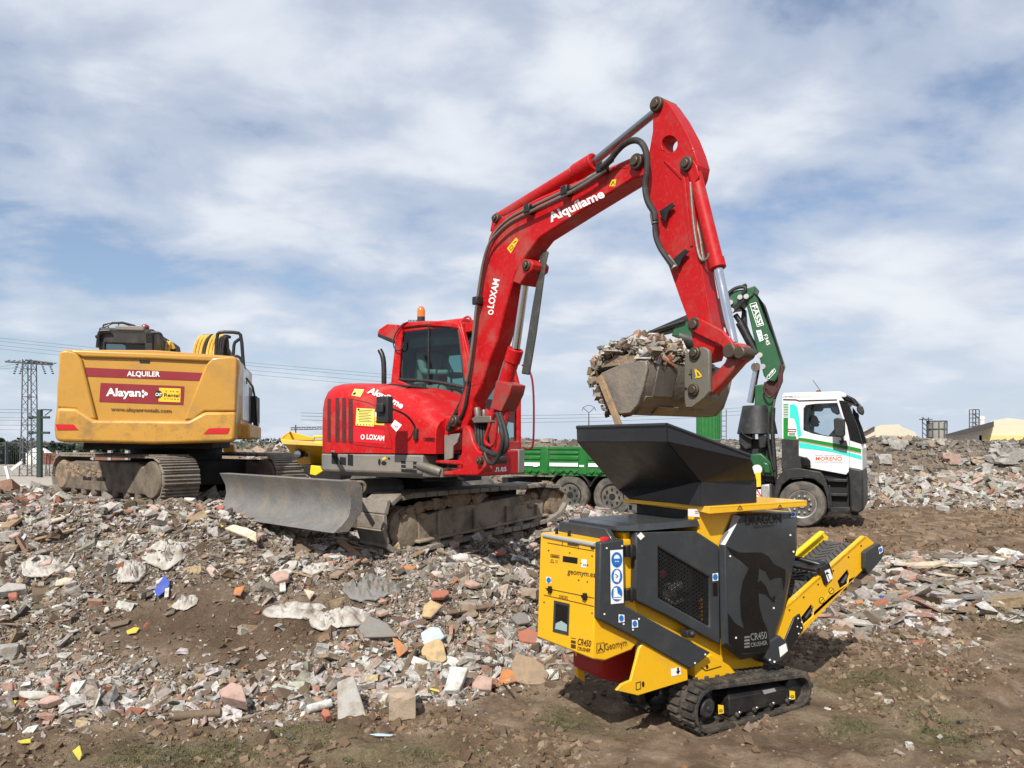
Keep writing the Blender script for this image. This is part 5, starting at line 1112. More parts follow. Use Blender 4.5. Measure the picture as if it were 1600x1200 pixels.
    P0, P1, P2 = BF.py(772, 655, yc_), BF.py(806, 545, yc_), BF.py(824, 415, yc_)
    b = MB(); b.cyl(P0, P1, .062, n=20); b.cyl(P1-(P1-P0).normalized()*.12, P1, .070, n=20); bcy = P('boom_cylinder', b, m_red, .006)
    b = MB(); b.cyl(P1, P2, .036, n=16); P('cylinder_rod', b, m_chrome, 0, bcy)
    b = MB(); b.py(BF, [(775, 595), (783, 596), (799, 601), (796, 615), (783, 643), (766, 638)], -.02, .14); P('valve_block', b, m_redworn, .006, bcy)
    b = MB(); b.py(BF, [(818, 560), (814, 584), (826, 586), (837, 520), (852, 410), (856, 393), (847, 389), (842, 398), (843, 410), (830, 485)], .09, .11); P('rod_guard', b, m_skirt if False else M('charcoal rod guard', (.042, .046, .042), .45, dirt=DUST, amt=.3, dscale=5), .01, bcy)
    # ---------------- stick cylinder
    Q0, Q1, Q2 = BF.py(778, 344, yc_), BF.py(929, 252.5, yc_), BF.py(1028, 172, yc_)
    b = MB(); b.cyl(Q0, Q1, .058, n=20); b.cyl(Q1-(Q1-Q0).normalized()*.20, Q1, .068, n=20); b.cyl(Q1-(Q1-Q0).normalized()*.23, Q1-(Q1-Q0).normalized()*.20, .058, .068, n=20); sc = P('stick_cylinder', b, m_redarm, .006)
    b = MB(); b.cyl(Q1, Q2, .030, n=16); P('cylinder_rod', b, M('dull chrome rod', (.30, .31, .33), .22, 1.0), 0, sc)
    # ---------------- stick
    so = [(1020, 163), (1024, 156), (1030, 153), (1037, 155), (1044, 161), (1060, 184), (1075, 212), (1085, 237), (1091, 258), (1088, 275), (1082, 290), (1083, 310), (1090, 375), (1100, 440), (1110, 495), (1118, 540), (1110, 562), (1095, 566), (1085, 548), (1077, 505), (1062, 465), (1047, 422), (1024, 357), (1012, 312), (1008, 288), (1011, 258), (1016, 228), (1020, 205), (1020, 180)]
    a0 = [(1046+12.5*math.cos(k*math.pi/9), 225+13.5*math.sin(k*math.pi/9)) for k in range(18)]
    ws = .125
    b = MB(); b.py(BF, so, 0, ws, [a0]); stk = P('stick', b, m_redarm, .010)
    ssf = Surf(lambda u, v: BF.py(u, v, 0))
    b = MB(); b.py(BF, [(1036, 251), (1040, 251), (1070, 277), (1075, 330), (1082, 385), (1078, 385), (1070, 333), (1065, 281)], -.008, .0); P('weld_rib', b, m_redarm, .003, stk)
    for (u, v, r) in ((1028, 164, .05), (1075, 257, .048), (1088, 508, .05), (1097, 553, .045)):
        a = BF.ly(u, v, 0); b = MB(); b.cyl(BF.w(a.x, -.03, a.z), BF.w(a.x, ws+.03, a.z), r, n=20); b.cyl(BF.w(a.x, -.045, a.z), BF.w(a.x, -.02, a.z), r*.6, n=12); P('pin', b, m_pin, .006, stk)
    b = MB(); b.py(BF, [(1064, 254), (1070, 246), (1080, 246), (1088, 258), (1092, 275), (1087, 285), (1078, 276)], -.012, .0); P('cylinder_lug', b, m_redarm, .004, stk); b = MB(); b.py(BF, [(1064, 254), (1070, 246), (1080, 246), (1088, 258), (1092, 275), (1087, 285), (1078, 276)], ws, ws+.012); P('cylinder_lug', b, m_redarm, .004, stk)
    b = MB()
    for pts in ([(1030, 330), (1050, 316), (1054, 320), (1044, 331), (1040, 346), (1034, 341)], [(1051, 405), (1070, 389), (1076, 392), (1066, 404), (1061, 416), (1054, 412)]): b = MB(); b.py(BF, pts, -.035, -.025); P('hose_bracket', b, m_black, .002, stk)
    # ---------------- hoses on boom and stick
    hp = lambda pts, y: [BF.py(u, v, y) for u, v in pts]
    b = MB(); b.tube(hp([(940, 262), (951, 254), (962, 238), (975, 225), (990, 218), (1003, 222), (1011, 240), (1012, 265), (1007, 292), (1012, 316), (1023, 332), (1024, 345)], -.07), .022, 10, 2); P('hose', b, m_hose, 0, stk)
    b = MB(); b.tube(hp([(1024, 340), (1023, 365), (1030, 385), (1040, 400), (1052, 416)], -.06), .019, 10, 2); P('hose', b, m_hose, 0, stk)
    b = MB(); b.cyl(BF.py(1021, 333, -.06), BF.py(1024, 350, -.06), .026, n=10); b.cyl(BF.py(1043, 402, -.05), BF.py(1055, 420, -.05), .024, n=10); b.cyl(BF.py(944, 258, -.06), BF.py(956, 248, -.06), .026, n=10); P('hose_fitting', b, m_steel, .003, stk)
    for o_, yy in ((0, -.03), (7, -.055)):
        b = MB(); b.tube(hp([(946, 263+o_*.5), (905, 288+o_*.8), (860, 309+o_), (820, 328+o_), (795, 341+o_), (775, 360+o_), (764, 380), (757-o_*.2, 405), (751-o_*.2, 440), (746-o_*.3, 480), (741-o_*.3, 530), (735-o_*.3, 575), (731-o_*.3, 596)], yy), .013, 8, 2); P('steel_pipe', b, m_steel, 0, bm_)
    b = MB()
    for u, v in ((941, 262), (827, 327), (746, 470), (885, 298)): c = BF.ly(u, v, -.04); b.box(BF, c.x-.035, c.x+.035, -.075, .0, c.z-.035, c.z+.035)
    P('pipe_clamp', b, m_black, .008, bm_)
    b = MB(); b.tube(hp([(731, 594), (727, 615), (722, 630), (708, 655), (700, 672)], .05), .028, 8, 2); b.tube(hp([(733, 596), (731, 612), (726, 640), (715, 662)], -.02), .016, 8, 2); P('hose', b, m_hose, 0, bm_)
    # hose bundle in front of the bracket
    for k in range(5): b = MB(); u = 744+k*4; b.tube([BF.py(u, 656, .03+.03*k), BF.py(u-1+k*.6, 680, .02), BF.py(u+1+k, 704, .0+.02*k)], .014, 8, 1); P('hose', b, m_hose, 0, sb)
    b = MB(); b.py(BF, [(736, 654), (742, 650), (766, 650), (767, 660), (740, 661)], -.02, .12); b.cyl(BF.py(745, 637, .05), BF.py(747, 652, .05), .03, n=10); b.cyl(BF.py(756, 640, .05), BF.py(757, 652, .05), .02, n=10); P('valve_block', b, m_steel, .006, sb)
    b = MB(); b.tube(hp([(780, 646), (787, 665), (793, 690), (789, 706), (775, 712), (758, 704), (752, 700)], -.05), .024, 10, 2); P('hose', b, m_hose, 0, sb)
    b = MB(); b.tube(hp([(776, 645), (783, 668), (786, 690), (780, 712), (772, 726), (762, 722), (757, 708)], -.09), .017, 10, 2); P('hose', b, m_hose, 0, sb)
    b = MB(); b.tube(hp([(771, 645), (762, 675), (757, 690), (765, 698), (772, 694), (774, 676), (777, 652)], .0), .016, 8, 2); b.tube(hp([(792, 640), (786, 670), (779, 700), (776, 710)], .05), .03, 8, 1); P('hydraulic_pipe', b, m_redarm, 0, sb)
    # ---------------- bucket cylinder and linkage
    yk = ws/2
    K0, K1, K2 = BF.py(1084, 265, yk-.03), BF.py(1122, 420, yk-.03), BF.py(1146, 536, yk-.03)
    b = MB(); b.cyl(K0, K1, .046, n=18); b.cyl(K1-(K1-K0).normalized()*.07, K1, .053, n=18); bk = P('bucket_cylinder', b, m_redarm, .006)
    b = MB(); b.cyl(K1, K2, .030, n=18); P('cylinder_rod', b, m_chrome, 0, bk)
    b = MB(); b.tube(hp([(1081, 282), (1084, 330), (1094, 370), (1097, 395), (1100, 410)], .02), .010, 8, 2); b.tube(hp([(1079, 285), (1083, 345), (1090, 392), (1096, 408), (1106, 405), (1108, 396)], -.01), .010, 8, 2); P('hose', b, m_steel, 0, bk)
    lk = MB()
    for y in (-.03, ws+.005): lk.py(BF, [(1082, 500), (1092, 497), (1128, 516), (1142, 532), (1150, 544), (1146, 558), (1136, 556), (1126, 540), (1092, 524), (1082, 518)], y, y+.03)
    P('link_arm', lk, m_redarm, .008)
    lk = MB(); lk.py(BF, [(1142, 540), (1152, 535), (1163, 540), (1169, 549), (1167, 560), (1156, 568), (1128, 600), (1112, 617), (1104, 606), (1110, 590), (1132, 566)], .01, .085); ln_ = P('bucket_link', lk, m_redworn, .012)
    for u, v, r, ye in ((1144, 549, .046, .05), (1160, 552, .040, .085)):
        a = BF.ly(u, v, 0); b = MB(); b.cyl(BF.w(a.x, -.04 if ye < .1 else .0, a.z), BF.w(a.x, ye, a.z), r, n=18); P('pin', b, m_pin if ye < .1 else m_redworn, .008, ln_)
    # ---------------- coupler
    cp = [(1069, 560), (1072, 552), (1084, 545), (1099, 542), (1107, 547), (1108, 553), (1108, 612), (1100, 622), (1081, 637), (1071, 637), (1069, 625)]
    b = MB(); b.py(BF, cp, -.055, -.025); b.py(BF, cp, ws+.0, ws+.03); b.py(BF, [(1072, 595), (1100, 590), (1100, 622), (1081, 636), (1071, 636)], -.025, ws); cpl = P('coupler', b, m_olive, .006)
    for u, v in ((1095, 553), (1093, 610)):
        a = BF.ly(u, v, 0); b = MB(); b.cyl(BF.w(a.x, -.075, a.z), BF.w(a.x, ws+.05, a.z), .040, n=18); b.cyl(BF.w(a.x, -.085, a.z), BF.w(a.x, -.07, a.z), .026, n=12); P('pin', b, m_pin, .005, cpl)
    s_ = Surf(lambda u, v: BF.py(u, v, -.056)); q = MB(); px_line(q, [(1086, 577), (1089, 590)], 2.2, s_); px_line(q, [(1086, 577), (1092, 582), (1096, 588), (1086.5, 590)], 2.2, s_); q.build('paint_mark', m_stkyel, cpl)
    q = MB(); px_line(q, [(1079.5, 577), (1080.5, 592)], 1.6, s_); px_line(q, [(1076, 585), (1080, 584.5)], 1.4, s_); px_disc(q, (1071.5, 607), 2, s_); q.build('paint_mark', m_print, cpl)
    # ---------------- bucket
    ba, bb = -.31, .60
    prof_ = [(1010, 562), (1011, 572), (1007, 600), (1002, 618), (996, 633), (985, 645), (968, 648), (954, 637), (943, 617), (936, 595), (931, 572)]
    pl = [BF.ly(u, v, ba) for u, v in prof_]
    rings = []
    P2d = [Vector((p.x, p.z)) for p in pl]; cen = sum(P2d, Vector((0, 0)))/len(P2d)
    for y in (ba, bb):
        pass
    b = MB()
    outer = [BF.w(p.x, ba, p.y) for p in P2d]; inn = [BF.w(p.x+(cen.x-p.x)*.055, ba, p.y+(cen.y-p.y)*.055) for p in P2d]
    b.prism(outer+list(reversed(inn)), BF.ey*(bb-ba))
    bkt = P('bucket', b, m_bucket, .008)
    sp = [(938, 583), (951, 577), (976, 566), (1000, 563), (1009, 564), (1010.5, 573), (1005, 603), (996, 632), (985, 645.5), (968, 648), (954, 636), (942, 616)]
    for y in (ba-.012, bb-.01):
        pts = [BF.ly(u, v, ba-.012) for u, v in sp]; b = MB(); b.prism([BF.w(p.x, y, p.z) for p in pts], BF.ey*.024); P('side_plate', b, m_bucket, .008, bkt)
    b = MB(); c = P2d[1]; d = P2d[2]; e = P2d[4]
    nrm = lambda p: (p-cen).normalized()
    for (i0, i1, ya_, yb2) in ((1, 3, ba+.10, ba+.30), (3, 5, ba+.04, ba+.13), (4, 5, ba+.20, ba+.42), (1, 4, bb-.35, bb-.2)):
        p, q2 = P2d[i0], P2d[i1]; n0_ = nrm(p)*.012; n1_ = nrm(q2)*.012
        b.hexa([BF.w(*x) for x in ((p.x-n0_.x, ya_, p.y-n0_.y), (q2.x-n1_.x, ya_, q2.y-n1_.y), (q2.x-n1_.x, yb2, q2.y-n1_.y), (p.x-n0_.x, yb2, p.y-n0_.y), (p.x+n0_.x, ya_, p.y+n0_.y), (q2.x+n1_.x, ya_, q2.y+n1_.y), (q2.x+n1_.x, yb2, q2.y+n1_.y), (p.x+n0_.x, yb2, p.y+n0_.y))])
    P('wear_plate', b, m_steel, .006, bkt)
    lip = P2d[-1]
    for k in range(5):
        y = ba+.07+k*(bb-ba-.14)/4; b = MB(); b.loft([[BF.w(lip.x+dx*s-.02*(1-s), y+dy*s, lip.y+h_) for dx, dy in ((-.03, -.035), (.03, -.035), (.03, .035), (-.03, .035))] for h_, s in ((-.06, 1), (.03, 1), (.12, .35))]); P('tooth', b, m_steel, .004, bkt)
    # ---------------- load and plank
    cx = (pl[0].x+pl[-1].x)/2; ztop_ = pl[0].z
    n = 5200; gx_ = rng.uniform(-1, 1, n); gy_ = rng.uniform(0, 1, n)
    wx = (abs(pl[0].x-pl[-1].x))/2
    yv = ba+.02+(bb-ba-.30)*gy_; hump = .16*np.exp(-((gy_-.36)/.50)**4)
    hz_ = np.clip(1-(gx_*.98)**2, 0, 1)**.5*hump+.02+rng.uniform(-.05, .01, n)
    X_ = cx+gx_*wx*.98; Pn = np.array([list(BF.w(a, b_, ztop_-.02+c_)) for a, b_, c_ in zip(X_, yv, hz_)])
    o = shard_mesh('rubble_load', Pn, pareto(n, .016, .105, 1.75), W_PILE*.9+W_SOIL*.2+W_WHITE*.25, tilt=.7, elong=1.2); tag(o, 'heap of broken plaster and brick piled in the raised bucket', 'rubble', kind='stuff')
    b = MB(); N_ = 14
    rings = []
    for j in range(10):
        g = j/9; y = ba+.015+(bb-ba-.2)*g; hm = .16*math.exp(-((g-.36)/.50)**4)*.9
        rings.append([BF.w(cx+wx*.95*(-1+2*i/N_), y, ztop_-.06+hm*math.sqrt(max(0, 1-(-1+2*i/N_)**2))+random.uniform(-.015, .015)) for i in range(N_+1)]+[BF.w(cx+wx*.6, y, ztop_-.3), BF.w(cx-wx*.6, y, ztop_-.3)])
    b.loft(rings); o = single(b, 'soil_load', m_mud, BF.w(cx, .1, ztop_-.2), 'brown soil core under the rubble in the raised bucket', 'soil', smooth=False); o['kind'] = 'stuff'; del o['category']
    # brown turf hanging off the lip
    n = 260; g = rng.random(n); s_ = rng.normal(0, .022, n)
    path = [BF.ly(u, v, ba) for u, v in ((934, 560), (926, 585), (934, 610), (942, 628), (950, 640))]
    tp = np.interp(g, np.linspace(0, 1, 5), range(5)); px_ = np.interp(tp, range(5), [p.x for p in path]); pz_ = np.interp(tp, range(5), [p.z for p in path])
    Pn = np.array([list(BF.w(a+b_, ba+c_, d_)) for a, b_, c_, d_ in zip(px_-.01, s_, rng.uniform(-.02, .25, n), pz_+rng.normal(0, .02, n))])
    o = shard_mesh('turf_clump', Pn, pareto(n, .02, .09, 1.8), W_SOIL, tilt=1.2, flat=.8); tag(o, 'dark earth and roots clinging under the bucket lip', 'soil', kind='stuff')
    b = MB(); a0, a1 = BF.py(937, 588, ba-.05), BF.py(968, 666, ba-.05); d = (a1-a0).normalized(); b.obox((a0+a1)/2, d, d.cross(BF.ey).normalized(), BF.ey, (a1-a0).length/2, .022, .012)
    single(b, 'wooden_plank', m_wood, (a0+a1)/2, 'narrow plank hanging down from the full bucket above the hopper', 'plank', bevel=.003)
    so_ = UF.w(st.x-.02, 1.45, st.z-.28)
    person('person', so_, UF.ex, 'person in a pale jacket sitting in the red excavator cab', M('pale grey jacket', (.32, .33, .31), .8))
red_excavator()
# ------------------------------------------------------------------ yellow excavator, seen from behind
def yellow_excavator():
    Y = Frame((-4.35, 11.8, 0), 14.4)           # y = forward (away), x = to its right
    K = Frame((-5.5, 11.5, 0), -37)             # undercarriage
    T = thing('yellow_excavator', Vector((-6.0, 13.4, .82)), 'yellow excavator seen from behind with a maroon rental banner on its counterweight', 'excavator')
    def P(name, mb, mat, bevel=.02, parent=T, **k): return mb.build(name, mat, parent, bevel=bevel, **k)
    ol = [(92, 551), (99, 545), (242, 546), (364, 555.5), (372, 561), (374, 572), (371.5, 600), (369, 640), (366, 662), (365, 684), (355, 691), (242, 694.5), (96, 691), (84, 685), (82, 668), (86, 636), (87, 601)]
    cr = lambda pts: [(a*.26875, 480+b*.26875) for a, b in pts]
    b = MB(); pts = [Y.l(Y.py(u, v, 0)) for u, v in ol]; cx = sum(p.x for p in pts)/len(pts); czm = sum(p.z for p in pts)/len(pts)
    rg = []
    for y, s in ((.06, .955), (.015, .985), (.0, .93)): pass
    b.loft([[Y.w(cx+(p.x-cx)*s, y, czm+(p.z-czm)*s) for p in pts] for y, s in ((.012, .965), (.05, .992), (.12, 1.0), (.75, 1.0), (.80, .98))])
    cw = P('counterweight', b, m_cwt, 0, angle=40)
    s0 = .012
    def relief(name, px, proud, mat=m_cwt, bev=.03):
        b = MB(); b.py(Y, cr(px), s0-proud, s0+.03); return P(name, b, mat, bev, cw, seg=3)
    relief('bolster', [(342, 262), (380, 246), (440, 262), (472, 300), (562, 652), (500, 652), (440, 592), (330, 585)], .055)
    relief('bolster', [(1378, 292), (1340, 284), (1232, 292), (1192, 340), (1070, 656), (1125, 656), (1190, 606), (1372, 606)], .055)
    relief('top_lip', [(380, 246), (1340, 284), (1300, 322), (900, 302), (480, 290)], .05)
    relief('bumper', [(330, 583), (445, 588), (545, 655), (1095, 660), (1190, 608), (1372, 608), (1366, 770), (1340, 782), (900, 796), (345, 782), (318, 768), (314, 690)], .085, m_cwtworn, .045)
    fs = Surf(lambda u, v: Y.py(u, v, s0-.004)); bs_ = Surf(lambda u, v: Y.py(u, v, s0-.09))
    def dec(name, fn, mats): q = MB(); fn(q); return q.build(name, mats, cw)
    dec('reflector', lambda q: px_poly(q, cr([(320, 680), (428, 682), (456, 714), (334, 714)]), bs_), m_reflect)
    dec('reflector', lambda q: px_poly(q, cr([(1216, 704), (1336, 702), (1322, 736), (1182, 736)]), bs_), m_reflect)
    dec('grille', lambda q: px_poly(q, cr([(810, 308), (872, 310), (870, 326), (812, 324)]), fs, .004), m_print)
    dec('banner', lambda q: px_poly(q, cr([(495, 350), (1177, 382), (1160, 428), (506, 402)]), fs), m_maroon)
    dec('banner', lambda q: px_poly(q, cr([(585, 440), (1072, 460), (1065, 568), (577, 550)]), fs), m_maroon)
    lt = lambda q, *a, **k: px_text(q, *a, fs, lift=.008, **k)
    dec('lettering', lambda q: lt(q, 'ALQUILER', *cr([(738, 400), (930, 403)]), 28*.26875, bold=.025), m_white)
    dec('lettering', lambda q: lt(q, 'Alayan', *cr([(616, 515), (818, 519)]), 44*.26875, bold=.03), m_white)
    def dia(q):
        for x, y, r in ((832, 490, 9), (846, 503, 10), (832, 517, 9), (852, 504, 9)): px_poly(q, cr([(x-r, y), (x, y-r*1.3), (x+r, y), (x, y+r*1.3)]), fs, .008)
    dec('emblem', dia, m_white)
    dec('sticker', lambda q: px_poly(q, cr([(925, 468), (1050, 473), (1048, 553), (921, 548)]), fs, .006), m_stkyel)
    def cat(q): px_disc(q, cr([(922, 506)])[0], 6, fs, .010); lt_ = px_text(q.mat(1), 'CAT', *cr([(903, 515), (941, 517)]), 4.6, fs, lift=.014, bold=.04)
    dec('emblem', cat, [m_print, m_white])
    dec('lettering', lambda q: (px_text(q, 'Rental', *cr([(954, 520), (1042, 523)]), 5.6, fs, lift=.010, bold=.015), px_text(q, 'T H E', *cr([(955, 492), (1040, 495)]), 2.0, fs, lift=.010), px_text(q, 'S T O R E', *cr([(955, 536), (1040, 540)]), 2.2, fs, lift=.010)), m_print)
    dec('lettering', lambda q: lt(q, 'www.alayanrentals.com', *cr([(644, 602), (996, 613)]), 22*.26875, bold=.012), m_brownprint)
    # house behind the counterweight
    zt = pts[2].z; zb = czm-(czm-min(p.z for p in pts))*.85; xl = min(p.x for p in pts)+.03; xr = max(p.x for p in pts)-.03
    b = MB(); b.box(Y, xl, xr-.02, .7, 3.0, zb+.0, zt-.06); P('house', b, m_cwt, .04)
    b = MB(); b.box(Y, xr-.03, xr+.004, .85, 2.0, zb+.3, zt-.15); P('side_door', b, m_whitepaint, .01)
    b = MB(); b.box(Y, xr-.03, xr+.004, 2.05, 2.8, zb+.3, zt-.4); b.box(Y, xr-.0, xr+.10, 2.5, 3.3, zb+.3, zb+.8); P('side_box', b, m_dark, .01)
    b = MB(); b.box(Y, xr-.9, xr+.12, .85, 3.4, zb-.02, zb+.24); P('side_skirt', b, m_cwtworn, .04)
    b = MB(); b.box(Y, xl+.3, xr-.4, .3, 2.8, zb-.18, zb+.05); P('house_floor', b, m_void, .02)
    # cab
    c0 = Y.ly(154, 515, 1.1); c1 = Y.ly(240, 520, 1.1); x0, x1, zc = c0.x, c1.x, c0.z
    b = MB()
    b.box(Y, x0, x0+.10, 1.1, 1.18, zt-.3, zc); b.box(Y, x1-.14, x1, 1.1, 1.18, zt-.3, zc-.02); b.box(Y, x0, x1, 1.1, 1.2, zc-.22, zc); b.box(Y, x0, x1, 1.1, 2.9, zc-.06, zc+.04); b.box(Y, x0, x1, 2.85, 2.93, zt-.4, zc)
    b.box(Y, x0, x0+.05, 1.1, 2.9, zt-.5, zt+.05); b.box(Y, x1-.05, x1, 1.1, 2.9, zt-.5, zc); cb = P('cab', b, m_dark, .03)
    q = MB(); q.add([Y.w(x0+.1, 1.14, zt-.3), Y.w(x1-.14, 1.14, zt-.3), Y.w(x1-.14, 1.14, zc-.22), Y.w(x0+.1, 1.14, zc-.22)], [(0, 1, 2, 3)]); q.build('window', m_dkglass, cb, smooth=False)
    b = MB(); b.box(Y, x0+.25, x1-.14, 1.08, 1.3, zc+.0, zc+.08); P('roof_hatch', b, m_skirt, .02, cb)
    g = lambda u, v, y=1.25: Y.py(u, v, y)
    b = MB(); b.tube([g(161, 512), g(161.5, 508), g(176, 503.5), g(192, 503.5), g(211, 509), g(211.5, 516)], .014, 8); b.tube([g(185.5, 503.5), g(185.5, 515)], .010, 6); b.tube([g(204, 507.5), g(198, 516)], .014, 6); b.tube([g(168, 509), g(172, 516)], .010, 6)
    for s in (0,): b.tube([g(161, 512, 2.4), g(176, 505, 2.4), g(192, 505, 2.4), g(211, 511, 2.4)], .014, 8)
    P('roof_guard', b, m_black, 0, cb)
    b = MB(); b.cyl(g(227, 520), g(227, 514.5), .04, n=12); b.ball(g(227, 511.5), .065, .065, .055, 14, 9); P('beacon', b, m_redlens, 0, cb)
    b = MB(); b.tube([g(152, 543, 1.05), g(154, 522, 1.05), g(157, 517, 1.05), g(172, 517, 1.05)], .025, 8, 1); b.tube([g(236, 519.5, 1.05), g(249, 520, 1.05), g(253, 524, 1.05), g(255, 545, 1.05)], .022, 8, 1); b.ball(g(151.5, 526, 1.05), .03, n=8, m=6); P('hand_rail', b, m_black, 0, cb)
    # boom root between the cab and the hoses, coiled yellow hoses, handrail
    b = MB(); b.py(Y, [(250, 560), (251, 524), (262, 530), (274, 537), (277, 560)], 2.2, 2.7); bo = P('boom', b, m_dark, .03)
    b = MB()
    for k in range(3): b.tube([Y.py(254+k*4, 555, 2.1), Y.py(255+k*5, 537-k*1.5, 2.1), Y.py(258+k*5, 532+k*2, 2.12), Y.py(263+k*4.5, 545, 2.14)], .03, 8, 2)
    P('hose', b, m_yhose, 0, bo)
    b = MB(); b.py(Y, [(300, 570), (303, 545), (315, 522), (345, 521), (360, 550), (360, 570)], 3.0, 3.4); st = P('stick_root', b, m_dark, .03)
    for k in range(8):
        u = 303+k*5.2; b = MB(); b.tube([Y.py(u-1, 560, 2.75-.02*k), Y.py(u+1, 545, 2.75), Y.py(u+6, 530, 2.75), Y.py(u+13, 522.5+abs(k-4)*.5, 2.8), Y.py(u+20, 527, 2.9)], .030, 8, 2); P('hose', b, m_yhose if k not in (3, 7) else m_hose, 0, st)
    for k in range(3): b = MB(); b.tube([Y.py(341+k*3, 556, 2.6), Y.py(341+k*4, 535-k, 2.6), Y.py(346+k*4, 525, 2.6), Y.py(352+k*2, 531, 2.65), Y.py(357, 552, 2.7)], .022, 8, 2); P('hose', b, m_hose, 0, st)
    h = lambda u, v, y=1.5: Y.py(u, v, y)
    b = MB(); b.tube([h(337, 556), h(339, 523), h(344, 518.5), h(372, 519.5), h(377, 524), h(380.5, 572), h(384, 600)], .030, 10, 1); b.tube([h(364.5, 556), h(365.5, 540), h(367, 535), h(377, 527.5)], .028, 10); b.tube([h(364, 556), h(374, 557), h(379, 566)], .026, 8, 1); P('hand_rail', b, m_black, 0)
    b = MB(); b.tube([Y.w(xr+.06, .9, zb+1.0), Y.w(xr+.10, 2.0, zb+.9), Y.w(xr+.10, 2.6, zb+.2)], .02, 8, 1); b.box(Y, xr+.02, xr+.10, 2.7, 3.2, zb+.25, zb+.75); P('side_rail', b, m_black, .01)
    # lowered front end glimpsed under the house
    b = MB(); b.py(Y, [(347, 694), (366, 694), (367, 707), (350, 707)], 4.0, 4.4); P('front_arm', b, m_cwt, .02)
    # undercarriage
    b = MB(); loopz = []
    px = [(236, 728), (230, 721), (215, 718), (170, 714), (125, 712), (105, 714), (98, 722), (95, 740), (97, 756), (108, 768), (150, 776), (190, 783), (225, 789), (238, 786), (246, 772), (248, 748)]
    xr_, xl_ = 0.0, -3.15; zbt, ztp = .83, 1.55
    loop = stadium((xl_, (zbt+ztp)/2), (ztp-zbt)/2, (xr_, (zbt+ztp)/2), (ztp-zbt)/2, 12)
    loop = loop
    for side, y0 in enumerate((0.0, 2.0)):
        b = MB(); shoe_track(b, K, loop, y0, y0+.60, .19, .03, .030); tr = P('track', b, m_muddy_shade if False else m_shoe, .005, seg=1)
        b = MB(); b.prof(K, [(xl_+.1, zbt+.12), (xr_-.12, zbt+.12), (xr_-.10, zbt+.52), (xr_-.5, ztp-.10), (xl_+.5, ztp-.10), (xl_+.05, zbt+.52)], y0+.02, y0+.5); P('track_frame', b, m_muddy_shade, .03, tr)
        b = MB()
        for x in (-2.3, -1.8): b.box(K, x, x+.30, y0+.012, y0+.03, zbt+.30, zbt+.36)
        P('slot', b, m_void, .004, tr)
        b = MB(); b.lathe(K.w(xr_-.02, y0+.0, (zbt+ztp)/2), K.ey, [(0, 0), (0, .27), (.03, .29), (.5, .29), (.5, 0)], 26); P('idler', b, m_muddy_shade, .006, tr)
        b = MB(); b.lathe(K.w(xl_+.02, y0+.0, (zbt+ztp)/2), K.ey, [(0, 0), (0, .22), (.05, .27), (.5, .27), (.5, 0)], 22); P('sprocket', b, m_mud, .006, tr)
        for k in range(7):
            x = xl_+.45+k*.37; b = MB(); b.lathe(K.w(x, y0+.02, zbt+.10), K.ey, [(0, 0), (0, .06), (.03, .085), (.48, .085), (.48, 0)], 14); P('roller', b, m_muddy_shade, .003, tr)
        if side == 0:
            b = MB(); mud_lumps(b, K, [(xl_+.12+random.random()*1.35, .03, ztp-.22+random.uniform(-.16, .06)) for _ in range(70)], .06); tag(b.build('caked_mud', m_mud, tr, smooth=False), kind='stuff')
    b = MB(); b.box(K, -2.5, -.6, .5, 2.1, zbt+.2, zbt+.62); b.cyl(K.w(-1.58, 1.3, zbt+.6), K.w(-1.58, 1.3, zb+.05), .75, n=32); P('car_body', b, m_void, .02)
yellow_excavator()

# ------------------------------------------------------------------ truck with loader crane
def wheel(mb_fn, fr, x, z, y0, r, parent, P, lugs=10, style=0):
    w = MB(); w.lathe(fr.w(x, y0, z), fr.ey, [(.02, r*.60), (.0, r*.64), (-.012, r*.80), (.0, r*.93), (.04, r*.985), (.08, r), (.24, r), (.28, r*.97), (.31, r*.9), (.30, r*.6)], 40)
    t = P('wheel', w, m_tyre, 0, parent)
    w = MB(); w.lathe(fr.w(x, y0, z), fr.ey, [(.025, r*.62), (.005, r*.60), (.02, r*.55), (.10 if style else .06, r*.50), (.09 if style else .03, r*.40), (.08 if style else .02, r*.38), (.07 if style else .02, 0)], 32); P('rim', w, m_alu if style == 0 else m_dark, .0, t)
    w = MB(); w.lathe(fr.w(x, y0-.02 if style == 0 else y0+.01, z), fr.ey, [(0, 0), (0, r*.15), (.03, r*.2), (.09, r*.22)], 20)
    for k in range(lugs): a = 2*math.pi*k/lugs; c = fr.w(x+r*.37*math.cos(a), y0, z+r*.37*math.sin(a)); w.cyl(c-fr.ey*.02, c+fr.ey*.05, .022, n=8)
    P('hub', w, m_alu if style == 0 else m_void, .002, t)
    return t
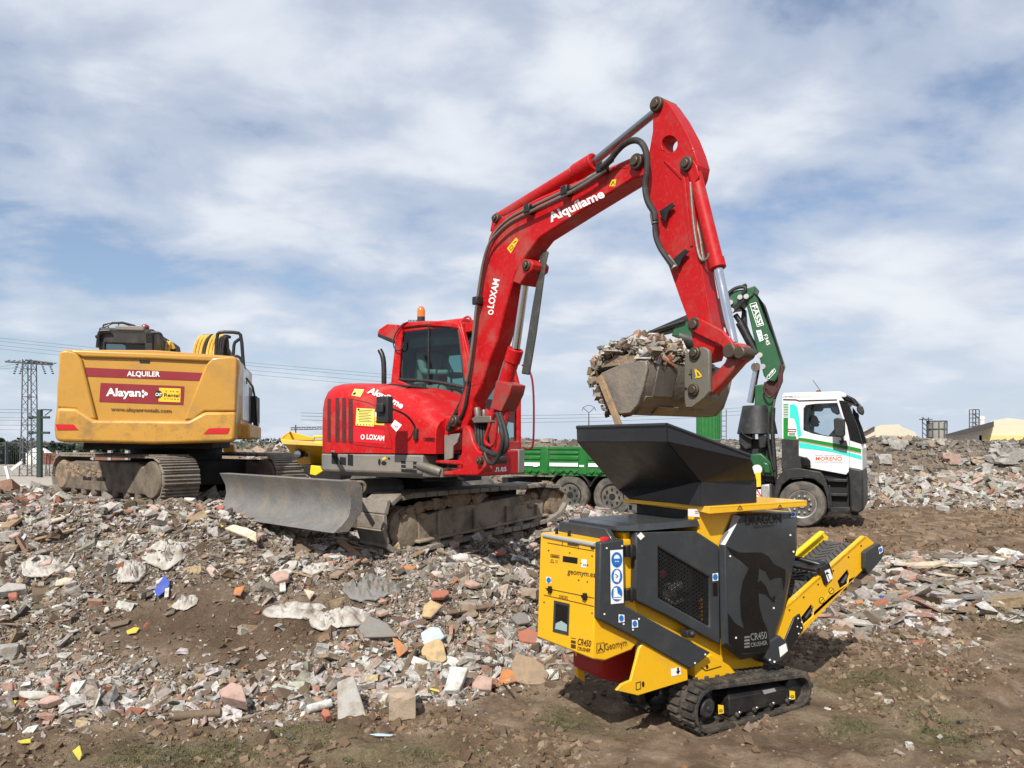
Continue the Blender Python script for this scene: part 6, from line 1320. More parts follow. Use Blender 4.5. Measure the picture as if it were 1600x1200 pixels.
def truck():
    F_ = Frame((5.99, 15.6, 0), -27.1)
    T = thing('crane_truck', F_.w(-2.2, 1.2, .0), 'white cabbed crane truck with green dropside body parked behind the crusher', 'truck')
    def P(name, mb, mat, bevel=.015, parent=T, **k): return mb.build(name, mat, parent, bevel=bevel, **k)
    W = 2.35
    # wheels
    r = .475; wx2 = F_.ly(955, 777, 0).x; wx3 = F_.ly(889, 775, 0).x
    wheel(None, F_, 0, r+.01, .0, r, T, P)
    wheel(None, F_, wx2, r+.02, .05, r, T, P, 8, 1); wheel(None, F_, wx3, r+.03, .05, r, T, P, 8, 1)
    for x in (0, wx2, wx3): w = MB(); w.lathe(F_.w(x, W-.3, r+.02), F_.ey, [(0, 0), (0, r*.6), (.0, r*.9), (.05, r), (.25, r), (.3, r*.9), (.3, 0)], 32); P('wheel', w, m_tyre, 0)
    # chassis
    b = MB(); b.box(F_, wx3-2.2, .9, .75, 1.0, .55, .85); b.box(F_, wx3-2.2, .9, W-1.0, W-.75, .55, .85); b.box(F_, wx3-.3, wx2+.3, .4, W-.4, .35, .9); P('chassis', b, m_void, .01)
    b = MB()
    for wx in (wx2, wx3):
        ring = []
        for k in range(13): a = math.radians(20+140*k/12); ring.append([F_.w(wx+(r+d)*math.cos(a), y, r+.05+(r+d)*math.sin(a)) for d, y in ((.07, .0), (.10, .0), (.10, .5), (.07, .5))])
        b.loft(ring)
    P('mudguard', b, m_dark, .006)
    # cab
    y0 = .02
    win = [(1255.5, 638), (1260, 633), (1275, 631), (1308, 629.5), (1313, 646), (1320, 664), (1317, 683.5), (1292, 682), (1270, 678), (1255, 672.5)]
    side = [(1222, 618), (1224, 616.5), (1300, 616.5), (1312, 618), (1319, 626), (1330, 652), (1345, 692), (1347, 700), (1348, 735), (1330, 733), (1322, 742), (1262, 731), (1249, 730), (1247, 714), (1247, 688), (1221, 686)]
    b = MB(); b.py(F_, side, y0, y0+.06, [win]); cb = P('cab', b, m_whitepaint, .012)
    L = [F_.l(F_.py(u, v, y0)) for u, v in side]; LW = [F_.l(F_.py(u, v, y0)) for u, v in win]
    b = MB(); b.prism([F_.w(p.x, W-.06, p.z) for p in L], F_.ey*.06, [[F_.w(p.x, W-.06, p.z) for p in LW]]); P('side_wall', b, m_whitepaint, .012, cb)
    zr = L[2].z; xb, xf = L[0].x, L[3].x
    b = MB(); b.loft([[F_.w(x, y, z) for x, y, z in ((xb, y0+i, zr+h_-.06), (xf+.12-i, y0+i, zr+h_-.06), (xf+.12-i, W-i, zr+h_-.06), (xb, W-i, zr+h_-.06))] for h_, i in ((0, 0), (.07, 0), (.13, .12))]); P('roof', b, m_whitepaint, .02, cb)
    b = MB(); b.box(F_, xb, xb+.05, y0+.05, W-.05, L[-1].z-.3, zr-.03); P('rear_wall', b, m_whitepaint, .01, cb)
    zc = L[7].z
    b = MB(); b.box(F_, xb+.05, L[8].x-.10, y0+.05, W-.05, L[11].z-.1, L[9].z+.02); P('cab_floor', b, m_void, .01, cb)
    b = MB(); b.prism([F_.w(L[8].x-.06, y0+.02, L[8].z), F_.w(L[8].x, y0+.02, L[8].z), F_.w(L[7].x, y0+.02, L[7].z), F_.w(L[7].x-.06, y0+.02, L[7].z)], F_.ey*(W-.04)); P('front_panel', b, m_whitepaint, .01, cb)
    q = MB(); q.add([F_.w(L[7].x-.02, y0+.12, L[7].z), F_.w(L[7].x-.02, W-.12, L[7].z), F_.w(L[4].x+.02, W-.12, zr-.08), F_.w(L[4].x+.02, y0+.12, zr-.08)], [(0, 1, 2, 3)]); q.build('windscreen', m_tint, cb, smooth=False)
    q = MB(); q.add([F_.w(p.x, y0+.03, p.z) for p in LW], [list(range(len(LW)))]); q.build('window', m_glass, cb, smooth=False)
    q = MB(); q.add([F_.w(p.x, W-.03, p.z) for p in LW], [list(range(len(LW)))]); q.build('window', m_glass, cb, smooth=False)
    s_ = Surf(lambda u, v: F_.py(u, v, y0-.002)); cv = lambda pts: [(1200+a*.2, 600+c*.2) for a, c in pts]
    for yy in (y0-.012, W-.08): b = MB(); b.prism([F_.w(p.x, yy, p.z) for p in (F_.l(F_.py(u, v, y0)) for u, v in cv([(553, 128), (600, 128), (640, 180), (700, 330), (735, 450), (735, 470), (640, 440), (618, 330), (590, 250)]))], F_.ey*.09); P('windscreen_pillar', b, m_gloss, .01, cb)
    # black sun visor, mirrors, aerial, beacon
    b = MB(); b.py(F_, cv([(570, 95), (620, 85), (680, 115), (715, 165), (700, 172), (640, 140), (600, 128)]), y0+.08, W-.08); P('sun_visor', b, m_gloss, .03, cb)
    for pts, yy, t_ in (([(690, 185), (715, 165), (740, 175), (752, 215), (740, 245), (715, 235), (695, 215)], -.15, .2), ([(665, 225), (700, 222), (712, 245), (708, 285), (675, 285)], W-.1, .12), ([(685, 310), (708, 312), (718, 370), (712, 415), (690, 395)], W+.05, .12), ([(512, 272), (545, 262), (600, 275), (602, 400), (575, 420), (518, 405)], -.28, .14)):
        b = MB(); b.py(F_, cv(pts), yy, yy+t_); P('mirror', b, m_dark, .025, cb, seg=3)
    b = MB(); b.tube([F_.py(1312, 672, -.2), F_.py(1317, 690, -.1), F_.py(1322, 695, y0)], .02, 8); b.py(F_, cv([(555, 440), (610, 440), (622, 490), (565, 480)]), -.12, y0); b.tube([F_.py(1338, 632, -.1), F_.py(1330, 622, .1)], .02, 8); P('mirror_arm', b, m_dark, .006, cb)
    a = F_.ly(1279, 616, 1.0); b = MB(); b.cyl(F_.w(a.x, 1.0, zr), F_.w(a.x, 1.0, zr+.05), .06, n=14); b.lathe(F_.w(a.x, 1.0, zr+.05), F_.ez, [(0, .055), (.08, .055), (.11, .035), (.115, 0)], 16); P('beacon', b, m_redlens, 0, cb)
    b = MB(); b.tube([F_.w(a.x+.05, .9, zr+.04), F_.w(a.x+.12, .8, zr+.07), F_.w(a.x+.3, .8, zr+.05)], .025, 6); b.box(F_, a.x+.1, a.x+.35, .7, .9, zr+.03, zr+.07); P('air_horn', b, m_black, .005, cb)
    b = MB(); b.tube([F_.py(1283, 612, .7), F_.py(1270, 594, .7)], .006, 5); P('aerial', b, m_black, 0, cb)
    # stripes and lettering
    def dec(name, fn, mats): q = MB(); fn(q); return q.build(name, mats, cb)
    dec('stripe', lambda q: (px_poly(q, cv([(236, 418), (300, 425), (500, 460), (640, 487), (728, 507), (728, 535), (640, 516), (500, 488), (300, 450), (238, 440)]), s_)), m_gstripe)
    dec('stripe', lambda q: (px_poly(q, cv([(238, 442), (300, 452), (500, 490), (640, 518), (728, 537), (728, 545), (640, 526), (500, 498), (300, 460), (238, 450)]), s_)), m_tan)
    dec('stripe', lambda q: (px_poly(q, cv([(242, 456), (300, 464), (500, 504), (640, 536), (730, 560), (732, 592), (640, 565), (500, 530), (300, 505), (246, 500)]), s_)), m_turq)
    dec('stripe', lambda q: (px_poly(q, cv([(170, 160), (205, 158), (228, 180), (240, 240), (262, 405), (232, 412), (222, 330), (205, 270), (170, 262)]), s_)), m_turq)
    def slats(q):
        for k in range(8): px_poly(q, cv([(120, 155+k*13), (160, 155+k*13), (160, 161+k*13), (120, 161+k*13)]), s_)
        px_poly(q, cv([(120, 262), (158, 262), (155, 405), (220, 408), (222, 428), (120, 428)]), s_)
    dec('stripe', slats, m_gstripe)
    dec('sticker', lambda q: (px_poly(q, cv([(155, 350), (220, 352), (218, 375), (154, 373)]), s_, .005), px_line(q.mat(1), cv([(160, 363), (214, 365)]), 1.5, s_, .008), px_line(q.mat(2), cv([(162, 385), (212, 386)]), 1, s_, .008), px_line(q, cv([(162, 396), (212, 397)]), 1, s_, .008)), [m_maroon, m_white, m_greyprint])
    dec('lettering', lambda q: px_text(q, 'MORENO', *cv([(372, 596), (578, 598)]), 5.6, s_, bold=.01), m_orange)
    dec('lettering', lambda q: (px_text(q, 'GRUPO CONTENEDORES', *cv([(370, 562), (576, 564)]), 1.7, s_), px_text(q, 'EXCAVACIONES  TRANSPORTES', *cv([(368, 612), (575, 614)]), 1.6, s_)), m_greyprint)
    dec('seam', lambda q: px_line(q, cv([(636, 440), (635, 655)]), .6, s_), m_greyprint)
    dec('seam', lambda q: px_line(q, cv([(118, 122), (220, 124), (240, 132), (540, 124)]), 2.0, s_), m_print)
    # black lower cab, arch, steps, bumper
    b = MB(); b.py(F_, cv([(108, 430), (240, 430), (240, 560), (300, 575), (330, 600), (335, 650), (245, 660), (105, 680)]), y0-.03, y0+.5); lc = P('lower_cab', b, m_dark, .012)
    b = MB(); b.py(F_, cv([(255, 570), (300, 570), (330, 600), (332, 655), (262, 640)]), y0-.08, y0+.0); P('grab_handle', b, m_gloss, .02, lc)
    b = MB(); c = F_.ly(1253, 788, 0); ring = []
    arch = cv([(40, 900), (60, 760), (130, 665), (240, 655), (330, 672), (410, 685), (440, 720), (478, 830), (492, 985), (465, 975), (455, 870), (430, 800), (360, 745), (270, 735), (170, 745), (110, 790), (85, 860), (80, 910)])
    b.py(F_, arch, y0-.04, y0+.6); P('wheel_arch', b, m_dark, .02)
    b = MB(); b.py(F_, cv([(85, 870), (110, 795), (170, 748), (270, 738), (360, 748), (430, 802), (455, 872), (470, 985), (85, 985)]), y0+.45, y0+.6); P('arch_liner', b, m_void, .01)
    b = MB(); b.py(F_, cv([(415, 690), (628, 705), (640, 1000), (492, 1000), (478, 830), (440, 720)]), y0+.10, y0+.5); stp = P('step_well', b, m_void, .01)
    b = MB()
    for v0 in (738, 850): b.py(F_, cv([(455, v0), (620, v0+6), (622, v0+30), (470, v0+26)]), y0-.02, y0+.2)
    b.py(F_, cv([(478, 962), (640, 962), (640, 1000), (492, 1004)]), y0-.03, y0+.25); b.py(F_, cv([(470, 790), (486, 790), (505, 1000), (480, 1000)]), y0-.02, y0+.1); P('step', b, m_dark, .012)
    b = MB(); bp_ = cv([(628, 648), (735, 668), (745, 760), (748, 990), (700, 1008), (640, 1000)]); b.py(F_, bp_, y0-.03, W+.03); bmp = P('bumper', b, m_dark, .04, seg=3)
    b = MB(); b.py(F_, cv([(648, 1000), (706, 1000), (700, 1034), (652, 1032)]), y0+.05, y0+.4); P('bumper_lip', b, m_void, .01, bmp)
    b = MB(); a = F_.ly(1345, 755, 0); b.box(F_, a.x-.02, a.x+.04, y0+.02, y0+.3, a.z-.12, a.z+.06); P('headlight', b, m_lamp, .01, bmp)
    # dropside body
    zt = F_.ly(813, 699, 0).z; zb = F_.ly(813, 738, 0).z; xe = wx3-1.9; xs = F_.ly(1092, 700, 0).x
    b = MB(); b.box(F_, xe, xs, .02, .07, zb, zt); b.box(F_, xe, xs, W-.07, W-.02, zb, zt); b.box(F_, xe, xe+.05, .07, W-.07, zb, zt); b.box(F_, xs-.05, xs, .07, W-.07, zb, zt+.2); b.box(F_, xe, xs, .03, W-.03, zb-.06, zb+.02); bd = P('dropside_body', b, m_green, .01)
    nx = 5; pw = (xs-xe)/nx; H = zt-zb
    b = MB()
    posts = [F_.ly(851, 720, 0).x+k*pw for k in range(-3, 3)]
    for x in posts:
        if xe < x < xs: b.box(F_, x-.09, x+.09, -.005, .02, zb-.02, zt+.01)
    b.box(F_, xe, xs, -.003, .02, zt-.05, zt+.012); P('post', b, m_green, .008, bd)
    b = MB()
    for k, x in enumerate(posts[:-1]):
        xa, xc = max(x+.12, xe), min(x+pw-.12, xs-.02)
        if xc-xa > .3:
            for f0, f1 in ((.30, .44), (.52, .66), (.74, .84)): b.box(F_, xa, xc, -.004, .02, zb+H*f0, zb+H*f1)
            for j in range(4): xx = xa+(xc-xa)*(j+.5)/4; b.prism([F_.w(xx-.07, -.02, zb+.07), F_.w(xx+.07, -.02, zb+.07), F_.w(xx+.03, -.02, zb+.0), F_.w(xx-.03, -.02, zb+.0)], F_.ey*.04)
    P('panel_rib', b, m_green, .012, bd)
    q = MB()
    for k, x in enumerate(posts[:-1]):
        xa, xc = max(x+.13, xe), min(x+pw-.13, xs-.02)
        if xc-xa > .3: q.box(F_, xa, xc, -.006, .01, zb+H*.265, zb+H*.40)
    q.build('reflective_strip', m_white, bd)
    b = MB()
    for u in (837, 909): a = F_.ly(u, 728, 0); b.box(F_, a.x-.06, a.x+.06, -.012, .0, a.z-.02, a.z+.02)
    b.build('label_plate', m_white, bd)
    # ----- crane
    def cp(name, mb, mat, bevel=.012, par=None, **k): return mb.build(name, mat, par or cr_, bevel=bevel, **k)
    y1, y2 = .55, 1.05
    X = lambda pts: [(1000+a*.35, 420+c*.35) for a, c in pts]
    b = MB(); b.py(F_, X([(515, 520), (550, 515), (600, 560), (585, 640), (575, 700), (505, 700)]), y1+.1, y1+.5); cr_ = P('loader_crane', b, m_crane, .02)
    b = MB(); a = F_.ly(1183, 690, y1+.3); b.loft([[F_.w(a.x+x*s, y1+.3+y*s, z) for x, y in [(math.cos(t)*.44, math.sin(t)*.44) for t in np.linspace(0, 6.283, 17)[:-1]]] for z, s in ((F_.ly(1180, 678, y1).z, 1.0), (F_.ly(1184, 633, y1).z, .72))]); cp('column_cover', b, m_dark, .01)
    b = MB(); b.py(F_, X([(440, 722), (500, 735), (500, 800), (470, 810), (442, 780)]), y1+.05, y1+.5); b.py(F_, X([(525, 730), (570, 740), (560, 800), (530, 805)]), y1-.05, y1+.2); b.py(F_, X([(440, 760), (590, 760), (600, 960), (470, 940)]), y1+.2, y1+.7); cp('valve_bank', b, m_dark, .03)
    b = MB(); b.py(F_, X([(482, 830), (540, 822), (590, 870), (590, 930), (520, 920)]), y1+.0, y1+.3); b.py(F_, X([(545, 860), (575, 870), (585, 915), (552, 912)]), y1-.1, y1+.1); cp('slew_base', b, m_crane, .03)
    b = MB(); b.tube([F_.py(u, v, y1-.05) for u, v in X([(445, 720), (470, 745), (500, 760)])], .02, 8, 1); b.tube([F_.py(u, v, y1+.05) for u, v in X([(595, 620), (590, 720), (600, 850), (605, 930)])], .05, 8, 1); b.tube([F_.py(u, v, y1-.0) for u, v in X([(575, 640), (570, 740), (585, 850), (600, 900)])], .03, 8, 1); cp('hose', b, m_hose, 0)
    b = MB(); a = F_.ly(1183, 734, y1-.1); b.cyl(F_.w(a.x, y1-.14, a.z), F_.w(a.x, y1-.05, a.z), .11, n=20); cp('gauge_drum', b, m_whitepaint, .01)
    b = MB(); b.py(F_, X([(515, 910), (538, 908), (540, 972), (518, 975)]), y1-.15, y1-.12); cp('warning_plate', b, m_stkyel, .003)
    b = MB(); b.py(F_, X([(540, 965), (578, 962), (582, 1030), (542, 1032)]), y1-.2, y1+.1); cp('outrigger_foot', b, m_alu, .02)
    b = MB(); b.py(F_, X([(517, 985), (540, 985), (541, 1022), (518, 1022)]), y1-.25, y1-.23); wb_ = cp('hazard_board', b, m_white, .002)
    q = MB(); ws_ = Surf(lambda u, v: F_.py(u, v, y1-.252))
    for k in range(2): px_poly(q, X([(518, 985+k*20), (526, 985+k*20), (541, 1010+k*12), (541, 1021+k*1)]), ws_)
    q.build('stripe', m_redstk, wb_)
    b = MB(); b.cyl(F_.py(*X([(492, 598)])[0], y1+.2), F_.py(*X([(520, 448)])[0], y1+.2), .075, n=16); b.cyl(F_.py(*X([(516, 438)])[0], y1+.05), F_.py(*X([(516, 438)])[0], y1+.4), .10, n=18); cp('lift_cylinder', b, m_chrome, .006)
    arm = X([(470, 140), (505, 112), (520, 118), (548, 150), (565, 200), (640, 432), (628, 462), (600, 505), (575, 500), (552, 478), (536, 408), (520, 360)])
    b = MB(); b.py(F_, arm, y1, y1+.42); am = cp('main_arm', b, m_crane, .02)
    s2 = Surf(lambda u, v: F_.py(u, v, y1-.002))
    q = MB(); px_frame(q, X([(490, 158), (518, 150), (552, 250), (524, 258)]), 1.0, s2, .006); px_text(q, 'FASSI', *X([(498, 166), (528, 252)]), 22*.35, s2, lift=.006, bold=.02); px_text(q, 'F345', *X([(552, 296), (566, 342)]), 16*.35, s2, lift=.006, bold=.01); px_frame(q, X([(565, 485), (600, 445), (606, 458), (575, 492)]), .8, s2, .006); px_text(q, 'XE', *X([(576, 484), (600, 456)]), 10*.35, s2, lift=.006, bold=.02); q.build('lettering', m_white, am)
    q = MB(); px_poly(q, X([(518, 276), (540, 272), (552, 318), (534, 326)]), s2, .006); px_text(q.mat(1), 'P.M', *X([(527, 284), (540, 318)]), 9*.35, s2, lift=.009); q.build('sticker', [m_white, m_blue], am)
    for u, v, r_ in ((535, 386, .06), (548, 437, .06)): b = MB(); p = F_.ly(*X([(u, v)])[0], y1); b.cyl(F_.w(p.x, y1-.02, p.z), F_.w(p.x, y1+.03, p.z), r_, n=14); b.build('pin', m_alu, am)
    b = MB(); b.py(F_, X([(565, 500), (590, 495), (632, 462), (632, 500), (615, 540), (600, 580), (560, 560), (550, 530)]), y1+.1, y1+.35); b.tube([F_.py(u, v, y1-.05) for u, v in X([(560, 505), (550, 540), (575, 580), (600, 560), (620, 530), (622, 470)])], .025, 8, 2); b.tube([F_.py(u, v, y1-.02) for u, v in X([(635, 430), (628, 480), (618, 530)])], .05, 8, 1); cp('knuckle', b, M('dark red hose', (.06, .014, .014), .6), .02)
    b = MB(); b.py(F_, X([(500, 100), (520, 110), (560, 170), (640, 420), (634, 434), (545, 150)]), y1-.03, y1+.1); cp('arm_rail', b, m_black, .01, am)
    # head of the arm, link, folded outer boom going back behind the stick
    b = MB(); b.py(F_, X([(385, 115), (430, 95), (470, 90), (512, 75), (518, 82), (505, 118), (470, 145), (440, 175), (400, 180), (380, 160)]), y1-.05, y1+.45); hdd = cp('arm_head', b, m_crane, .02)
    b = MB(); b.py(F_, X([(400, 180), (470, 118), (482, 128), (420, 196), (405, 198)]), y1-.1, y1-.05); cp('head_link', b, m_black, .01, hdd)
    for u, v in ((405, 150), (447, 127), (475, 124), (410, 186)): b = MB(); p = F_.ly(*X([(u, v)])[0], y1-.1); b.cyl(F_.w(p.x, y1-.13, p.z), F_.w(p.x, y1-.05, p.z), .055, n=14); b.build('pin', m_alu, hdd)
    b = MB(); b.tube([F_.py(u, v, y1-.08) for u, v in X([(395, 110), (420, 88), (460, 78), (475, 88), (460, 110)])], .04, 8, 2); b.tube([F_.py(u, v, y1-.0) for u, v in X([(460, 75), (470, 70), (475, 80)])], .03, 8); cp('hose', b, m_hose, 0, hdd)
    b = MB(); b.cyl(F_.py(*X([(425, 205)])[0], y1+.1), F_.py(*X([(470, 270)])[0], y1+.1), .06, n=14); b.cyl(F_.py(*X([(445, 240)])[0], y1+.1), F_.py(*X([(520, 380)])[0], y1+.1), .095, n=16); cp('arm_cylinder', b, m_black, .006)
    b = MB(); b.py(F_, X([(385, 115), (330, 140), (305, 130), (312, 190), (340, 250), (380, 255), (395, 200)]), y1+.0, y1+.4); b.py(F_, X([(455, 175), (470, 180), (475, 250), (520, 370), (505, 360), (460, 270), (450, 220)]), y1+.2, y1+.4); ob = cp('elbow', b, m_black, .03)
    b = MB(); b.py(F_, X([(320, 150), (200, 208), (60, 268), (0, 296), (8, 306), (120, 280), (200, 250), (330, 195)]), y1+.1, y1+.5); oe = cp('outer_boom', b, m_black, .02)
    b = MB(); b.py(F_, X([(310, 165), (215, 235), (150, 265), (140, 300), (230, 305), (330, 240)]), y1+.05, y1+.45); cp('boom_body', b, m_crane, .02, oe)
    b = MB(); b.cyl(F_.py(*X([(40, 284)])[0], y1), F_.py(*X([(200, 232)])[0], y1), .04, n=10); b.cyl(F_.py(*X([(180, 310)])[0], y1+.2), F_.py(*X([(250, 330)])[0], y1+.2), .2, n=14); cp('extension_cylinder', b, m_hose, 0, oe)
    # driver
    sp = F_.ly(1262, 680, .55); ftn = F_.w(sp.x-.12, .62, F_.ly(1272, 660, .62).z-.78)
    person('person', ftn, F_.ex, 'dark silhouetted driver sitting in the white truck cab', m_print, (.03, .025, .022))  # near-black skin and clothes put the cab's shade into colour as a silhouette
    b = MB(); b.tube([F_.py(1293, 690, .62), F_.py(1305, 672, .62)], .025, 8); b.py(F_, cv([(450, 430), (520, 350), (560, 350), (600, 440)]), .5, 1.9); P('dashboard', b, m_void, .02, cb)
    b = MB(); b.py(F_, cv([(318, 150), (395, 148), (400, 185), (380, 202), (330, 200), (315, 180)]), .6, 1.7); b.py(F_, cv([(465, 140), (540, 140), (560, 230), (540, 242), (500, 220), (480, 175)]), .10, .25); P('cab_lining', b, m_void, .02, cb)
truck()

# ------------------------------------------------------------------ yellow site dumper half hidden behind the red excavator
def dumper():
    D = Frame(at(510, 742, 10.6)*1.0, -10); D.o.z = 0
    T = thing('site_dumper', D.w(.3, .9, hz(D.o.x, D.o.y+.9)), 'yellow tipping skip with a round lamp, half hidden by the red excavator', 'dumper')
    def P(name, mb, mat, bevel=.012, parent=T, **k): return mb.build(name, mat, parent, bevel=bevel, **k)
    cr = lambda pts: [(400+a*.1, 640+c*.1) for a, c in pts]
    y0 = 0
    n0 = [D.ly(u, v, y0 if i < 3 else .55) for i, (u, v) in enumerate(cr([(385, 465), (1110, 520), (1330, 530), (1330, 900), (1000, 890), (680, 860)]))]
    b = MB(); near = [D.w(p.x, p.y, p.z) for p in n0]; far = [D.w(p.x+(.0 if i < 3 else .0), 1.5, p.z+(.16 if i == 0 else 0)) for i, p in enumerate(n0)]
    b.prism(near, D.ey*.03); b.prism([p+D.ey*1.5 for p in near], D.ey*.03)
    b.hexa([near[0], near[5], near[5]+D.ey*1.5, near[0]+D.ey*1.5, near[0]+D.ex*.04, near[5]+D.ex*.04, near[5]+D.ey*1.5+D.ex*.04, near[0]+D.ey*1.5+D.ex*.04])
    b.hexa([near[5], near[3], near[3]+D.ey*1.5, near[5]+D.ey*1.5, near[5]+D.ez*.04, near[3]+D.ez*.04, near[3]+D.ey*1.5+D.ez*.04, near[5]+D.ey*1.5+D.ez*.04])
    sk = P('skip', b, m_yel)
    b = MB(); b.py(D, cr([(380, 462), (1110, 518), (1330, 530), (1330, 575), (1110, 580), (405, 545), (390, 500)]), -.05, .0); P('rim', b, M('dusty yellow rim', (.62, .44, .08), .5, dirt=DUST, amt=.6), .01, sk)
    b = MB(); b.py(D, cr([(385, 465), (440, 395), (510, 340), (560, 352), (720, 398), (900, 440), (900, 495)]), 1.45, 1.5); b.hexa([near[0], near[0]+D.ex*.03, D.py(*cr([(520, 340)])[0], 1.5)+D.ex*.03, D.py(*cr([(510, 340)])[0], 1.5), near[0]+D.ez*.03, near[0]+D.ex*.03+D.ez*.03, D.py(*cr([(520, 335)])[0], 1.5)+D.ex*.03, D.py(*cr([(505, 335)])[0], 1.5)]); P('spill_guard', b, m_yel, .01, sk)
    b = MB(); b.py(D, cr([(890, 400), (1110, 400), (1300, 410), (1300, 440), (900, 440)]), .5, .8); b.py(D, cr([(900, 490), (1300, 490), (1300, 515), (920, 515)]), .1, .4); P('hood', b, m_yeledge, .01)
    a = D.ly(*cr([(645, 695)])[0], .14); b = MB(); b.lathe(D.w(a.x, .14, a.z), D.ey, [(0, 0), (0, .055), (.01, .065), (.12, .06), (.14, .03)], 18); lp = P('lamp', b, m_dark, .004)
    b = MB(); b.lathe(D.w(a.x, .134, a.z), D.ey, [(0, 0), (.002, .04), (.006, .052)], 18); b.build('lens', m_lamp, lp)
    b = MB(); b.py(D, cr([(600, 640), (730, 660), (800, 690), (800, 740), (700, 730), (590, 735)]), .2, .24); P('lamp_bracket', b, m_void, .01)
    b = MB(); b.py(D, cr([(855, 870), (1000, 885), (1010, 925), (1040, 960), (930, 1030), (840, 1010)]), -.15, -.10); P('tow_plate', b, m_yeledge, .006)
    b = MB(); b.py(D, cr([(700, 860), (1330, 880), (1330, 1100), (900, 1100), (760, 1000)]), .2, 1.3); P('chassis', b, m_void, .02)
    for x, y in ((.3, .0), (1.6, .0), (.3, 1.3), (1.6, 1.3)):
        z = max(hz(*(D.w(x, y, 0).xy)), .5); w = MB(); w.lathe(D.w(x+.25, y, z+.28), D.ey, [(0, 0), (0, .18), (.02, .26), (.08, .30), (.24, .30), (.3, .25), (.3, 0)], 24); P('wheel', w, m_tyre, 0)
dumper()
# ------------------------------------------------------------------ background
m_galv = M('galvanised steel', (.075, .08, .088), .6, .1)
m_polegreen = M('dark green pole', (.018, .038, .032), .6)
m_wire = M('dark wire', (.06, .065, .075), .6)
m_conc = M('concrete', (.33, .32, .30), .9, dirt=(.2, .18, .15), amt=.5, dscale=1.2)
m_brick = M('red brick wall', (.22, .095, .07), .9, vary=.4, vscale=2)
m_cream = M('cream cladding', (.56, .52, .41), .7, dirt=(.4, .36, .26), amt=.3, dscale=.4)
m_cream2 = M('pale yellow cladding', (.60, .555, .40), .7, dirt=(.45, .40, .26), amt=.2, dscale=.3)
m_darkroof = M('dark roof', (.055, .05, .048), .8)
m_farwhite = M('white far wall', (.6, .6, .58), .8)
W0 = Frame((0, 0, 0), 0)
def truss_leg(mb, p0, p1, r): mb.cyl(p0, p1, r, n=5)
def pylon():
    Y = 60; base = at(46, 745, Y); top = at(48, 562, Y); g = base.z-.3
    T = thing('lattice_pylon', (base.x, Y, g), 'grey lattice steel power pylon beside the green mast', 'pylon')
    H = top.z-g; b = MB(); c0 = Vector((base.x, Y, g))
    hw = lambda t: (.75*(1-t)+.42*t) if t > .35 else (1.0-.25*t/.35*1.0)*.95
    hw = lambda t: np.interp(t, [0, .45, 1], [.55, .42, .36])
    cor = lambda t, i: c0+Vector((hw(t)*(1, -1, -1, 1)[i]*.92, hw(t)*(1, 1, -1, -1)[i]*.92, H*t))
    for i in range(4): b.tube([cor(0, i), cor(.45, i), cor(1, i)], .045, 5)
    n = 13
    for k in range(n):
        for i in range(4):
            j = (i+1) % 4; t0, t1 = k/n, (k+1)/n
            if k % 2: i, j = j, i
            b.cyl(cor(t0, i), cor(t1, j), .024, n=4)
            if k % 3 == 2: b.cyl(cor(t1, i), cor(t1, j), .022, n=4)
    b.build('tower', m_galv, T)
    b = MB(); l, m_, r = at(8, 565, Y-.2), at(48, 564, Y), at(88, 570, Y+.2)
    for dz in (0, .32): b.cyl(l+Vector((1.6 if dz else 0, 0, dz*.4)), r+Vector((-.3, 0, dz*.4)), .07, n=5)
    for k in range(10): p = l.lerp(r, k/10); q = l.lerp(r, (k+1)/10); b.cyl(p, q+Vector((0, 0, .15)), .04, n=4)
    b.build('cross_arm', m_galv, T)
    for u in (27, 36, 66, 78):
        p = at(u, 567, Y); b = MB()
        for k in range(5): b.lathe(p+Vector((.06*k*(1 if u > 50 else -1), 0, -.10-.17*k)), Vector((0, 0, -1)), [(0, .03), (.02, .11), (.05, .09), (.12, .03)], 10)
        b.build('insulator', M('insulator glass', (.09, .12, .12), .3) if u == 27 else bpy.data.materials['insulator glass'], T)
pylon()
def mast():
    Y = 58; base = at(62, 735, Y); top = at(66, 640, Y); T = thing('green_mast', (base.x, Y, base.z-1), 'dark green catenary mast just right of the lattice pylon', 'mast')
    b = MB(); b.box(W0, base.x-.16, base.x+.16, Y-.15, Y+.15, base.z-1, top.z); b.build('pole', m_polegreen, T)
    for v in (652, 676): p = at(66, v, Y); b = MB(); b.box(W0, p.x-1.0, p.x+.55, Y-.1, Y+.1, p.z-.10, p.z+.08); b.cyl(Vector((p.x-1.0, Y, p.z)), Vector((p.x-.7, Y, p.z)), .14, n=8); b.build('bracket', m_polegreen, T)
    b = MB(); b.cyl(Vector((top.x-.1, Y, top.z)), Vector((top.x+.75, Y, top.z-.02)), .05, n=5); b.cyl(Vector((top.x+.75, Y, top.z-.02)), Vector((top.x+.2, Y, top.z-.45)), .04, n=5); b.build('top_bracket', m_polegreen, T)
mast()
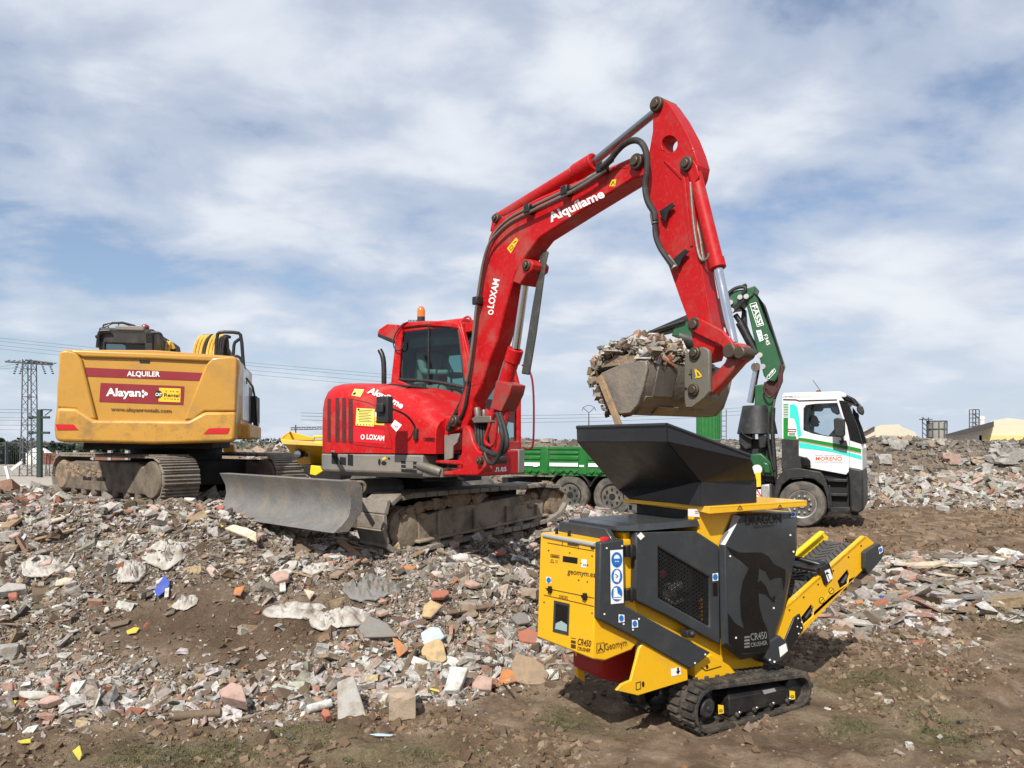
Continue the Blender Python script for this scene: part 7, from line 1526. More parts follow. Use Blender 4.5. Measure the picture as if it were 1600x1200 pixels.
def wires():
    def wire(u0, v0, Y0, u1, v1, Y1, sag, r, lab, grp):
        a, c = at(u0, v0, Y0), at(u1, v1, Y1); b = MB(); n = 14
        b.tube([a.lerp(c, k/n)-Vector((0, 0, sag*4*(k/n)*(1-k/n))) for k in range(n+1)], r, 5)
        single(b, 'power_line', m_wire, (a+c)/2, lab, 'power line', grp)
    for v0, v1, Y in ((503, 522, 40), (508, 527, 41), (514, 534, 42), (519, 541, 43)):
        wire(-420, v0-22, Y+4, 640, v1+66, Y+8, .2, .009, 'thin overhead wire crossing the sky behind the yellow excavator', 'wires over the yellow excavator')
    for v in (638, 643, 651, 655, 661, 668):
        wire(-300, v-10, 62, 64, v+2 if v < 660 else v+4, 58, .15, .012, 'thin catenary wire running to the green mast', 'wires at the green mast')
    for v0, v1 in ((572, 574), (593, 568)): wire(-260, v0+8, 70, 30, v1, 60, .3, .012, 'thin wire hanging from the pylon arm', 'wires at the pylon')
    for v in (643, 648, 654): wire(470, v+2, 120, 1160, v-6, 170, 1.0, .03, 'faint far power line low over the horizon', 'far wires on the horizon')
wires()
def tree(u, vb, vt, Y, w, kind, label, group, seed=0):
    base = at(u, vb, Y); H = at(u, vt, Y).z-base.z; z0 = base.z-1.2; T = thing('tree', (base.x, Y, z0), label, 'tree', group); r_ = np.random.default_rng(seed)
    H += 1.2; b = MB(); b.cyl((base.x, Y, z0), (base.x, Y, z0+H*.85), .20, .05, n=7); 
    for k in range(5): a = k*1.3; b.cyl((base.x, Y, z0+H*(.3+.1*k)), (base.x+w*.3*math.cos(a), Y+w*.3*math.sin(a), z0+H*(.42+.1*k)), .06, .02, n=5)
    b.build('trunk', m_bark, T)
    n = 3600; t = r_.random(n)
    if kind == 0: rad = w*.5*np.clip(1-t, .02, 1)**.75*(1+.35*np.sin(t*22+seed))       # conifer
    elif kind == 1: rad = w*.5*np.sqrt(np.clip(1-(2*t-1)**2, 0, 1))*(1+.3*np.sin(t*9+seed))
    else: rad = w*.5*np.clip(np.sin(np.pi*np.clip(t*.9+.1, 0, 1)), .05, 1)*.9
    a = r_.random(n)*6.283; rr = rad*np.sqrt(r_.uniform(.15, 1, n))*(1+.3*np.sin(a*3+t*7+seed)); z = z0+H*(.14+.86*t)
    P0 = np.stack([base.x+rr*np.cos(a), Y+rr*np.sin(a), z], 1); s = r_.uniform(.07, .22, n)*(.5+w/6)
    d1 = r_.normal(0, 1, (n, 3)); d1 /= np.linalg.norm(d1, axis=1, keepdims=True); d2 = np.cross(d1, r_.normal(0, 1, (n, 3))); d2 /= np.linalg.norm(d2, axis=1, keepdims=True)
    V = np.stack([P0-d1*s[:, None], P0+d2*s[:, None]*.6, P0+d1*s[:, None], P0-d2*s[:, None]*.6], 1)-np.array([base.x, Y, z0])
    me = bpy.data.meshes.new('crown'); me.from_pydata(V.reshape(-1, 3).tolist(), [], np.arange(n*4).reshape(-1, 4).tolist()); me.materials.append(m_leaf); o = bpy.data.objects.new('crown', me); COL.objects.link(o); o.parent = T
m_bark = M('bark', (.09, .07, .05), .9)
m_leaf = M('dark foliage', (.022, .042, .022), .8, vary=.6, vscale=1.2, dirt=(.05, .075, .035), amt=.7, dscale=.9)
TREES = [(-14, 726, 684, 88, 7.0, 1), (6, 728, 694, 92, 4.5, 1), (68, 724, 698, 95, 3.2, 2), (82, 724, 690, 90, 2.6, 0), (97, 724, 694, 92, 4.4, 1), (108, 724, 701, 94, 3.2, 0), (128, 722, 700, 96, 3.0, 1), (134, 722, 692, 90, 3.0, 0), (168, 722, 694, 92, 5.2, 1), (190, 722, 698, 94, 4.0, 1), (208, 722, 696, 92, 3.6, 0), (232, 722, 698, 95, 4.5, 1), (424, 722, 709, 70, 1.0, 2), (436, 722, 713, 75, 3.0, 1)]
for i, (u, vb, vt, Y, w, k) in enumerate(TREES):
    lab = ('dark conifer in the row of trees behind the far wall', 'dark round tree in the row behind the far wall', 'slim cypress among the far trees')[k]
    tree(u, vb, vt, Y, w, k, lab if i < 12 else ('tiny slim cypress showing over the rubble knoll', 'low dark bush showing over the rubble knoll')[i-12], 'far conifers' if k == 0 and i < 12 else 'far round trees' if k == 1 and i < 12 else 'far slim trees' if i < 12 else None, i+3)
def far_left():
    # concrete and brick wall with railing, pale road in front, white domes
    Y = 62; b = MB(); l = at(-200, 742, Y); r = at(300, 742, Y); z0 = l.z
    T = thing('boundary_wall', (at(60, 745, Y).x, Y, z0), 'long low concrete and brick wall under the far trees', 'wall')
    b.box(W0, l.x, r.x, Y, Y+.25, z0-.6, z0+.85); b.build('concrete_base', m_conc, T)
    b = MB(); b.box(W0, at(58, 740, Y).x, r.x, Y+.05, Y+.2, z0+.85, z0+1.8); b.build('brick_panel', m_brick, T)
    for u in range(-180, 300, 27): p = at(u, 735, Y); b = MB(); k_ = .13 if u > 50 else .05; b.box(W0, p.x-k_, p.x+k_, Y-.04, Y+.28, z0+.84, z0+2.0 if u > 50 else z0+2.7); b.build('post', m_conc if u > 50 else m_wire, T)
    b = MB()
    for u in range(-190, 60, 3): p = at(u, 735, Y); b.cyl((p.x, Y+.1, z0+.85), (p.x, Y+.1, z0+2.6), .013, n=4)
    b.box(W0, l.x, at(290, 740, Y).x, Y+.08, Y+.12, z0+2.6, z0+2.66); b.build('railing', m_galv, T)
    b = MB(); b.plan(W0, [(at(-300, 748, 40).x, 40), (at(400, 748, 40).x, 40), (at(400, 745, 60).x, 60), (at(-300, 745, 60).x, 60)], -1.02, -.97); o = b.build('road', M('pale gravel road', (.38, .34, .29), .95, vary=.3, vscale=1.5)); tag(o, kind='structure')
    for u, w, lab in ((61, 2.0, 'larger white dome tent behind the brick wall'), (77, 1.6, 'smaller white dome tent behind the brick wall')):
        p = at(u, 724, 70); b = MB(); rings = [[p+Vector((w*.8*math.cos(a)*math.cos(t), w*.8*math.sin(a)*math.cos(t), -.8+w*1.15*math.sin(t))) for a in np.linspace(0, 6.283, 19)[:-1]] for t in np.linspace(0, 1.5, 7)]; b.loft(rings); single(b, 'dome_tent', m_farwhite, p, lab, 'tent')
    for u0, v0, u1, v1, lab in ((14, 748, 9, 728, 'upright white marker stake near the pylon'), (18, 734, 34, 722, 'slanting white rail left of the pylon')):
        a, c = at(u0, v0, 45), at(u1, v1, 45); b = MB(); b.obox((a+c)/2, (c-a).normalized(), Vector((0, 1, 0)), (c-a).normalized().cross(Vector((0, 1, 0))), (c-a).length/2, .05, .08); single(b, 'marker_stake', m_farwhite, a, lab, 'stake')
far_left()
def scrub():
    n = 9000; r_ = np.random.default_rng(5); Y = r_.uniform(230, 330, n); u = r_.uniform(-500, 900, n); x = (u-U0)/FPX*Y
    top = 1.1+2.4*np.clip(fbm(u*.02, Y*0+3, 4, 2)+.45, .1, 1.3); z = -1+r_.random(n)*(top+.6); P0 = np.stack([x, Y, z], 1); s = r_.uniform(.3, .8, n)
    d1 = r_.normal(0, 1, (n, 3)); d1 /= np.linalg.norm(d1, axis=1, keepdims=True); d2 = np.cross(d1, r_.normal(0, 1, (n, 3))); d2 /= np.linalg.norm(d2, axis=1, keepdims=True)
    V = np.stack([P0-d1*s[:, None], P0+d2*s[:, None]*.7, P0+d1*s[:, None], P0-d2*s[:, None]*.7], 1)
    me = bpy.data.meshes.new('far_scrub'); me.from_pydata(V.reshape(-1, 3).tolist(), [], np.arange(n*4).reshape(-1, 4).tolist()); me.materials.append(M('hazy scrub', (.075, .085, .065), .9, vary=.5, vscale=.2)); o = bpy.data.objects.new('far_scrub', me); COL.objects.link(o); tag(o, 'dull green belt of distant scrub along the horizon', 'scrub', kind='stuff')
scrub()
def gantry():
    Y = 110; T = thing('signal_gantry', (at(462, 690, Y).x, Y, -1), 'dark lattice gantry beam standing over the yellow dumper far behind', 'gantry')
    a, c = at(454, 670, Y), at(560, 667, Y); b = MB()
    for dz in (-.16, .16): b.cyl(a+Vector((0, 0, dz)), c+Vector((0, 0, dz)), .06, n=4)
    for k in range(26): p, q = a.lerp(c, k/26), a.lerp(c, (k+1)/26); s = 1 if k % 2 else -1; b.cyl(p+Vector((0, 0, .16*s)), q-Vector((0, 0, .16*s)), .035, n=4)
    b.build('beam', m_wire, T); b = MB(); t = at(462, 664, Y); b.cyl((t.x, Y, -1), t, .10, n=6); b.build('post', m_wire, T)
gantry()
def y_pole():
    Y = 150; t = at(920, 645, Y); T = thing('y_pole', (t.x, Y, 0), 'pale distant power pole with a branching round head', 'power pole')
    b = MB(); b.cyl((t.x, Y, 0), t, .16, .10, n=7)
    for s in (-1, 1): b.cyl(t, t+Vector((s*1.2, 0, 1.1)), .07, n=5)
    b.build('pole', m_galv, T); b = MB(); b.tube([t+Vector((-1.35, 0, .4)), t+Vector((-1.15, 0, 1.05)), t+Vector((0, 0, 1.6)), t+Vector((1.15, 0, 1.05)), t+Vector((1.35, 0, .4))], .06, 5, 1)
    b.build('head', m_galv, T)
y_pole()
def silo():
    Y = 45; p = at(1107, 690, Y); r = 18/FPX*Y; zt = at(1107, 640, Y).z; T = thing('green_silo', (p.x, Y, 0), 'bright green ribbed silo standing between bucket and hopper', 'silo')
    b = MB(); n = 72; ring = lambda z: [Vector((p.x+(r+(.03 if k % 3 == 0 else 0))*math.cos(k*2*math.pi/n), Y+(r+(.03 if k % 3 == 0 else 0))*math.sin(k*2*math.pi/n), z)) for k in range(n)]
    b.loft([ring(-.2), ring(zt)]); b.build('shell', m_green, T, angle=15)
    b = MB(); x = at(1129, 690, Y).x
    for dx in (-.14, .14): b.cyl((x+dx, Y-.3, 0), (x+dx, Y-.3, zt), .025, n=5)
    for k in range(int(zt/.3)): b.cyl((x-.14, Y-.3, .3*k), (x+.14, Y-.3, .3*k), .018, n=4)
    b.build('ladder', m_galv, T)
silo()
def halls():
    Y = 95
    T = thing('cream_hall', (at(1391, 690, Y).x, Y, 0), 'stained cream gable hall above the berm right next to the truck', 'hall')
    o = [(1340, 694), (1350, 672), (1365, 669), (1375, 664), (1405, 663), (1410, 667), (1430, 675), (1440, 694)]
    def rp(b, px, Y0, dep): b.prism([at(u, v, Y0) for u, v in px], Vector((ray(sum(q[0] for q in px)/len(px), 690).x, 1, 0))*dep)
    b = MB(); rp(b, o, Y, 20); b.build('wall', m_cream, T); b = MB(); rp(b, [(1347, 676), (1366, 666), (1367, 669), (1350, 678)], Y-.4, .3); b.build('roof_edge', m_darkroof, T)
    T = thing('storage_tank', (at(1464, 690, Y-5).x, Y-5, 0), 'grey cylindrical tank in a steel frame above the berm', 'tank')
    p0, p1 = at(1450, 658, Y-5), at(1478, 690, Y-5); cx = (p0.x+p1.x)/2; r = (p1.x-p0.x)/2*.92; b = MB(); b.lathe(Vector((cx, Y-5, 0)), Vector((0, 0, 1)), [(0, 0), (0, r), (p0.z-.5, r), (p0.z-.2, r*.96), (p0.z-.1, 0)], 28); b.build('shell', M('weathered tank', (.25, .235, .205), .7, dirt=(.16, .11, .08), amt=.6, dscale=.8), T)
    b = MB()
    for k in range(10): a = k*math.pi/5; b.cyl((cx+r*1.08*math.cos(a), Y-5+r*1.08*math.sin(a), 0), (cx+r*1.08*math.cos(a), Y-5+r*1.08*math.sin(a), p0.z), .07, n=4)
    for z in (p0.z, p0.z*.78): b.tube([Vector((cx+r*1.08*math.cos(k*math.pi/10), Y-5+r*1.08*math.sin(k*math.pi/10), z)) for k in range(21)], .06, 5)
    q = at(1446, 652, Y-5); 
    for dx in (-.35, .35): b.cyl((q.x+dx, Y-5, 0), (q.x+dx, Y-5, q.z), .06, n=4)
    for k in range(7): b.cyl((q.x-.35, Y-5, q.z-.6*k), (q.x+.35, Y-5, q.z-.6*k-.6), .045, n=4)
    b.box(W0, q.x-.5, q.x+.6, Y-5.5, Y-4.5, q.z-.3, q.z-.2); b.build('frame', m_galv, T)
    T = thing('plant_tower', (at(1525, 690, Y+40).x, Y+40, 0), 'slender grey steel stair tower behind the yellowish hall', 'tower')
    b = MB(); p0, p1 = at(1520, 640, Y+40), at(1530, 640, Y+40)
    for x in (p0.x, p1.x):
        for dy in (0, 1): b.cyl((x, Y+40+dy, 0), (x, Y+40+dy, p0.z), .10, n=4)
    for k in range(10): z = p0.z-.75*k; b.cyl((p0.x, Y+40, z), (p1.x, Y+40, z-.75*(k % 2)), .08, n=4); b.box(W0, p0.x, p1.x, Y+40, Y+41, z-.05, z+.05)
    b.build('frame', m_galv, T); b = MB(); p = at(1534, 655, Y+41); b.cyl((p.x, Y+41, 0), (p.x, Y+41, p.z), .55, n=12); b.ball((p.x, Y+41, p.z), .6, n=12, m=8); b.build('vessel', m_farwhite, T)
    Y2 = 85; T = thing('yellow_hall', (at(1560, 690, Y2).x, Y2, 0), 'pale yellow twin-gabled hall with a dark lean-to roof beyond the berm', 'hall')
    b = MB(); rp(b, [(1532, 694), (1532, 672), (1560, 664), (1600, 664), (1680, 672), (1680, 694)], Y2, 10); b.build('wall', m_cream2, T)
    b = MB(); rp(b, [(1545, 694), (1547, 658), (1575, 653), (1592, 655), (1660, 664), (1660, 694)], Y2+12, 10); b.build('rear_gable', m_cream, T)
    b = MB(); rp(b, [(1476, 679), (1532, 664), (1553, 658), (1553, 667), (1478, 683)], Y2-2, 1.8); b.build('roof', m_darkroof, T)
    b = MB(); rp(b, [(1476, 684), (1534, 671), (1534, 694), (1476, 694)], Y2-.1, 6); b.build('lean_to', m_farwhite, T)
    b = MB(); b.py(W0, [(1530, 680), (1680, 680), (1680, 690), (1530, 690)], Y2-.1, Y2); b.build('base_band', M('yellow base band', (.60, .52, .22), .7), T)
halls()
# ------------------------------------------------------------------ single pieces of debris
_mc = {}
DC = {'white': (.54, .53, .50), 'plaster': (.43, .405, .365), 'grey': (.34, .325, .30), 'dgrey': (.17, .165, .155), 'brown': (.30, .215, .14), 'dbrown': (.14, .095, .06), 'pink': (.42, .28, .235), 'brick': (.36, .115, .07), 'orange': (.46, .175, .055), 'tan': (.46, .33, .17), 'beige': (.52, .44, .33), 'cream': (.72, .64, .45), 'blue': (.012, .05, .34), 'yellow': (.52, .42, .04), 'paleblue': (.42, .53, .62), 'black': (.02, .02, .02), 'stone': (.36, .28, .205), 'green': (.33, .35, .27)}
def dm(c, rough=.85):
    if c not in _mc:
        dirty = c not in ('blue', 'yellow', 'paleblue', 'black')
        _mc[c] = M(c+' debris', DC[c], rough if dirty else .45, dirt=(.19, .145, .10), amt=.75 if dirty else .3, dscale=11, bump=.35 if dirty else .1, bscale=35, vary=.25, vscale=18, dlow=.46)
    return _mc[c]
def put(u, v, h):
    p = gnd(u, v+h*.35); return p, p.y/FPX
def slab(name, u, v, w, h, c, label, cat, ang=0, th=.03, tilt=.55, group=None, holes=False, n=7, reg=.25):
    p, k = put(u, v, h); W = w*k*.5; H = h*k*.5/.78
    nn = Vector((random.uniform(-.15, .15), -tilt, .83)).normalized(); e1 = Vector((1, 0, 0))-nn*nn.x; e1.normalize(); e2 = nn.cross(e1)
    a = R(ang); f1 = e1*math.cos(a)+e2*math.sin(a); f2 = e2*math.cos(a)-e1*math.sin(a)
    out = []; n = n if n < 7 or reg < .2 else random.choice((4, 5, 5, 6))
    for i in range(n):
        t = 2*math.pi*(i+.5+random.uniform(-.38, .38))/n; q = max(abs(math.cos(t)), abs(math.sin(t)))**-1 if reg < .2 else 1.2
        r = q*(1-random.uniform(0, reg*1.6)); out.append(p+f1*W*r*math.cos(t)+f2*H*r*math.sin(t)+nn*(H*.35+.01)+nn*random.uniform(-.004, .004))
    b = MB(); b.prism(out, nn*th); return single(b, name, dm(c), p, label, cat, group, bevel=min(.006, th*.3), seg=1)
def blob_mb(p, a, b_, c, rough=.35, sub=3, ridge=False, rot=0):
    bm = bmesh.new(); bmesh.ops.create_icosphere(bm, subdivisions=sub, radius=1); s = random.random()*99; mb = MB()
    P_ = np.array([v.co[:] for v in bm.verts]); f = 1.7 if not ridge else 2.0
    nz = fbm(P_[:, 0]*f+s, P_[:, 1]*f+P_[:, 2]*1.3, 4, 3)+fbm(P_[:, 2]*f-s, P_[:, 0]*f-P_[:, 1], 4, 8)
    if ridge: nz = .35-np.abs(nz)*1.3
    d = 1+rough*nz*1.6; Q = P_*d[:, None]
    if not ridge: Q = np.sign(Q)*np.minimum(np.abs(Q), .62+.3*rng.random(3))  # broken, flattened faces
    M3 = Matrix.Rotation(rot, 3, 'Z')
    mb.add([p+M3@Vector((q[0]*a, q[1]*b_, q[2]*c)) for q in Q], [[x.index for x in q.verts] for q in bm.faces]); bm.free(); return mb
def chunk(name, u, v, w, h, c, label, cat, group=None, rough=.5):
    p, k = put(u, v, h); W = w*k*.62; H = h*k*.62; p = p+Vector((0, 0, H*.45))
    return single(blob_mb(p, W, (W+H)*.5, H*.9, rough, 3, False, random.uniform(-.5, .5)), name, dm(c), p, label, cat, group, angle=14)
def sack(name, u, v, w, h, c, label, cat):
    p, k = put(u, v, h); W = w*k*.56; H = h*k*.36; p = p+Vector((0, 0, H*.25)); c = 'plaster' if c == 'white' else c
    W *= 1.12; D = (W+H)*.5; nr, na = 22, 56; q0 = random.random()*60; mb = MB(); vs = []; rot = random.uniform(-.4, .4)
    for i in range(nr+1):
        r = i/nr
        for j in range(na):
            t = 2*math.pi*j/na; e = 1+.32*float(vnoise(math.cos(t)*1.6+q0, math.sin(t)*1.6-q0)); x = W*r*e*math.cos(t+rot); y = D*r*e*math.sin(t+rot)
            cx_, cy_ = x/W*1.5+q0, y/W*1.5+q0*.7
            wr = .5-abs(float(fbm(cx_*2.6+.9*float(vnoise(cx_*2, cy_*2)), cy_*1.5, 3, 5)))*2.0
            z = H*(.95*max(0, 1-r**2.2)**.7*(.60+.95*wr)+.18*wr)
            vs.append(Vector((p.x+x, p.y+y, z+.005)))
    gz = height(np.array([q.x for q in vs]), np.array([q.y for q in vs]))[0]
    for q, g_ in zip(vs, gz): q.z += g_*.7+(p.z-H*.25)*.3
    fs = [[i*na+j, i*na+(j+1) % na, (i+1)*na+(j+1) % na, (i+1)*na+j] for i in range(nr) for j in range(na)]
    mb.add(vs, fs); return single(mb, name, dm(c, .6), p, label, cat, angle=60, solid=.006)
def stick(name, u0, v0, u1, v1, wd, c, label, cat, th=None, lift=.02, round_=False, group=None):
    a, b2 = gnd(u0, v0), gnd(u1, v1); d = (b2-a).normalized(); k = (a.y+b2.y)/2/FPX; W = wd*k/2; a = a+Vector((0, 0, lift+W*.5)); b2 = b2+Vector((0, 0, lift+W*.5)); b = MB()
    if round_: b.cyl(a, b2, W, n=14)
    else:
        s = d.cross(Vector((0, -.4, 1))).normalized(); b.obox((a+b2)/2, d, s, d.cross(s), (b2-a).length/2, W, (th or wd*k*.35)/2)
    return single(b, name, m_wood if c == 'wood' else dm(c), (a+b2)/2, label, cat, group, bevel=.003, seg=1)
def debris():
    sack('rubble_sack', 204, 884, 34, 52, 'white', 'limp tall white sack lying up the slope', 'sack')
    sack('plastic_bag', 260, 855, 54, 44, 'plaster', 'crumpled greyish white plastic bag near the crest', 'bag')
    sack('rubble_sack', 70, 880, 52, 36, 'white', 'torn white sack of plaster at the far left of the heap', 'sack')
    sack('rubble_sack', 463, 950, 78, 30, 'white', 'flattened white woven sack in the middle of the heap', 'sack')
    sack('cloth_bundle', 533, 956, 74, 42, 'white', 'crumpled white cloth with bluish folds beside the woven sack', 'cloth')
    sack('cloth_bundle', 501, 884, 52, 24, 'white', 'white rag lying below the dozer blade', 'cloth')
    sack('netting', 584, 908, 70, 40, 'dgrey', 'dark grey bundle of netting under the red excavator', 'netting')
    sack('plastic_bag', 290, 938, 30, 26, 'plaster', 'small clear plastic bag below the blue scrap', 'bag')
    sack('plastic_bag', 1467, 965, 36, 14, 'white', 'white bag on the flat rubble strip behind the conveyor', 'bag')
    sack('plastic_bag', 1452, 941, 40, 12, 'white', 'long white bag at the back of the rubble strip', 'bag')
    sack('plastic_bag', 1508, 762, 48, 28, 'white', 'big pale sheet of plastic on the white heap by the berm', 'bag')
    slab('cream_board', 385, 833, 66, 24, 'cream', 'pale cream wedge of board under the dozer blade', 'board', -22, .03, reg=.4, n=6)
    slab('blue_plastic', 258, 913, 28, 30, 'blue', 'bright blue plastic scrap sticking out of the heap', 'plastic', 0, .008, .9)
    stick('plastic_strip', 260, 942, 262, 922, 6, 'white', 'short white strip standing below the blue plastic scrap', 'strip', lift=.03)
    slab('roof_tile', 374, 922, 26, 20, 'orange', 'orange tile shard right of the blue plastic scrap', 'tile', 0, .015)
    slab('yellow_scrap', 209, 986, 22, 10, 'yellow', 'small folded yellow scrap on the brown soil patch', 'scrap', 10, .006)
    slab('yellow_scrap', 343, 824, 14, 10, 'yellow', 'tiny yellow scrap beside the cream board', 'scrap', 10, .006)
    slab('yellow_bag', 43, 1163, 30, 9, 'yellow', 'flat yellow bag on the dirt in the near left corner', 'bag', 5, .01)
    slab('yellow_bag', 124, 1172, 16, 30, 'yellow', 'twisted yellow plastic strip on the dirt in the foreground', 'bag', 40, .01)
    slab('yellow_scrap', 24, 1101, 12, 12, 'yellow', 'yellow scrap at the foot of the heap', 'scrap', 5, .006)
    chunk('stone', 12, 1018, 34, 28, 'grey', 'rounded grey stone at the very left of the heap', 'stone')
    slab('concrete_slab', 22, 924, 46, 30, 'grey', 'tilted pale concrete slab at the left edge of the heap', 'slab', 12, .07)
    slab('brick_block', 366, 1086, 38, 46, 'pink', 'large pinkish brick block half coated in white plaster', 'brick', 62, .09)
    slab('brick_block', 84, 1102, 40, 15, 'pink', 'flat pink brick beside the grey plank at lower left', 'brick', 15, .05)
    slab('plaster_slab', 58, 1092, 54, 14, 'plaster', 'long plaster covered slab at lower left', 'slab', 2, .04, reg=.15)
    slab('concrete_slab', 552, 1088, 66, 64, 'grey', 'largest grey concrete slab leaning at the front foot of the heap', 'slab', 20, .05, .9)
    chunk('stone', 628, 1095, 50, 48, 'stone', 'big brown stone right of the largest concrete slab', 'stone')
    slab('plaster_slab', 713, 1064, 62, 40, 'white', 'wide white plaster slab with pink stains', 'slab', 5, .05)
    slab('roof_tile', 627, 1008, 34, 32, 'orange', 'glossy orange tile corner pointing upward', 'tile', 30, .012, .9, n=4)
    slab('brown_board', 683, 1014, 52, 32, 'tan', 'tan board with a round hole in the middle of the heap', 'board', 8, .015, .8, n=6)
    slab('white_tile', 707, 1034, 32, 26, 'white', 'clean white broken tile below the tan board', 'tile', 25, .012, .8, n=5)
    slab('white_tile', 656, 1030, 20, 38, 'white', 'narrow white tile piece left of the tan board', 'tile', 70, .012, .8, n=5)
    slab('concrete_slab', 676, 989, 44, 32, 'paleblue', 'bluish white slab above the tan board', 'slab', 14, .03, .8)
    slab('tan_board', 673, 950, 30, 34, 'tan', 'warm brown wood piece above the bluish slab', 'board', 120, .03, .7, n=5)
    slab('brown_board', 826, 1042, 66, 44, 'brown', 'brown flat board leaning beside the crusher', 'board', -25, .02, .7, reg=.12, n=8)
    slab('foam_piece', 796, 1054, 40, 28, 'orange', 'orange foam piece under the brown board', 'foam', 15, .03, .7)
    slab('brick_block', 755, 1071, 36, 26, 'pink', 'pink brick shard left of the orange foam', 'brick', -20, .04)
    slab('roof_tile', 824, 991, 42, 26, 'brick', 'long terracotta strip beside the yellow crusher cabinet', 'tile', -35, .02, .7, n=5)
    chunk('stone', 736, 1036, 32, 28, 'grey', 'smooth grey stone right of the white tile', 'stone')
    stick('wood_plank', 530, 857, 570, 890, 12, 'wood', 'grey plank leaning steeply below the red excavator tracks', 'plank', lift=.05)
    stick('wood_plank', 522, 912, 558, 884, 14, 'brown', 'brown plank crossing under the steep grey plank', 'plank', lift=.03)
    stick('wood_plank', 646, 876, 683, 856, 9, 'wood', 'light wooden slat by the front end of the red track', 'plank', lift=.02)
    slab('roof_tile', 639, 888, 28, 17, 'orange', 'orange brown tile below the light wooden slat', 'tile', 0, .015)
    slab('dark_slab', 590, 976, 38, 54, 'dgrey', 'dark grey slate slab above the orange tile corner', 'slab', 70, .03, .8)
    slab('plaster_slab', 487, 925, 18, 26, 'beige', 'beige triangular plaster piece above the woven sack', 'slab', 60, .015, 1.0, n=3)
    stick('plastic_strip', 442, 934, 441, 904, 9, 'white', 'upright white strip left of the beige triangle', 'strip', lift=.03)
    stick('pipe', 480, 1118, 518, 1107, 14, 'white', 'white plastic pipe length at the foot of the heap', 'pipe', round_=True)
    slab('brick_block', 514, 1121, 18, 18, 'brick', 'dark red brick in front of the white pipe', 'brick', 20, .06)
    slab('pale_scrap', 597, 1151, 36, 8, 'paleblue', 'pale blue sheet lying alone on the grass', 'scrap', -6, .004, .05)
    stick('cable', 672, 1082, 694, 1090, 4, 'yellow', 'yellow cable piece in front of the white plaster slab', 'cable', round_=True)
    stick('metal_rod', 782, 1070, 803, 1094, 3, 'black', 'thin dark rod on the dirt in front of the heap', 'rod', round_=True)
    stick('log', 272, 1128, 345, 1124, 14, 'dbrown', 'dark weathered log lying at the foot of the heap', 'log', round_=True)
    slab('green_tile', 480, 1062, 22, 38, 'green', 'greenish grey tile standing in the rubble', 'tile', 80, .015, 1.1, n=4, reg=.1)
    slab('brown_board', 498, 1093, 18, 26, 'brown', 'small brown board beside the greenish tile', 'board', 60, .02, .9)
    slab('plaster_slab', 1350, 976, 74, 12, 'plaster', 'long pale slab at the front of the rubble strip', 'slab', -3, .03, .2, reg=.12, n=8)
    slab('blue_plastic', 1382, 935, 20, 12, 'blue', 'blue scrap beside the conveyor end', 'plastic', 20, .006)
    slab('roof_tile', 1343, 943, 16, 13, 'orange', 'orange tile piece under the conveyor', 'tile', 10, .012)
    chunk('stone', 1421, 1167, 14, 13, 'plaster', 'small pale stone alone on the near grass', 'stone')
    chunk('stone', 1372, 1086, 10, 8, 'plaster', 'tiny pale stone on the grass patch by the track', 'stone')
    chunk('stone', 1388, 1095, 12, 8, 'plaster', 'flat pale stone next to the tiny one on the grass', 'stone')
    slab('dark_slab', 812, 968, 30, 20, 'dgrey', 'dark grey slab close behind the crusher cabinet', 'slab', 10, .03)
    stick('wood_plank', 55, 850, 118, 832, 7, 'wood', 'long thin wooden batten lying high on the left slope', 'plank')
    stick('wood_plank', 8, 835, 30, 818, 14, 'wood', 'short thick wood piece at the left edge of the heap', 'plank')
    stick('wood_plank', 700, 966, 770, 955, 10, 'dbrown', 'dark split wood beam right of the warm brown wood', 'plank', lift=.03)
    stick('wood_plank', 310, 862, 352, 840, 8, 'dbrown', 'dark wood slat left of the cream board', 'plank', lift=.03)
    for u, v, w, h, c, lab in ((1568, 713, 46, 27, 'grey', 'longest pale boulder high on the berm'), (1483, 716, 28, 19, 'pink', 'reddish boulder on the middle of the berm'), (1505, 722, 22, 15, 'grey', 'grey drum like boulder right of the reddish one'), (1380, 716, 24, 18, 'grey', 'grey boulder on the berm close to the truck'), (1432, 732, 22, 12, 'grey', 'flat grey boulder low on the berm'), (1525, 722, 24, 12, 'stone', 'brownish slab boulder below the longest pale boulder'), (1378, 745, 22, 10, 'plaster', 'pale boulder just above the white heap')):
        chunk('boulder', u, v, w, h, c, lab, 'boulder')
    # plentiful look-alikes
    def many(n, fn):
        k = 0
        while k < n:
            if fn(): k += 1
    def onpile(hi=12.0):
        y = 4.6+(hi-4.6)*random.random()**1.7; x = random.uniform(-.68*y, min(.35*y, 2.2)); z, r = height(np.array([x]), np.array([y]))
        if r[0] < .3: return None
        return x, y, float(z[0])
    def proj(x, y, z): return U0+FPX*x/y, V0-FPX*(z-CAMZ)/y
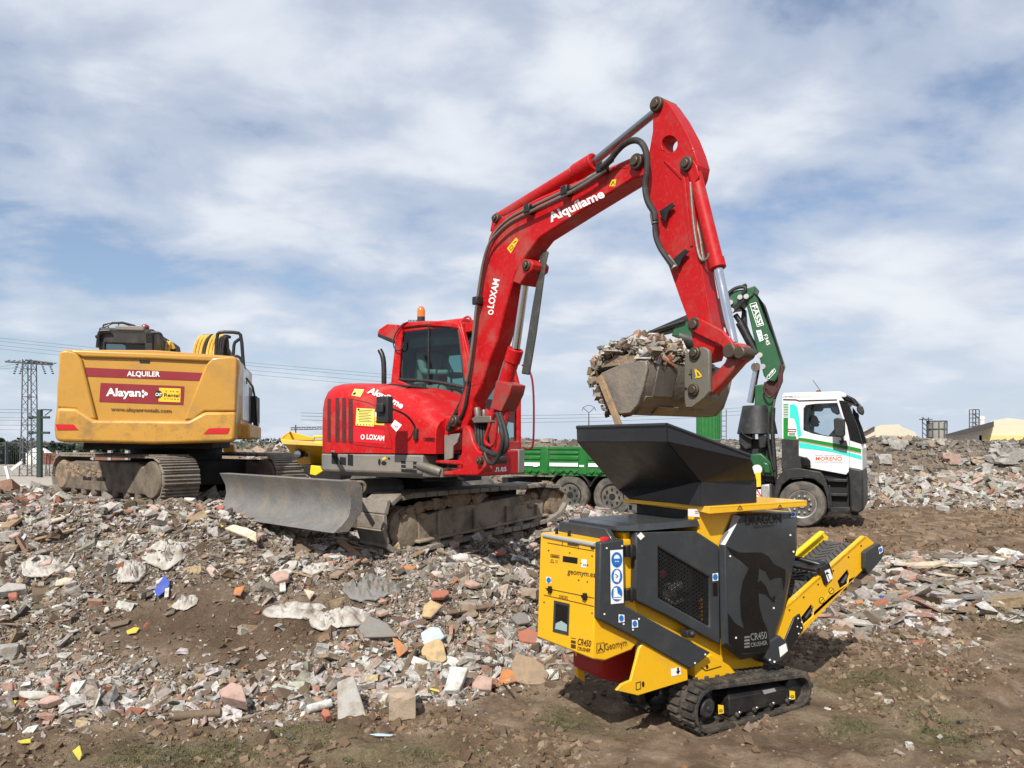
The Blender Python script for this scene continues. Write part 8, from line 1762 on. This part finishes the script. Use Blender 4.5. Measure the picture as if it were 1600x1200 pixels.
    def mk(kind):
        q = onpile()
        if not q or any(math.hypot(q[0]-p.x, q[1]-p.y) < .45 for p in SOILP): return False
        u, v = proj(*q); s = (random.uniform(.045, .10) if random.random() < .72 else random.uniform(.10, .17))*FPX/q[1]
        if kind == 0: slab('broken_brick', u, v, s*1.25, s*.7, random.choice(('pink', 'brick', 'pink')), 'small broken brick lying loose in the heap', 'brick', random.uniform(-40, 40), random.uniform(.025, .05), random.uniform(.1, .7), 'broken bricks in the heap', n=6)
        elif kind == 1: chunk('concrete_lump', u, v, s*1.1, s*.8, random.choice(('grey', 'dgrey', 'stone', 'grey')), 'small lump of concrete lying loose in the heap', 'concrete', 'concrete lumps in the heap')
        elif kind == 2: slab('plaster_flake', u, v, s*1.4, s*.7, random.choice(('white', 'plaster', 'beige', 'plaster')), 'small pale plaster flake lying loose in the heap', 'plaster', random.uniform(-50, 50), random.uniform(.01, .025), random.uniform(.1, 1.0), 'plaster flakes in the heap')
        elif kind == 3: a = random.uniform(-1, 1); stick('wood_scrap', u-s*1.3, v+s*.6*a, u+s*1.3, v-s*.6*a, s*.28, random.choice(('wood', 'brown', 'dbrown', 'wood')), 'small scrap of wood lying loose in the heap', 'wood', group='wood scraps in the heap')
        return True
    many(60, lambda: mk(0)); many(60, lambda: mk(1)); many(95, lambda: mk(2)); many(48, lambda: mk(3))
    def bl():
        x = random.uniform(1, 22); y = random.uniform(22.6, 26.2); z, r = height(np.array([x]), np.array([y])); u, v = proj(x, y, float(z[0]))
        if not (820 < u < 1610) or z[0] < .3: return False
        s = random.uniform(8, 22); chunk('berm_stone', u, v, s*1.2, s*.75, random.choice(('grey', 'dgrey', 'stone', 'grey', 'plaster')), 'loose stone lying on the long berm', 'stone', 'stones on the berm'); return True
    many(90, bl)
    def sb():
        x = random.uniform(3.2, 8.5); y = random.uniform(7.6, 10.6); z, r = height(np.array([x]), np.array([y])); u, v = proj(x, y, float(z[0]))
        if r[0] < .4 or u > 1610: return False
        s = random.uniform(14, 40); slab('flat_slab', u, v, s*1.5, s*.32, random.choice(('plaster', 'grey', 'beige', 'brown', 'white', 'dgrey')), 'flat broken slab lying in the strip behind the conveyor', 'slab', random.uniform(-12, 12), random.uniform(.02, .05), random.uniform(-.05, .25), 'flat slabs in the rubble strip'); return True
    many(55, sb)
debris()
